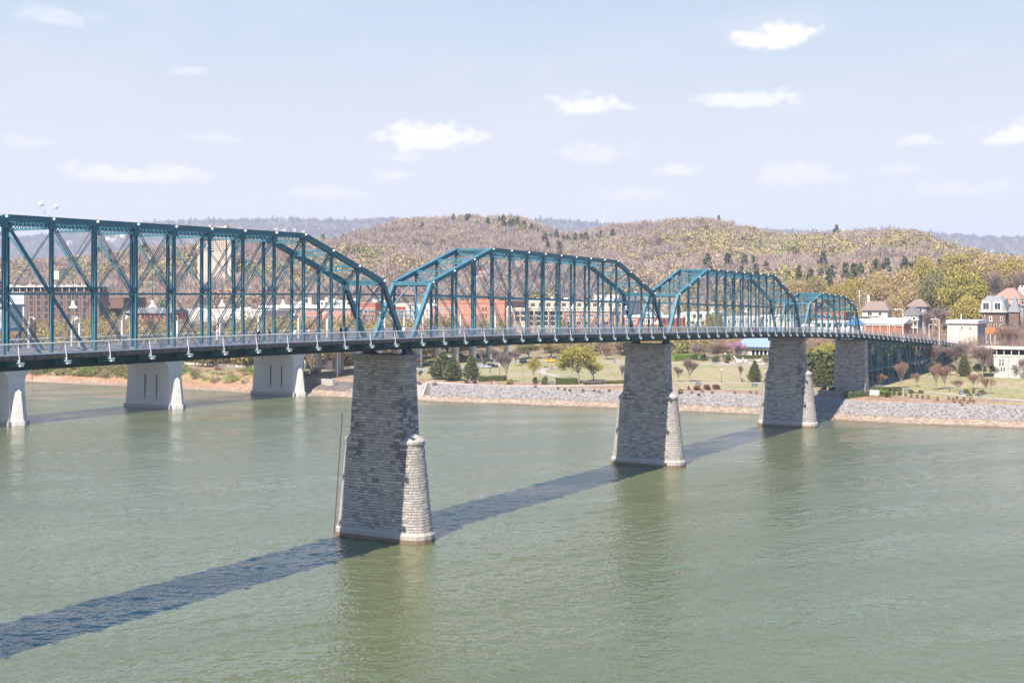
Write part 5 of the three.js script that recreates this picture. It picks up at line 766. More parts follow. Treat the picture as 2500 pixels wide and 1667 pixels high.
{ const b = lot('white_house', 'white crenellated house at the right edge above the red roof', 'house', 2488, 2530, 650, 703, 12); shell(b, 'white', { roof: 'roofGrey' }); row(b, 2490, 2512, 3, 708, 713, .4); const c = new MB(); for (let i = 0; i < 8; i++) c.box(1 + i * 1.6, b.h + .26, 0, .8, 1.1, .5); c.build('crenellation', 'white', b.g); }
{ const b = lot('storage_container', 'orange-red container shed right of the white building', 'container', 2407, 2432, 515, 800, 3), X = b.X; box(b, 'body', 'orange', 0, b.W, b.h - 2.7, b.h, -b.D, 0); const c = new MB(); for (let i = 0; i < 16; i++) c.span(b.W * i / 16, b.W * i / 16 + .14, b.h - 2.6, b.h - .1, 0, .06); c.build('rib', 'orange', b.g); const l = new MB(); for (const x of [.3, b.W / 2, b.W - .3]) for (const z of [-.3, -b.D + .3]) l.box(x, 0, z, .25, b.h - 2.7, .25); l.build('leg', 'galv', b.g); }
{ // low concrete building and ramp at right
  const b = lot('concrete_building', 'low pale concrete building with a dark window grid under a long ramp at right', 'building', 2428, 2520, 436, 868, 20), X = b.X; shell(b, 'paleWall', { parapet: .5, trim: 'concrete' }); for (const [u, v0, v1] of [[2443, 877, 883], [2450.5, 877, 883], [2443, 885, 892], [2450.5, 885, 892], [2447, 897, 906], [2453, 897, 906]]) { const y1 = b.Y(v0, u), y0 = b.Y(v1, u); opening(b.g, X(u), y0, .85, y1 - y0, { bars: 1, t: .1, cross: 1 }); }
  const y = b.h + 2.3; box(b, 'ramp_slab', 'cream', -6, b.W, y, y + .8, -9, .8); box(b, 'ramp_wall', 'concreteDark', -2, b.W, b.h + .12, y - .02, -8.5, -6); const c = new MB(); for (let i = 0; i < 6; i++) c.box(1 + i * 2.6, b.h + .1, .1, .3, y - b.h - .12, .3); c.build('ramp_post', 'concrete', b.g);
}
{ // carousel pavilion
  const p = pin(1792, 870), L = LofXZ(p.x, p.z), b = lot('pavilion', 'white park pavilion with big blue hipped roof and glazed front', 'pavilion', 1797, 1916, L, 846, 22, { y: p.y }), X = b.X; box(b, 'wall', 'white', 0, X(1824), 0, b.h, -b.D, 0); box(b, 'inner_wall', 'frameDark', X(1824), b.W - 1, 0, b.h - .6, -b.D, -2.2); hip(b, 'paleBlueRoof', 8.4, 1.4, b.h, .48); const c = new MB(); for (let i = 0; i <= 9; i++) { const x = lerp(X(1825), b.W - .4, i / 9); c.box(x, 0, -.4, .5, b.h - .05, .5); } c.build('column', 'frameWhite', b.g); box(b, 'beam', 'frameWhite', X(1824), b.W, b.h - 1.5, b.h - .9, -.8, -.1); for (let i = 0; i < 4; i++) box(b, 'wall_panel', 'cream', .8 + i * 1.7, 2.1 + i * 1.7, .5, b.h - .5, 0, .08); box(b, 'eaves', 'roofBlue', -1.5, b.W + 1.5, b.h - .45, b.h - .26, -b.D - 1.5, 1.5); }
{ // kiosk at the bridge end
  const e = -11.5, ak = (2088 - 1250) / F, L = (X0 + e * CS - ak * (Z0 - e * SN)) / (ak * CS - SN), x = wx(L, e), z = wz(L, e), y = DY(L), g = thing('kiosk', 'small white kiosk with pyramid blue roof at the end of the last span', 'kiosk', x, y, z, -TH); const s = 2.4, c = new MB(); for (const [a, b] of [[-s, -s], [s, -s], [s, s], [-s, s], [0, s], [0, -s]]) c.box(a, -.4, b, .4, 4.4, .4); c.build('post', 'frameWhite', g); new MB().box(0, 3.6, 0, 2 * s + .6, .5, 2 * s + .6).build('beam', 'frameWhite', g); const r = 3.3; new MB().prism([[-r, r], [r, r], [r, -r], [-r, -r]], 4.1, 6.9, [[-.1, .1], [.1, .1], [.1, -.1], [-.1, -.1]]).build('roof', 'roofBlue', g); new MB().box(0, -.4, 0, 3.4, 2.6, 3.4).build('counter', 'greyWall', g);
}
// houses on the slopes: [u, distance, ground row, width px, wall height px, roof rise px, wall, roof, label, category]
for (const [u, Z, vb, w, hp, rp, wm, rm, label, kind] of [
  [1173, 1150, 676, 28, 9, 7, 'white', 'roofRed', 'white house with small red-topped roof on the wooded slope, seen through the second span'],
  [1136, 1180, 676, 12, 7, 4, 'white', 'roofGrey', 'small white house left of the white one with red-topped roof'],
  [1560, 1250, 674, 26, 6, 7, 'beige', 'roofGrey', 'brown house with wide grey roof in the woods above the second span end'],
  [1580, 1240, 672, 12, 6, 4, 'cream', 'roofBrown', 'small cream house just right of the grey-roofed woodland house'],
  [1593, 1500, 618, 12, 5, 4, 'roofGrey', 'roofGrey', 'lone dark-roofed cabin high on the ridge'],
  [465, 950, 686, 12, 8, 3, 'white', 'roofGrey', 'white box house among trees below the apartment tower'],
  [508, 900, 712, 22, 8, 6, 'cream', 'roofGrey', 'pale house with grey roof right of the white box house'],
  [540, 900, 706, 22, 8, 6, 'white', 'slate', 'white house with slate roof below the right side of the apartment tower'],
  [240, 880, 706, 30, 8, 6, 'beige', 'roofBrown', 'wide pinkish house with flat brown roof behind the unfinished building'],
  [135, 1000, 662, 20, 5, 3, 'cream', 'roofGrey', 'low pale building on the far left slope'],
  [378, 880, 716, 16, 7, 5, 'white', 'roofGrey', 'white house above the low red brick building'],
  [2060, 900, 706, 18, 6, 6, 'white', 'roofGrey', 'white house among golden oaks above the last span'],
  [1452, 760, 760, 26, 12, 7, 'cream', 'roofGrey', 'cream house rising behind the beige stepped building'],
  [1322, 800, 728, 16, 7, 5, 'greyWall', 'roofGrey', 'grey house with dark roof above the lower beige wing'],
  [1398, 850, 716, 26, 14, 3, 'cream', 'roofWhite', 'tall pale house above the beige stepped building'],
  [1240, 830, 735, 22, 7, 5, 'white', 'roofBrown', 'white house with brown roof above the salmon brick building'],
  [800, 800, 735, 26, 9, 7, 'beige', 'roofBrown', 'beige house with brown roof above the tan building'],
  [690, 820, 735, 24, 9, 6, 'greyWall', 'roofGrey', 'grey house left of the beige gabled one'],
  [950, 830, 736, 30, 8, 6, 'cream', 'roofWhite', 'long cream house behind the portal of the second span'],
  [1625, 820, 745, 22, 8, 6, 'white', 'roofGrey', 'white house right of the second pier, above the brick shops'],
  [1690, 850, 748, 24, 8, 6, 'beige', 'roofGrey', 'beige house behind the third span near its left portal'],
  [1820, 850, 752, 24, 8, 7, 'greyWall', 'roofBrown', 'grey house behind the middle of the third span'],
  [1905, 840, 756, 22, 8, 6, 'cream', 'roofGrey', 'cream house behind the right half of the third span'],
  [590, 860, 735, 20, 7, 5, 'white', 'roofGrey', 'white house on the rise above the white warehouse'],
]) {
  const pp = pin(u, vb), Zp = -pp.z > 560 && -pp.z < 1700 ? -pp.z : Z, x = (u - 1250) / F * Zp, s = Zp / F, y = H + (V0 - vb) * s, gy = Math.max(ground(x, -Zp), y - 6), wm_ = w * s, b = { g: thing('house', label, 'house', x - wm_ / 2, Math.min(y, gy) - .5, -Zp, -TH * .5), W: wm_, D: Math.max(7, wm_ * .55), h: hp * s + y - Math.min(y, gy) + .5 }; KEEP.push([x, -Zp, wm_ * .8 + 7], [x, -Zp + 14, wm_ * .6 + 5], [x, -Zp + 28, wm_ * .5 + 4]);
  box(b, 'wall', wm, 0, b.W, 0, b.h, -b.D, 0); (u % 2 ? hip : gable)(b, rm, rp * s); const n = Math.max(2, Math.round(b.W / 3)); for (let i = 0; i < n; i++) opening(b.g, b.W * (i + .5) / n, b.h - hp * s * .72, 1.1, Math.min(1.6, hp * s * .4), { bars: 1 }); new MB().box(b.W * .7, b.h, -b.D * .5, .9, rp * s + 1, .9).build('chimney', 'brick', b.g);
}
{ // the three houses right of the last span
  const hs = [['stone_house', 'beige house with tall brown roof and dormer left of the brick warehouse', 2106, 2168, 590, 757, 'cream', 'roofBrown', 4.6], ['porch_house', 'white porch house with gable and verandah behind the brick warehouse', 2206, 2244, 566, 769, 'greyWall', 'roofGrey', 4.2], ['stacked_house', 'grey house with big window and domed brown roof above the porch house', 2218, 2262, 610, 748, 'greyWall', 'roofBrown', 3.8]];
  for (const [n, l, a, c, L, v, wm, rm, rise] of hs) { const b = lot(n, l, 'house', a, c, L, v, 7.5); box(b, 'wall', wm, 0, b.W, 0, b.h, -b.D, 0); (n === 'porch_house' ? (q) => gable(q, rm, rise, 'z') : (q) => hip(q, rm, rise, .9))(b); opening(b.g, b.W * .3, b.h - 2.8, n === 'stacked_house' ? 4.6 : 2.2, 1.9, { t: .2 }); opening(b.g, b.W * .7, b.h - 2.8, 1.4, 1.8, { t: .2 }); if (n === 'porch_house') { const p = new MB(); for (let i = 0; i < 5; i++) p.box(b.W * i / 4, 0, 3, .25, b.h - 2.6, .25); p.build('porch_post', 'frameWhite', b.g); box(b, 'porch_deck', 'frameWhite', -.3, b.W + .3, b.h - 6.2, b.h - 5.9, 0, 3.3); box(b, 'porch_roof', 'frameWhite', -.4, b.W + .4, b.h - 2.6, b.h - 2.2, 0, 3.5); const r = new MB(); for (let i = 0; i < 26; i++) r.box(b.W * i / 25, b.h - 5.9, 3.1, .07, 1, .07); r.span(0, b.W, b.h - 4.9, b.h - 4.8, 3.05, 3.15); r.build('porch_rail', 'frameWhite', b.g); } if (n === 'stone_house') { box(b, 'low_wing', 'paleWall', -3, b.W * .6, 0, b.h - 3.6, .02, 6); box(b, 'wing_roof', 'roofGrey', -3.5, b.W * .6 + .5, b.h - 3.59, b.h - 3.2, 0, 6.5); box(b, 'chimney', 'cream', 1, 2.2, b.h, b.h + 8, -7, -6); } }
}
{ // apartment tower
  const Z = 1150, s = Z / F, u0 = 481, u1 = 571, x0 = (u0 - 1250) * s, W = (u1 - u0) * s, y0 = Math.min(ground(x0, -Z), ground(x0 + W, -Z)) - 1, top = H + (V0 - 557) * s, h = top - y0, g = thing('apartment_tower', 'pinkish beige high-rise apartment tower on the hill at left', 'tower block', x0, y0, -Z, -.16); KEEP.push([x0 + W / 2, -Z, W * .8], [x0 + W / 2, -Z + 45, W * .6]);
  const b = { g, W, h, D: 20 }, vb = H + (V0 - 617) * s - y0; box(b, 'wall', 'tower', 0, W * .80, 0, h, -20, 0); box(b, 'stair_shaft', 'cream', W * .83, W * .93, 0, h - 1, -16, -2); box(b, 'link', 'tower', W * .8, W * .83, 0, h - 3, -14, -6); box(b, 'roof_house', 'tower', W * .28, W * .34, h, h + 3, -10, -4); box(b, 'roof_house', 'tower', W * .7, W * .78, h, h + 2.5, -12, -5); box(b, 'parapet', 'cream', -.2, W * .80 + .2, h + .004, h + .8, -20.2, .2);
  const c = new MB(), fl = 11; for (let f = 0; f < fl; f++) { const y = lerp(vb + 1, h - 3, f / (fl - 1)); for (let i = 0; i < 5; i++) { c.span(W * (.03 + i * .045), W * (.03 + i * .045) + .8, y, y + 1.1, 0, .06); c.span(W * (.52 + i * .055), W * (.52 + i * .055) + .8, y, y + 1.1, 0, .06); } } c.build('window', 'pane', g); for (let f = 0; f < fl; f++) { const y = lerp(vb + .6, h - 3.2, f / (fl - 1)); box(b, 'balcony', 'paneBlue', W * .3, W * .47, y, y + 1.6, 0, .3); box(b, 'balcony_slab', 'frameWhite', W * .29, W * .48, y + 1.61, y + 2.1, 0, .8); }
}
// pale houses strung along the far mountain's brow
{ const r = rng(9); for (let i = 0; i < 30; i++) { const u = [66, 170, 240, 262, 276, 285, 300, 540, 560, 586, 610, 630, 655, 672, 690, 716, 740, 860, 905, 1350, 1410, 1470, 1780, 1850, 1960, 2080, 2130, 2200, 2290, 2420][i], Z = 6120 - r() * 260, x = (u - 1250) / F * Z, y = mountainY(x, Z), t = thing('hilltop_house', 'pale house near the brow of the far hazy mountain', 'house', x, y + 8, -Z, (r() - .5) * .6, 'pale houses along the far mountain brow'); const w = 14 + r() * 16, h = 7 + r() * 5; new MB().box(0, -16, 0, w, 16 + h, 10).build('wall', 'white', t); new MB().prism([[-w / 2 - 1, 6], [w / 2 + 1, 6], [w / 2 + 1, -6], [-w / 2 - 1, -6]], h + .02, h + 4, [[-w / 2, .2], [w / 2, .2], [w / 2, -.2], [-w / 2, -.2]]).build('roof', r() < .5 ? 'roofGrey' : 'roofBrown', t); } }

// ---------------------------------------------------------------- the concrete road bridge behind
{
  const g = thing('concrete_bridge', 'white concrete road bridge on arched piers beyond the footbridge at left', 'bridge', X0, 0, -Z0, Math.PI / 2 - TH), eE = -199.5, eW = -219, top = 20.3;
  const side = (pts, e0, e1, mb) => { const n = pts.length; for (let i = 0; i < n; i++) { const j = (i + 1) % n; mb.quad(v3(pts[i][0], pts[i][1], e0), v3(pts[j][0], pts[j][1], e0), v3(pts[j][0], pts[j][1], e1), v3(pts[i][0], pts[i][1], e1)); } for (const e of [e0, e1]) for (let i = 1; i < n / 2; i++) { mb.quad(v3(pts[i - 1][0], pts[i - 1][1], e), v3(pts[i][0], pts[i][1], e), v3(pts[n - 1 - i][0], pts[n - 1 - i][1], e), v3(pts[n - i][0], pts[n - i][1], e)); } return mb; };
  for (const Lc of [119, 182, 245, 308]) {
    const p = grp('bridge_pier', g); p.position.set(Lc, 0, 0); const c = new MB(), a = [[-3.3, eE + .6], [3.3, eE + .6], [3.3, eW - .6], [-3.3, eW - .6]].map(([x, e]) => [x, e]), b = [[-2.7, eE], [2.7, eE], [2.7, eW], [-2.7, eW]]; const P = (q) => q.map(([x, z]) => [x, z]); c.prism(P(a), 1.2, 12, P(b)); c.build('shaft', 'concrete', p);
    new MB().prism(a.map(([x, z]) => [x * 1.12, z + Math.sign(z - (eE + eW) / 2) * .5]), -6, 1.2).build('footing', 'plinth', p);
    const L = [], R = []; for (let i = 0; i <= 7; i++) { const t = i / 7, w = 2.75 + 8.5 * Math.pow(t, 2.4), y = 11.2 + 6.6 * (1 - Math.pow(1 - t, 1.7)); L.push([-w, y]); R.unshift([w, y]); } for (const [e0, e1] of [[eE + .05, eE - 4.4], [eW - .05, eW + 4.4]]) side([...L, ...R], e0, e1, new MB()).build('haunch', 'concrete', p);
    side([...L.map(([x, y]) => [x * .55 - 1.2, y]), ...R.map(([x, y]) => [x * .55 + 1.2, y])], eE - 4.42, eW + 4.42, new MB()).build('web', 'concrete', p);
    for (const sg of [1, -1]) { const e = sg > 0 ? eE : eW, q = (k, y, tip) => [v3(-3.4 * k, y, e - sg * 1.2), v3(-2.0 * k, y, e + sg * (tip - 1.4)), v3(0, y, e + sg * tip), v3(2.0 * k, y, e + sg * (tip - 1.4)), v3(3.4 * k, y, e - sg * 1.2)]; const rings = [q(1.06, -5, 3.6), q(1.06, 1.3, 3.5), q(1, 1.35, 3.1), q(.78, 9.6, 2.0), q(.5, 10.9, .4), q(.1, 11.3, -.4)], n = new MB(); for (let j = 0; j < rings.length - 1; j++) for (let i = 0; i < 4; i++) n.quad(rings[j][i], rings[j][i + 1], rings[j + 1][i + 1], rings[j + 1][i]); n.build('cutwater', 'concrete', p); }
    for (const e of [eE - 5.5, eE - 11]) new MB().box(-3.12, 1.6, e, .16, 9.6, .35).build('drain_stain', 'concreteDark', p);
  }
  const d = new MB(); d.span(20, 470, 17.8, 18.6, eW + .3, eE - .3).span(20, 470, 18.6, top, eW - 1.4, eE + 1.4); d.build('deck', 'concrete', g); new MB().span(20, 470, top + .003, top + .06, eW, eE).build('carriageway', 'asphalt', g);
  for (const e of [eE + 1.2, eW - 1.2]) { const r = grp('parapet', g), c = new MB(), q = new MB(); for (let L = 22; L < 468; L += 2.5) q.box(L, top, e, .5, 1.0, .3); q.build('baluster', 'pylon', r); c.span(20, 470, top + 1.0, top + 1.25, e - .22, e + .22); c.build('coping', 'pylon', r); }
  const Lof = (u, e) => { const a = (u - 1250) / F; return (X0 + e * CS - a * (Z0 - e * SN)) / (a * CS - SN); };
  const pyl = []; for (const u of [194, 319, 433, 537, 631, 729, 799, 939, 1033, 1125, 1210]) pyl.push([Lof(u, eE + 1.2), eE + 1.2, 778 + 0]); for (const u of [70, 175, 298, 530, 876, 987]) pyl.push([Lof(u, eW - 1.2), eW - 1.2]);
  for (const [L, e] of pyl) { if (L > 20 && L < 470) { const c = new MB(); c.box(L, top, e, 1.1, 1.6, 1.1).box(L, top + 1.6, e, .72, 7.2, .72).box(L, top + 8.8, e, .9, .3, .9); c.build('pylon', 'pylon', g); const f = new MB(); f.tube(v3(L, top + 8.2, e), v3(L, top + 10.8, e), .07, .05, 5).tube(v3(L, top + 10.7, e), v3(L, top + 10.8, e + (e > -205 ? -2.2 : 2.2)), .05, .05, 5).tube(v3(L, top + 10.7, e + (e > -205 ? -2.2 : 2.2)), v3(L, top + 10.1, e + (e > -205 ? -2.2 : 2.2)), .08, .32, 7); f.build('street_light', 'whiteLamp', g); } }
  for (let L = 344; L < 470; L += 14.6) for (const e of [eE + .2, eW - .2, (eE + eW) / 2]) { const x = wx(L, e), z = wz(L, e); new MB().span(L - .85, L + .85, ground(x, z) - 1, 17.9, e - .85, e + .85).build('viaduct_column', 'concrete', g); }
  const Lh = Lof(16, -203), h = grp('operator_house', g); new MB().span(Lh - 3, Lh + 3, 28.4, 34.6, -206, -200).build('cabin', 'wrap', h); new MB().span(Lh - 3.6, Lh + 3.6, 34.61, 35.3, -206.6, -199.4).build('roof', 'greyWall', h); new MB().span(Lh - 3.4, Lh + 3.4, 27.6, 28.38, -206.4, -199.6).build('gallery', 'roofBlue', h); const lg = new MB(); for (const [a, b] of [[-2.6, -205.6], [2.6, -205.6], [2.6, -200.4], [-2.6, -200.4]]) lg.box(Lh + a, top, b, .5, 7.3, .5); lg.beam(v3(Lh - 2.6, top, -200.4), v3(Lh + 2.6, 27.5, -200.4), .3, .3).beam(v3(Lh + 2.6, top, -200.4), v3(Lh - 2.6, 27.5, -200.4), .3, .3); lg.build('steel_leg', 'roofBlue', h); for (let i = 0; i < 3; i++) new MB().span(Lh - 3.05, Lh - 3.0, 30.2, 32.8, -205.4 + i * 1.9, -204 + i * 1.9).build('window', 'pane', h);
}
// ---------------------------------------------------------------- the riverbank: stones, paths, street
{ // broken rock on the bank
  const shapes = [1, 2, 3].map((k) => { const g = new THREE.IcosahedronGeometry(.5, 1), p = g.attributes.position, q = new Map(); for (let i = 0; i < p.count; i++) { const key = [p.getX(i), p.getY(i), p.getZ(i)].map((x) => x.toFixed(3)).join(); let s = q.get(key); if (s === undefined) { s = .72 + .5 * hash(Math.round(p.getX(i) * 99), Math.round(p.getY(i) * 99) + k * 7, Math.round(p.getZ(i) * 99)); q.set(key, s); } p.setXYZ(i, p.getX(i) * s * 1.25, p.getY(i) * s * .75, p.getZ(i) * s); } g.computeVertexNormals(); return g; });
  const r = rng(66), L = [[], [], []]; const o = new THREE.Group(); o.name = numbered('riprap'); o.userData = { label: 'grey broken rock covering the park riverbank down to the water', category: 'riprap', kind: 'stuff' }; scene.add(o);
  for (let i = 0; i < 30000; i++) {
    const e = lerp(-182, 175, r()), d = 1.2 + 15.2 * Math.pow(r(), .85), sand = d < 5.2 + 1.6 * fbm(e * .08, 2, 2, 4) ; if (r() < (sand ? .62 : 0)) continue; const wEdge = 14.8 + 3.2 * fbm(e * .05, 7, 3, 9); if (d > wEdge) continue; const Ls = shore(e) + d, x = wx(Ls, e), z = wz(Ls, e), u = 1250 + F * x / -z; if (u > 1004 && u < 1050) continue;
    L[i % 3].push([x, ground(x, z) + .02, z, sand ?   .28 + .3 * r() : .45 + .75 * r() * r(), sand, r()]); }
  L.forEach((a, k) => { const m = new THREE.InstancedMesh(shapes[k], M.rock, a.length), mx = new THREE.Matrix4(), c = new THREE.Color(); m.name = 'rocks'; m.userData.kind = 'stuff'; const q = new THREE.Quaternion(); a.forEach((t, i) => { q.setFromEuler(new THREE.Euler(t[5] * .7 - .3, t[5] * 40, t[5] * 11 % .8 - .4)); mx.compose(v3(t[0], t[1], t[2]), q, v3(t[3], t[3], t[3])); m.setMatrixAt(i, mx); const b = .8 + .45 * hash(i, k, 3); t[4] ? c.setRGB(b * 1.15, b * .98, b * .84) : c.setRGB(b * 1.05, b * 1.05, b * 1.08); m.setColorAt(i, c); }); m.castShadow = m.receiveShadow = true; o.add(m); });
  // loose rock along the clay bank at left
  const a = []; for (let i = 0; i < 1500; i++) { const e = lerp(-330, -183, r()), d = .4 + 5 * r() * r(), Ls = shore(e) + d, x = wx(Ls, e), z = wz(Ls, e); a.push([x, ground(x, z), z, .25 + .5 * r(), r()]); }
  const m = new THREE.InstancedMesh(shapes[0], M.rock, a.length), mx = new THREE.Matrix4(), q = new THREE.Quaternion(), c = new THREE.Color(); a.forEach((t, i) => { q.setFromEuler(new THREE.Euler(t[4], t[4] * 40, 0)); mx.compose(v3(t[0], t[1], t[2]), q, v3(t[3] * 1.3, t[3], t[3])); m.setMatrixAt(i, mx); m.setColorAt(i, c.setRGB(1.1, .88, .74)); }); m.name = numbered('shore_rocks'); stuff(m, 'loose tan rock at the water edge below the red clay bank', 'rocks'); scene.add(m);
}
function ribbon(name, pts, w, m, lift = .06, label) {   // a strip laid on the land along picture points
  const P = pts.map(([u, v]) => pin(u, v)), c = new THREE.CatmullRomCurve3(P), n = pts.length * 14, mb = new MB(); let pa, pb; for (let i = 0; i <= n; i++) { const p = c.getPoint(i / n), t = c.getTangent(i / n), s = v3(-t.z, 0, t.x).normalize().multiplyScalar(w / 2); const a = p.clone().add(s), b = p.clone().sub(s); a.y = ground(a.x, a.z) + lift; b.y = ground(b.x, b.z) + lift; if (i) mb.quad(pa, a, b, pb); pa = a; pb = b; } const o = mb.build(name, m); struct(o); return o;
}
ribbon('path', [[1046, 932], [1110, 937], [1200, 942], [1300, 943], [1400, 942], [1470, 941], [1540, 940]], 3.2, 'path');
ribbon('path', [[1596, 934], [1680, 935], [1770, 935], [1862, 936]], 3.0, 'path', .07);
ribbon('path', [[1640, 949], [1720, 948], [1800, 950], [1880, 952]], 2.2, 'path', .08);
ribbon('path', [[2215, 953], [2290, 959], [2350, 966], [2420, 972], [2510, 979]], 3.0, 'path');
ribbon('path', [[1170, 911], [1240, 912], [1330, 912.5], [1420, 915], [1480, 918]], 1.8, 'path');
ribbon('path', [[1385, 896], [1350, 898], [1326, 904], [1324, 910], [1345, 915], [1390, 916.5]], 3.2, 'path', .09);
ribbon('path', [[1330, 912], [1380, 925], [1420, 933], [1450, 938]], 2.2, 'path', .1);
ribbon('path', [[1425, 888], [1490, 886.5], [1600, 886], [1700, 888], [1790, 891], [1860, 893]], 3.2, 'path');
ribbon('path', [[2190, 921], [2290, 920], [2400, 921], [2510, 927]], 1.6, 'path');
ribbon('street', [[1010, 905], [1100, 898], [1180, 890], [1270, 883], [1350, 880], [1420, 879]], 9, 'paleRoad', .07);
ribbon('street', [[1120, 880], [1200, 876], [1290, 873], [1380, 872]], 8, 'paleRoad', .075);
ribbon('ramp_road', [[640, 908], [720, 906], [790, 902], [870, 898], [960, 896], [1010, 904]], 11, 'paleRoad', .08);
ribbon('ramp_road', [[430, 900], [520, 896], [600, 899], [650, 906]], 5, 'paleRoad', .09);
ribbon('lawn_patch', [[2425, 991], [2470, 989], [2520, 988]], 6, mat('brightGrass', [.26, .33, .07], { grain: 3 }), .05);
ribbon('plaza', [[1760, 888], [1820, 887], [1880, 889]], 9, 'path', .1);
{ // steps down the bank with low walls either side
  const a = pin(1026, 938), b = pin(1014, 969), g = thing('stairs', 'broad stone steps down the riverbank just right of the nearest pier', 'stairs', b.x, b.y, b.z, Math.atan2(b.x - a.x, b.z - a.z)); const len = Math.hypot(a.x - b.x, a.z - b.z), h = a.y - b.y, n = 16; for (let i = 0; i < n; i++) new MB().span(-2.2, 2.2, -1.5, h * (i + 1) / n + .25, -len * (i + 1) / n, -len * i / n).build('step', i % 2 ? 'kerb' : 'path', g); for (const s of [-1, 1]) { const c = new MB(); c.hexa([v3(s * 2.5 - .25, -1, 0), v3(s * 2.5 + .25, -1, 0), v3(s * 2.5 + .25, -1, -len), v3(s * 2.5 - .25, -1, -len), v3(s * 2.5 - .25, .7, 0), v3(s * 2.5 + .25, .7, 0), v3(s * 2.5 + .25, h + .9, -len), v3(s * 2.5 - .25, h + .9, -len)]); c.build('side_wall', 'concrete', g); }
  const p = pin(999, 962), t = thing('awning_boat_cover', 'blue tarpaulin cover on the bank left of the stone steps', 'tarpaulin', p.x, p.y, p.z, -TH); new MB().hexa([v3(-3, 0, 2), v3(3.5, 0, 2), v3(3.5, 0, -2), v3(-3, 0, -2), v3(-2.6, .5, .2), v3(1, 1.3, .2), v3(1, 1.3, -.2), v3(-2.6, .5, -.2)]).build('cover', mat('tarp', [.10, .25, .45], { roughness: .6 }), t); const q = pin(996, 944), t2 = thing('tarpaulin', 'pale blue tarpaulin strip above the blue cover by the steps', 'tarpaulin', q.x, q.y, q.z, -TH); new MB().hexa([v3(-4, 0, 1.5), v3(5, 0, 1.5), v3(5, 0, -1.5), v3(-4, 0, -1.5), v3(-3.6, .5, .8), v3(4.6, .3, .8), v3(4.6, .3, -.8), v3(-3.6, .7, -.8)]).build('cover', mat('tarpPale', [.36, .44, .55], { roughness: .7 }), t2);
}
{ // masonry by the ramp, fence panels, guard wall
  const p = pin(772, 934), a = thing('retaining_wall', 'grey block retaining wall on the rocky slope beside the boat ramp', 'wall', p.x, p.y, p.z, -TH - .25); for (let j = 0; j < 2; j++) for (let i = 0; i < 4; i++) new MB().span(i * 2.6 + .02, i * 2.6 + 2.56, -.8 + j * 1.25, .43 + j * 1.25, -1.4, 0).build('block', 'kerb', a);
  const q = pin(768, 901), f = thing('fence', 'dark slatted fence panels beside the ramp road left of the nearest pier', 'fence', q.x, q.y, q.z, -TH - .1); for (let k = 0; k < 3; k++) { const pn = grp('fence_panel', f); for (let i = 0; i < 9; i++) new MB().span(k * 3.5 + .05, k * 3.5 + 3.4, .3 + i * .42, .62 + i * .42, -.05, .05).build('slat', 'wood2', pn); } for (let k = 0; k <= 3; k++) new MB().box(k * 3.5, -.3, 0, .14, 4.6, .14).build('post', 'frameDark', f);
  const w = thing('guard_wall', 'low white guard wall along the road on the left bank', 'wall', 0, 0, 0), A = pin(430, 888), B = pin(622, 898); for (let i = 0; i < 12; i++) { const s = A.clone().lerp(B, i / 12), e = A.clone().lerp(B, (i + .97) / 12); s.y = ground(s.x, s.z); e.y = ground(e.x, e.z); new MB().beam(s.add(v3(0, .4, 0)), e.add(v3(0, .4, 0)), .3, .9).build('wall_section', 'pylon', w); }
  const g = pin(755, 897), b = thing('blue_tank', 'blue container beside the slatted fence', 'container', g.x, g.y, g.z, -TH); new MB().box(0, .4, 0, 1.7, 1.9, 1.2).build('body', 'blue', b); new MB().box(0, 2.31, 0, 1.9, .2, 1.4).build('lid', 'roofBlue', b); new MB().box(-.6, -.1, 0, .2, .5, .9).box(.6, -.1, 0, .2, .5, .9).build('leg', 'frameDark', b);
}
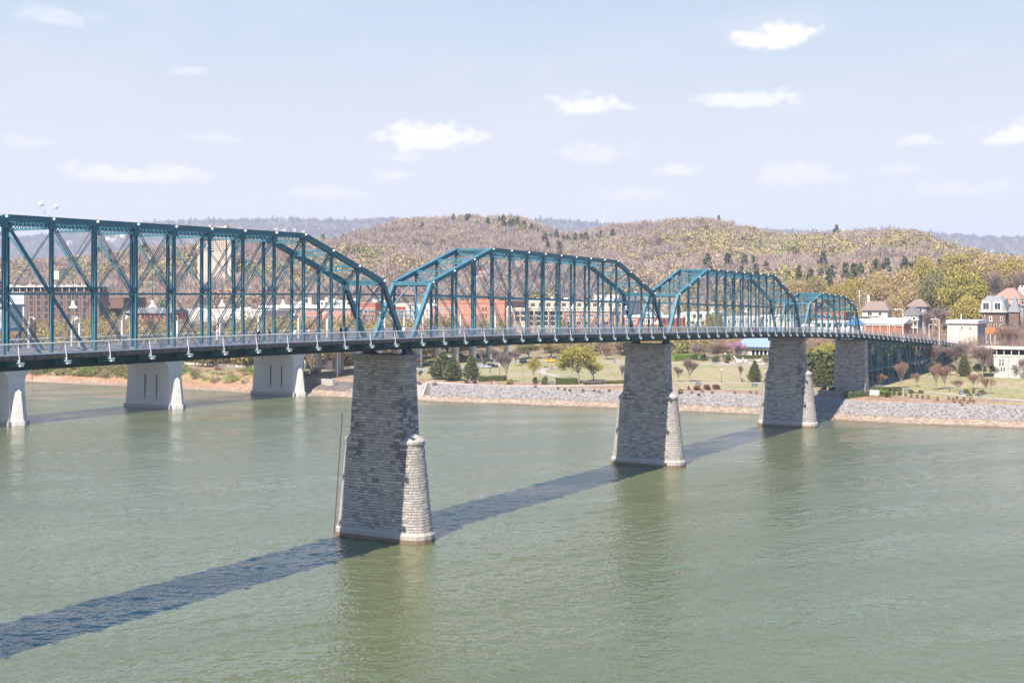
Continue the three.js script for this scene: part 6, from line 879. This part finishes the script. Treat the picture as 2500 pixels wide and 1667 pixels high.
// ---------------------------------------------------------------- cars
mat('tyre', [.018, .018, .02]); mat('hub', [.45, .45, .47], { metalness: .6, roughness: .35 }); mat('headlight', [.8, .8, .76], { roughness: .2 }); mat('taillight', [.45, .02, .02], { roughness: .3 });
const paint = (n, c) => M[n] || mat(n, c, { roughness: .25 });
function car(tall, m) {
  const g = new THREE.Group(), hB = tall ? 1.05 : .85, hT = tall ? 1.82 : 1.42, w = .9, P = tall ? [[-2.25, .35], [2.25, .35], [2.3, .75], [2.1, hB], [1.0, hB + .06], [-2.2, hB + .06], [-2.3, .7]] : [[-2.2, .32], [2.2, .32], [2.25, .6], [2.05, hB - .08], [.95, hB], [-1.6, hB], [-2.2, hB - .05], [-2.28, .6]], C = tall ? [[.98, hB + .06], [.35, hT], [-2.0, hT], [-2.2, hB + .06]] : [[.95, hB], [.2, hT], [-1.0, hT], [-1.65, hB]];
  const ext = (poly, ww, inset) => { const s = new THREE.Shape(poly.map(([x, y]) => new THREE.Vector2(x, y))), e = new THREE.ExtrudeGeometry(s, { depth: ww * 2 - .12, bevelEnabled: true, bevelThickness: .06, bevelSize: .05, bevelSegments: 2 }); e.translate(0, 0, -ww + .06); return e; };
  add('body', ext(P, w), m, g); add('cabin', ext(C, w - .1), m, g);
  const sc = (f) => { const cx = C.reduce((a, p) => a + p[0], 0) / C.length, cy = C.reduce((a, p) => a + p[1], 0) / C.length; return C.map(([x, y]) => [cx + (x - cx) * f, cy + (y - cy) * f]); }; add('side_window', ext(sc(.78), w - .055), 'pane', g); { const [a, b] = [C[0], C[1]], c = new MB(); c.beam(v3(a[0] + .02, a[1] + .1, 0), v3(b[0] + .1, b[1] - .08, 0), 1.3, .06); c.build('windscreen', 'pane', g); } { const [a, b] = [C[3], C[2]], c = new MB(); c.beam(v3(a[0] - .04, a[1] + .1, 0), v3(b[0] - .07, b[1] - .1, 0), 1.3, .06); c.build('rear_window', 'pane', g); }
  for (const [x, z] of [[1.35, w - .08], [1.35, -w + .08], [-1.35, w - .08], [-1.35, -w + .08]]) { const t = new MB(); t.tube(v3(x, .33, z - .11), v3(x, .33, z + .11), .33, .33, 14); const tm = t.build('wheel', 'tyre', g); const h = new MB(); h.tube(v3(x, .33, z - .125), v3(x, .33, z + .125), .19, .19, 10); h.build('hub_cap', 'hub', tm); }
  for (const z of [-.62, .62]) { new MB().box(2.2, .6, z, .16, .16, .36).build('headlight', 'headlight', g); new MB().box(-2.22, .66, z, .14, .2, .3).build('taillight', 'taillight', g); } return g;
}
for (const [u, v, turn, tall, pn, pc, label] of [
  [1172, 886, .2, 1, 'navyPaint', [.02, .025, .05], 'dark suv parked in the upper row, left of two, right of the narrow conifer'], [1192, 884, .25, 1, 'blackPaint', [.012, .012, .014], 'black suv parked in the upper row, right of two, right of the narrow conifer'],
  [1187, 898.5, .15, 0, 'skyPaint', [.33, .40, .48], 'light blue car behind the low green mound'], [1203, 898, .5, 1, 'blackPaint', [.012, .012, .014], 'black car right of the light blue one'], [1281, 888, .2, 1, 'blackPaint', [.012, .012, .014], 'black suv on the street left of the yellow vehicle'],
  [1345, 884, .1, 1, 'yellowPaint', [.62, .36, .01], 'yellow suv parked beyond the park path'], [1369, 881, .2, 0, 'greyPaint', [.10, .115, .125], 'dark grey car just right of the yellow one'], [1033, 889, 1.1, 1, 'whitePaint', [.7, .7, .7], 'white car between the viaduct columns'], [1074, 876, .3, 0, 'redPaint', [.42, .03, .025], 'red car behind the top of the broad conifer'],
  [1124, 872, .3, 1, 'redPaint', [.42, .03, .025], 'red van right of the rightmost viaduct column'], [1092, 873, .2, 0, 'silverPaint', [.45, .46, .48], 'silver car above the broad conifer'], [1690, 874, .2, 0, 'silverPaint', [.45, .46, .48], 'silver car behind the bare trees left of the pavilion'], [1726, 874, .3, 0, 'greyPaint', [.10, .115, .125], 'dark car behind the bare trees left of the pink blossom'],
]) { const p = pin(u, v), c = car(tall, paint(pn, pc)); c.name = numbered('parked_car'); scene.add(c); c.position.copy(p); c.position.y += .08; c.rotation.y = -TH + turn; tag(c, label, 'car'); }
for (const [u, L, e, tall, pn, pc, label] of [[360, 0, -205, 0, 'greyPaint', [.1, .115, .125], 'dark car on the concrete bridge seen through the nearest span'], [700, 0, -212, 1, 'silverPaint', [.45, .46, .48], 'silver car on the concrete bridge behind the walkers']]) { const a = (u - 1250) / F, Lr = (X0 + e * CS - a * (Z0 - e * SN)) / (a * CS - SN), c = car(tall, paint(pn, pc)); c.name = numbered('moving_car'); scene.add(c); c.position.set(wx(Lr, e), 20.37, wz(Lr, e)); c.rotation.y = Math.PI / 2 - TH; tag(c, label, 'car'); }

// ---------------------------------------------------------------- people
const capsules = {   // joints in metres, figure faces +x; [a, b, radius a, radius b, colour slot]
  stand: [[[0, .92, .09], [0, .5, .1], .085, .06, 2], [[0, .5, .1], [-.02, .08, .1], .058, .042, 2], [[0, .92, -.09], [.03, .5, -.1], .085, .06, 2], [[.03, .5, -.1], [.02, .08, -.1], .058, .042, 2], [[0, .95, 0], [0, 1.4, 0], .15, .165, 1], [[0, 1.4, .19], [-.02, 1.12, .25], .06, .045, 1], [[-.02, 1.12, .25], [.08, .88, .24], .042, .032, 0], [[0, 1.4, -.19], [-.02, 1.12, -.25], .06, .045, 1], [[-.02, 1.12, -.25], [.08, .88, -.24], .042, .032, 0], [[0, 1.45, 0], [.02, 1.56, 0], .06, .055, 0], [[.02, 1.62, 0], [.02, 1.68, 0], .1, .095, 0], [[-.02, 1.68, 0], [-.01, 1.72, 0], .1, .085, 3], [[-.02, .05, .1], [.16, .035, .1], .045, .035, 4], [[.02, .05, -.1], [.2, .035, -.1], .045, .035, 4], [[.1, 1.61, 0], [.125, 1.6, 0], .018, .015, 0]],
  walk: [[[0, .92, .09], [.2, .53, .1], .085, .06, 2], [[.2, .53, .1], [.24, .1, .1], .058, .042, 2], [[0, .92, -.09], [-.1, .5, -.1], .085, .06, 2], [[-.1, .5, -.1], [-.36, .16, -.1], .058, .042, 2], [[0, .95, 0], [.04, 1.4, 0], .15, .165, 1], [[.04, 1.4, .19], [-.14, 1.15, .24], .06, .045, 1], [[-.14, 1.15, .24], [-.08, .92, .24], .042, .032, 0], [[.04, 1.4, -.19], [.16, 1.14, -.24], .06, .045, 1], [[.16, 1.14, -.24], [.34, .98, -.22], .042, .032, 0], [[.04, 1.45, 0], [.07, 1.56, 0], .06, .055, 0], [[.08, 1.62, 0], [.08, 1.68, 0], .1, .095, 0], [[.04, 1.68, 0], [.05, 1.72, 0], .1, .085, 3], [[.22, .06, .1], [.4, .05, .1], .045, .035, 4], [[-.38, .12, -.1], [-.24, .04, -.1], .045, .035, 4], [[.16, 1.61, 0], [.185, 1.6, 0], .018, .015, 0]],
  sit: [[[0, .5, .1], [.44, .5, .12], .085, .065, 2], [[.44, .5, .12], [.46, .08, .12], .06, .045, 2], [[0, .5, -.1], [.44, .5, -.12], .085, .065, 2], [[.44, .5, -.12], [.46, .08, -.12], .06, .045, 2], [[0, .55, 0], [.06, .98, 0], .16, .165, 1], [[.06, .98, .19], [.1, .72, .26], .06, .045, 1], [[.1, .72, .26], [.34, .6, .2], .042, .032, 0], [[.06, .98, -.19], [.1, .72, -.26], .06, .045, 1], [[.1, .72, -.26], [.34, .6, -.2], .042, .032, 0], [[.06, 1.03, 0], [.1, 1.14, 0], .06, .055, 0], [[.12, 1.2, 0], [.12, 1.26, 0], .1, .095, 0], [[.08, 1.26, 0], [.09, 1.3, 0], .1, .085, 3], [[.44, .05, .12], [.62, .035, .12], .045, .035, 4], [[.44, .05, -.12], [.62, .035, -.12], .045, .035, 4], [[.2, 1.19, 0], [.225, 1.18, 0], .018, .015, 0]],
  ride: [[[-.1, .95, .1], [.3, .72, .12], .085, .06, 2], [[.3, .72, .12], [.12, .36, .12], .058, .042, 2], [[-.1, .95, -.1], [.18, .58, -.12], .085, .06, 2], [[.18, .58, -.12], [.02, .2, -.12], .058, .042, 2], [[-.1, 1, 0], [.26, 1.34, 0], .14, .155, 1], [[.26, 1.34, .18], [.4, 1.1, .24], .06, .045, 1], [[.4, 1.1, .24], [.62, 1.0, .22], .042, .032, 0], [[.26, 1.34, -.18], [.4, 1.1, -.24], .06, .045, 1], [[.4, 1.1, -.24], [.62, 1.0, -.22], .042, .032, 0], [[.28, 1.4, 0], [.36, 1.5, 0], .06, .055, 0], [[.4, 1.56, 0], [.41, 1.61, 0], .1, .095, 0], [[.37, 1.62, 0], [.38, 1.67, 0], .105, .09, 3], [[.1, .33, .12], [.26, .3, .12], .045, .035, 4], [[0, .17, -.12], [.16, .14, -.12], .045, .035, 4], [[.49, 1.55, 0], [.51, 1.54, 0], .018, .015, 0]],
};
const mPerson = new THREE.MeshStandardMaterial({ roughness: .85, vertexColors: true, name: 'person' });
const BODY = {};
function figure(pose) {
  if (BODY[pose]) return BODY[pose]; const N = 62, S = 1.9, mc = new MarchingCubes(N, mPerson, false, false, 60000), cap = capsules[pose];
  const dist = (p, c) => { const [a, b, ra, rb] = c, d = [b[0] - a[0], b[1] - a[1], b[2] - a[2]], q = [p[0] - a[0], p[1] - a[1], p[2] - a[2]], t = clamp((q[0] * d[0] + q[1] * d[1] + q[2] * d[2]) / (d[0] * d[0] + d[1] * d[1] + d[2] * d[2] + 1e-9)), k = c[4] === 1 && Math.abs(a[2]) < .01 ? .72 : 1; return Math.hypot(q[0] - d[0] * t, q[1] - d[1] * t, (q[2] - d[2] * t) * k) - lerp(ra, rb, t); };
  for (let z = 0; z < N; z++) for (let y = 0; y < N; y++) for (let x = 0; x < N; x++) { const p = [(x / N * 2 - 1) * S / 2, (y / N * 2 - 1) * S / 2 + .9, (z / N * 2 - 1) * S / 2]; let m = 1; for (const c of cap) { const d = dist(p, c), h = clamp(.5 + .5 * (m - d) / .035); m = m * (1 - h) + d * h - .035 * h * (1 - h); } mc.field[x + y * N + z * N * N] = -m; }
  mc.isolation = 0; mc.update(); const n = mc.count, P = new Float32Array(mc.positionArray.slice(0, n * 3)), Nn = new Float32Array(mc.normalArray.slice(0, n * 3)), slot = new Uint8Array(n); for (let i = 0; i < n; i++) { P[i * 3] *= S / 2; P[i * 3 + 1] = P[i * 3 + 1] * S / 2 + .9; P[i * 3 + 2] *= S / 2; let best = 9; for (const c of cap) { const d = dist([P[i * 3], P[i * 3 + 1], P[i * 3 + 2]], c); if (d < best) { best = d; slot[i] = c[4]; } } } return (BODY[pose] = { P, Nn, slot, n });
}
const HUE = { white: [.75, .74, .72], black: [.02, .02, .025], navy: [.03, .04, .11], blue: [.08, .14, .36], red: [.45, .05, .05], grey: [.2, .2, .22], green: [.16, .42, .12], tan: [.45, .36, .27], jeans: [.09, .13, .22], pink: [.6, .3, .34], purple: [.2, .1, .35], khaki: [.36, .3, .2] };
function person(label, pose, p, turn, shirt, legs, o = {}) {
  const b = figure(pose), g = new THREE.BufferGeometry(), col = new Float32Array(b.n * 3), cs = [o.skin || [.42, .26, .19], HUE[shirt], HUE[legs], o.hair || [.06, .04, .03], [.05, .05, .055]]; for (let i = 0; i < b.n; i++) col.set(cs[b.slot[i]], i * 3); g.setAttribute('position', new THREE.BufferAttribute(b.P, 3)); g.setAttribute('normal', new THREE.BufferAttribute(b.Nn, 3)); g.setAttribute('color', new THREE.BufferAttribute(col, 3));
  const t = thing('person', label, 'person', p.x, p.y, p.z, turn); t.scale.setScalar(o.k || 1); add('body', g, mPerson, t); return t;
}
function onDeck(u, e) { const a = (u - 1250) / F, L = (X0 + e * CS - a * (Z0 - e * SN)) / (a * CS - SN); return v3(wx(L, e), DY(L) + .005, wz(L, e)); }
const AX = Math.PI / 2 - TH;
person('person in dark clothes riding a bicycle on the bridge behind the near railing', 'ride', onDeck(628, -1.2).add(v3(0, .03, 0)), AX, 'black', 'black');
person('person in black standing at a truss post, left of the walking group', 'stand', onDeck(657, -2.6), AX + 2, 'black', 'jeans');
person('person in white top and jeans walking alone past the truss posts', 'walk', onDeck(719, -3), AX, 'white', 'jeans', { hair: [.2, .06, .03] });
person('walker in white top, left of three walking together on the bridge', 'walk', onDeck(742, -3.4), AX, 'white', 'grey', { hair: [.25, .1, .05] });
person('walker in grey top, middle of three walking together on the bridge', 'walk', onDeck(747, -2.4), AX, 'grey', 'black');
person('walker in pale pink top, right of three walking together on the bridge', 'walk', onDeck(752, -4), AX, 'pink', 'jeans');
person('person in black at the far railing above the nearest stone pier, left of two', 'stand', onDeck(832, -8.0), AX + 1.5, 'black', 'black');
person('person in dark blue at the far railing above the nearest stone pier, right of two', 'stand', onDeck(845, -7.9), AX + 1.5, 'navy', 'black');
person('person in blue jacket between the first two truss spans', 'stand', onDeck(936, -6.4), AX, 'blue', 'navy');
person('walker in patterned pale top near the second span portal, left of a pair', 'walk', onDeck(979, -4.6), AX, 'pink', 'purple', { hair: [.25, .09, .04] });
person('walker in white top near the second span portal, right of a pair', 'walk', onDeck(985, -3.8), AX, 'white', 'purple');
person('person in dark top just right of the light end post of the second span', 'walk', onDeck(1017, -3), AX + 3.1, 'black', 'grey');
person('person in maroon top right of the light end post of the second span', 'walk', onDeck(1029, -3.4), AX + 3.1, 'red', 'black');
person('person in bright blue coat by the wide second-span post', 'stand', onDeck(1052, -5.6), AX + 1, 'blue', 'blue');
person('person in purple coat by the wide second-span post', 'stand', onDeck(1058, -5), AX + 1, 'purple', 'blue');
person('person in dark top among the posts of the second span', 'walk', onDeck(1233, -3), AX, 'black', 'black');
person('person in lime green top behind the railing under the second span', 'stand', onDeck(1389, -1), AX + 1.5, 'green', 'grey');
person('person in white cap and white top under the second span', 'walk', onDeck(1444, -1.6), AX + 3.1, 'white', 'white', { hair: [.75, .74, .7] });
person('walker in dark clothes on the footbridge under the third span', 'walk', onDeck(1700, -3), AX, 'navy', 'black');
person('walker in white top on the footbridge under the last span', 'walk', onDeck(2030, -3), AX, 'white', 'jeans');
person('runner in red top on the riverside path below the long hedge', 'walk', pin(1200, 939), 2.6, 'red', 'black'); person('runner in pink top beside the one in red on the riverside path', 'walk', pin(1207, 940), 2.6, 'pink', 'white', { hair: [.3, .15, .06] });
['navy', 'black', 'red', 'jeans', 'red'].forEach((c, i) => person(['person in navy, far left of five strolling on the curved park path', 'person in black, second from left of five on the curved park path', 'short person in red, middle of five on the curved park path', 'person in denim blue, fourth of five on the curved park path', 'person in red, far right of five on the curved park path'][i], 'walk', pin([1331, 1336, 1342, 1346, 1350][i], 902.5), 1.5, c === 'jeans' ? 'blue' : c, i % 2 ? 'black' : 'jeans', { k: i === 2 ? .75 : 1 }));
person('person in dark clothes standing on the path left of the third pier', 'stand', pin(1812, 934), 2, 'black', 'black'); person('person in blue beside the dark conifer right trio path', 'stand', pin(2319, 957), 1, 'blue', 'black');
person('person in navy sitting on the right lawn bench, left of two', 'sit', pin(2387, 968), .4, 'navy', 'black'); person('person in white and purple sitting on the right lawn bench, right of two', 'sit', pin(2394, 968), .4, 'purple', 'white'); person('person in black sitting alone on the low bench at right', 'sit', pin(2368, 968), .4, 'black', 'black');
{ const p = onDeck(628, -1.2), g = thing('bicycle', 'dark bicycle ridden along the bridge behind the near railing', 'bicycle', p.x, p.y, p.z, AX); for (const x of [-.42, .62]) { const t = new THREE.TorusGeometry(.33, .022, 6, 20); t.translate(x, .35, 0); add('wheel', t, 'tyre', g); } const f = new MB(); f.tube(v3(-.42, .35, 0), v3(.08, .32, 0), .02).tube(v3(.08, .32, 0), v3(-.12, .85, 0), .02).tube(v3(-.12, .8, 0), v3(.5, .82, 0), .02).tube(v3(.08, .32, 0), v3(.5, .8, 0), .02).tube(v3(.62, .35, 0), v3(.48, .95, 0), .02).tube(v3(-.42, .35, 0), v3(-.12, .8, 0), .015); f.build('frame', 'black', g); new MB().tube(v3(.5, .98, -.24), v3(.5, .98, .24), .018).build('handlebar', 'black', g); new MB().box(-.14, .86, 0, .24, .06, .14).build('saddle', 'black', g); }
// pale market canopies on the deck near the third pier
function canopy(u, e, s, label) { const p = onDeck(u, e), g = thing('canopy', label, 'canopy', p.x, p.y, p.z, AX); for (const [a, b] of [[-1, -1], [1, -1], [1, 1], [-1, 1]]) new MB().tube(v3(a * s, 0, b * s), v3(a * s, 1.9, b * s), .03).build('pole', 'galv', g); new MB().prism([[-s, s], [s, s], [s, -s], [-s, -s]], 1.85, 2.05).prism([[-s, s], [s, s], [s, -s], [-s, -s]], 2.051, 2.9, [[-.1, .1], [.1, .1], [.1, -.1], [-.1, -.1]]).build('canvas', 'roofWhite', g); }
canopy(1608, -4.6, .8, 'small white canopy on the footbridge above the second pier'); canopy(1966, -4, .9, 'white canopy on the footbridge right of the third pier, left of two'); canopy(1984, -4.2, 1.1, 'white canopy on the footbridge right of the third pier, right of two');

// ---------------------------------------------------------------- lamps, poles, signs, bins, benches
for (const [L, e, arm, label] of [[432, -9.5, 1, 'tall white goal-arm street lamp on the far side of the bridge, nearest the last span'], [404.6, 2.2, -1, 'tall white street lamp against the near bridge side in front of the warehouse'], [500, -9.6, 1, 'white street lamp on the far bridge side, left of the middle pair'], [464, 2.3, -1, 'white street lamp on the near bridge side, right of the middle pair'], [587, -9.6, 1, 'white street lamp above the white building roof, left of the last pair'], [544.6, 2.3, -1, 'white street lamp in front of the white building corner, right of the last pair']]) {
  const y = DY(L), g = thing('street_lamp', label, 'street lamp', wx(L, e), y - (e > 0 ? 1.4 : .2), wz(L, e), AX, 'tall lamps along the landing of the footbridge'), h = { 432: 8.2, 404.6: 11.6, 500: 8.4, 464: 10.2, 587: 9, 544.6: 11 }[L]; new MB().tube(v3(0, 0, 0), v3(0, h, 0), .15, .11, 8).build('pole', 'galv', g); new MB().tube(v3(0, h - .05, 0), v3(0, h + .1, arm * 2.6), .08, .06, 6).build('arm', 'galv', g); new MB().box(0, h - .08, arm * 2.75, .3, .2, 1).build('lamp_head', 'whiteLamp', g); new MB().box(0, 0, 0, .5, .5, .5).build('base', 'galv', g); }
function parkLamp(u, v, vTop, label) { const p = pin(u, v), s = scaleAt(p), h = (v - vTop) * s, g = thing('park_lamp', label, 'lamp post', p.x, p.y, p.z, 0, 'globe lamps in the park'); new MB().tube(v3(0, -.2, 0), v3(0, h - .5, 0), .08, .06, 6).tube(v3(0, -.2, 0), v3(0, .6, 0), .15, .11, 6).build('pole', 'frameDark', g); new MB().ball(v3(0, h - .25, 0), .3, 7).build('globe', 'whiteLamp', g); }
parkLamp(1762, 934, 901, 'dark park lamp with white globe in the middle of the lawn'); parkLamp(1771, 878, 862, 'park lamp with white globe in front of the pink blossom'); parkLamp(1318, 927, 894, 'slim park lamp between the thin amber tree and the hedge'); parkLamp(1219, 916, 890, 'slim park lamp beside the long clipped hedge');
function pole(u, v, vTop, label, extra) { const p = pin(u, v), h = (v - vTop) * scaleAt(p), g = thing('utility_pole', label, 'pole', p.x, p.y, p.z, -TH); new MB().tube(v3(0, -.3, 0), v3(0, h, 0), .14, .1, 6).build('pole', extra || 'wood', g); return [g, h]; }
pole(823, 925, 858, 'tall pale pole on the rocky slope left of the nearest pier', 'paleBark'); pole(849, 917, 866, 'dark pole beside the ramp road close to the nearest pier', 'frameDark');
{ const [g, h] = pole(744, 903, 880, 'short sign post beside the blue container', 'galv'); new MB().box(0, h - .9, .12, .9, 1.2, .06).build('sign_plate', 'paleWall', g); }
for (const [u, vT, label] of [[2099, 706, 'bare power pole, leftmost of the row behind the brown-roofed house'], [2115, 711, 'bare power pole, second of the row behind the brown-roofed house'], [2128.5, 712, 'left leg pole of the close pair behind the brown-roofed house'], [2132, 712, 'right leg pole of the close pair behind the brown-roofed house'], [2140, 705, 'tallest power pole, right of the close pair']]) { const Z = 760, x = (u - 1250) / F * Z, y = ground(x, -Z), h = H + (V0 - vT) * Z / F - y, g = thing('power_pole', label, 'pole', x, y, -Z, -TH, 'power poles on the slope right of the last span'); new MB().tube(v3(0, -1, 0), v3(0, h, 0), .26, .18, 6).build('pole', 'galv', g); new MB().box(0, h - 1.4, 0, 3.2, .22, .22).box(0, h - 4.2, 0, 3.2, .22, .22).build('crossarm', 'galv', g); }
{ const g = thing('power_line', 'thin power lines strung between the poles right of the last span', 'wires', 0, 0, 0), Z = 760, at = (u, v, z = Z) => v3((u - 1250) / F * z, H + (V0 - v) * z / F, -z); for (const [a, b] of [[at(2099, 716), at(2140, 708)], [at(2140, 708), at(2250, 690, 900)], [at(2099, 728), at(2140, 722)], [at(2050, 730, 700), at(2099, 727)], [at(2140, 712), at(2230, 684, 980)]]) { const pts = []; for (let i = 0; i <= 8; i++) { const t = i / 8, p = a.clone().lerp(b, t); p.y -= 3 * t * (1 - t); pts.push(p); } new MB().pipe(pts, .05, 4).build('wire', 'galv', g); } }
for (const [u, Z, vT, vB, label] of [[1475, 6350, 519, 560, 'distant lattice transmission tower on the far skyline']]) { const x = (u - 1250) / F * Z, y = H + (V0 - vB) * Z / F - 10, h = (vB - vT) * Z / F + 10, g = thing('transmission_tower', label, 'tower', x, y, -Z, .3), c = new MB(), w = 9; for (const [a, b] of [[1, 1], [1, -1], [-1, -1], [-1, 1]]) new MB().beam(v3(a * w, 0, b * w), v3(a * 1.4, h, b * 1.4), 1, 1).build('leg', 'galv', g); for (let i = 0; i < 9; i++) { const f = (t) => lerp(w, 1.4, t), t0 = i / 9, t1 = (i + 1) / 9; for (const s of [1, -1]) { c.beam(v3(-f(t0), h * t0, s * f(t0)), v3(f(t1), h * t1, s * f(t1)), .5, .5).beam(v3(f(t0), h * t0, s * f(t0)), v3(-f(t1), h * t1, s * f(t1)), .5, .5); } } c.build('bracing', 'galv', g); new MB().box(0, h * .82, 0, 16, 1, 1).box(0, h * .92, 0, 12, 1, 1).build('crossarm', 'galv', g); }
{ const p = pin(1475, 926), g = null; }
{ // twin floodlight mast seen above the first span
  const e = -7.6, ak = (117 - 1250) / F, L = (X0 + e * CS - ak * (Z0 - e * SN)) / (ak * CS - SN), g = thing('floodlight_mast', 'twin white floodlights on thin masts above the top chord of the nearest span', 'floodlight', wx(L, e), 46.2, wz(L, e), AX); for (const [x, hh, d] of [[-.55, 2.3, -.6], [.15, 2.1, .6]]) { new MB().tube(v3(x, 0, 0), v3(x, hh, 0), .035, .03, 5).build('mast', 'galv', g); new MB().tube(v3(x, hh, 0), v3(x + d, hh + .1, .2), .03, .03, 5).build('arm', 'galv', g); new MB().ball(v3(x + d * 1.15, hh + .15, .25), .27, 7).build('lamp', 'whiteLamp', g); } }
{ // fairground-free white sign board by the hedge
  const p = pin(2136, 970), s = scaleAt(p), g = thing('notice_board', 'white blank-looking notice board on two posts by the clipped hedge', 'sign', p.x, p.y, p.z, -TH + .15); for (const x of [-1.1, 1.1]) new MB().box(x, -.2, 0, .14, 2.9, .14).build('post', 'wood', g); new MB().box(0, .75, .1, 2.9, 1.55, .08).build('board', 'white', g); const t = new MB(); t.box(0, 2.05, .145, 1.9, .1, .01).box(-.1, 1.8, .145, 2.2, .07, .01).box(.1, 1.6, .145, 1.7, .07, .01); t.build('print', 'greyWall', g); new MB().box(0, .12, .9, 2.6, .1, .5).box(-1, -.2, .9, .12, .32, .4).box(1, -.2, .9, .12, .32, .4).build('low_bench', 'wood', g); }
function bin(u, v, label) { const p = pin(u, v), g = thing('litter_bin', label, 'bin', p.x, p.y, p.z, 0); new MB().tube(v3(0, 0, 0), v3(0, 1.15, 0), .36, .42, 10).build('body', 'blue', g); new MB().tube(v3(0, 1.15, 0), v3(0, 1.4, 0), .45, .2, 10).build('lid', 'roofBlue', g); new MB().box(0, .5, .4, .3, .3, .06).build('plate', 'galv', g); }
bin(1196, 910, 'blue litter bin beside the path beyond the long hedge'); bin(1500, 885, 'blue litter bin on the lawn edge left of the second pier'); bin(1146, 935, 'blue and white bin among rusty shrubs below the narrow conifer'); bin(2346, 964, 'blue bin on a post beside the right lawn path');
function bench(u, v, m, label, turn = 0) { const p = pin(u, v), g = thing('park_bench', label, 'bench', p.x, p.y, p.z, -TH + turn); for (let i = 0; i < 3; i++) new MB().box(0, .44, .05 + i * .17, 1.9, .05, .14).build('slat', m, g); for (let i = 0; i < 3; i++) new MB().box(0, .58 + i * .16, -.1, 1.9, .12, .05).build('back_slat', m, g); for (const x of [-.8, .8]) new MB().box(x, -.05, .2, .08, .5, .5).box(x, .4, -.15, .08, .65, .07).build('leg', 'frameDark', g); }
bench(1347, 938, 'blue', 'blue park bench left of the dark green hedge'); bench(1746, 888, 'blue', 'blue bench in the plaza before the green shrubs'); bench(1705, 941, 'blue', 'blue bench above the maroon shrub rows'); bench(2215, 957, 'blue', 'blue bench beyond the two upright green shrubs'); bench(2390, 969, 'frameDark', 'dark bench under the sitting pair at right'); bench(2368, 970, 'frameDark', 'dark low bench under the lone sitter at right'); bench(1843, 944, 'blue', 'pale blue bench left of the third pier foot');
{ // pale stone play sculptures by the pavilion
  for (const [u, v, k, label] of [[1806, 887, 1, 'pale stone fountain sculpture, left of two before the pavilion'], [1820, 886, .8, 'pale leaning stone sculpture, right of two before the pavilion'], [1853, 884, .7, 'pale stone sculpture beside the third pier edge']]) { const p = pin(u, v), g = thing('stone_sculpture', label, 'sculpture', p.x, p.y, p.z, u); new MB().ball(v3(0, .8 * k, 0), 1.5 * k, 7, .7).build('body', 'cream', g); new MB().tube(v3(.8 * k, 1 * k, 0), v3(2.2 * k, 2.6 * k, .3), .6 * k, .25 * k, 8).build('neck', 'cream', g); new MB().ball(v3(2.4 * k, 2.8 * k, .35), .42 * k, 6).build('head', 'cream', g); new MB().tube(v3(-.9 * k, .9 * k, 0), v3(-2 * k, 2 * k, .2), .4 * k, .1 * k, 7).build('tail', 'cream', g); } }
{ // utility box and railing at the fourth pier
  const p = pin(2050, 949), g = thing('cabinet', 'grey metal cabinet at the foot of the fourth stone pier', 'cabinet', p.x, p.y, p.z, -TH); new MB().box(0, 0, 0, 2.4, 1.9, .9).build('body', 'greyWall', g); new MB().box(0, 1.91, 0, 2.6, .1, 1.1).build('lid', 'galv', g); new MB().box(-.55, .15, .46, 1.0, 1.6, .03).box(.55, .15, .46, 1.0, 1.6, .03).build('door', 'galv', g);
  const a = pin(2112, 948), f = thing('picket_fence', 'thin metal railing behind the hedges at the trestle foot', 'railing', a.x, a.y, a.z, -TH); for (let i = 0; i < 24; i++) new MB().box(i * .5, -.1, 0, .05, 1.3, .05).build('picket', 'galv', f); new MB().box(5.75, 1.15, 0, 11.6, .06, .06).box(5.75, .2, 0, 11.6, .06, .06).build('rail', 'galv', f);
  const q = pin(1996, 947), f2 = thing('picket_fence', 'dark metal railing right of the third pier below the conifer', 'railing', q.x, q.y, q.z, -TH); for (let i = 0; i < 26; i++) new MB().box(-4 + i * .45, -.1, 0, .06, 1.5, .06).build('picket', 'frameDark', f2); new MB().box(1.6, 1.35, 0, 11.4, .07, .07).box(1.6, .3, 0, 11.4, .07, .07).build('rail', 'frameDark', f2);
  const b = pin(1995, 962), w = thing('abutment_wall', 'dark stone block wall on the shaded bank under the last span', 'wall', b.x, b.y, b.z, -TH); for (let j = 0; j < 3; j++) for (let i = 0; i < 7; i++) new MB().span(-6 + i * 2.1 + (j % 2) * .9, -6 + i * 2.1 + 2.05 + (j % 2) * .9, -.6 + j * .62, .0 + j * .62, -1.2, 0).build('block', 'stone3', w);
}
ridgeTrees(); mountainTrees(); thickets();
renderer.render(scene, camera);
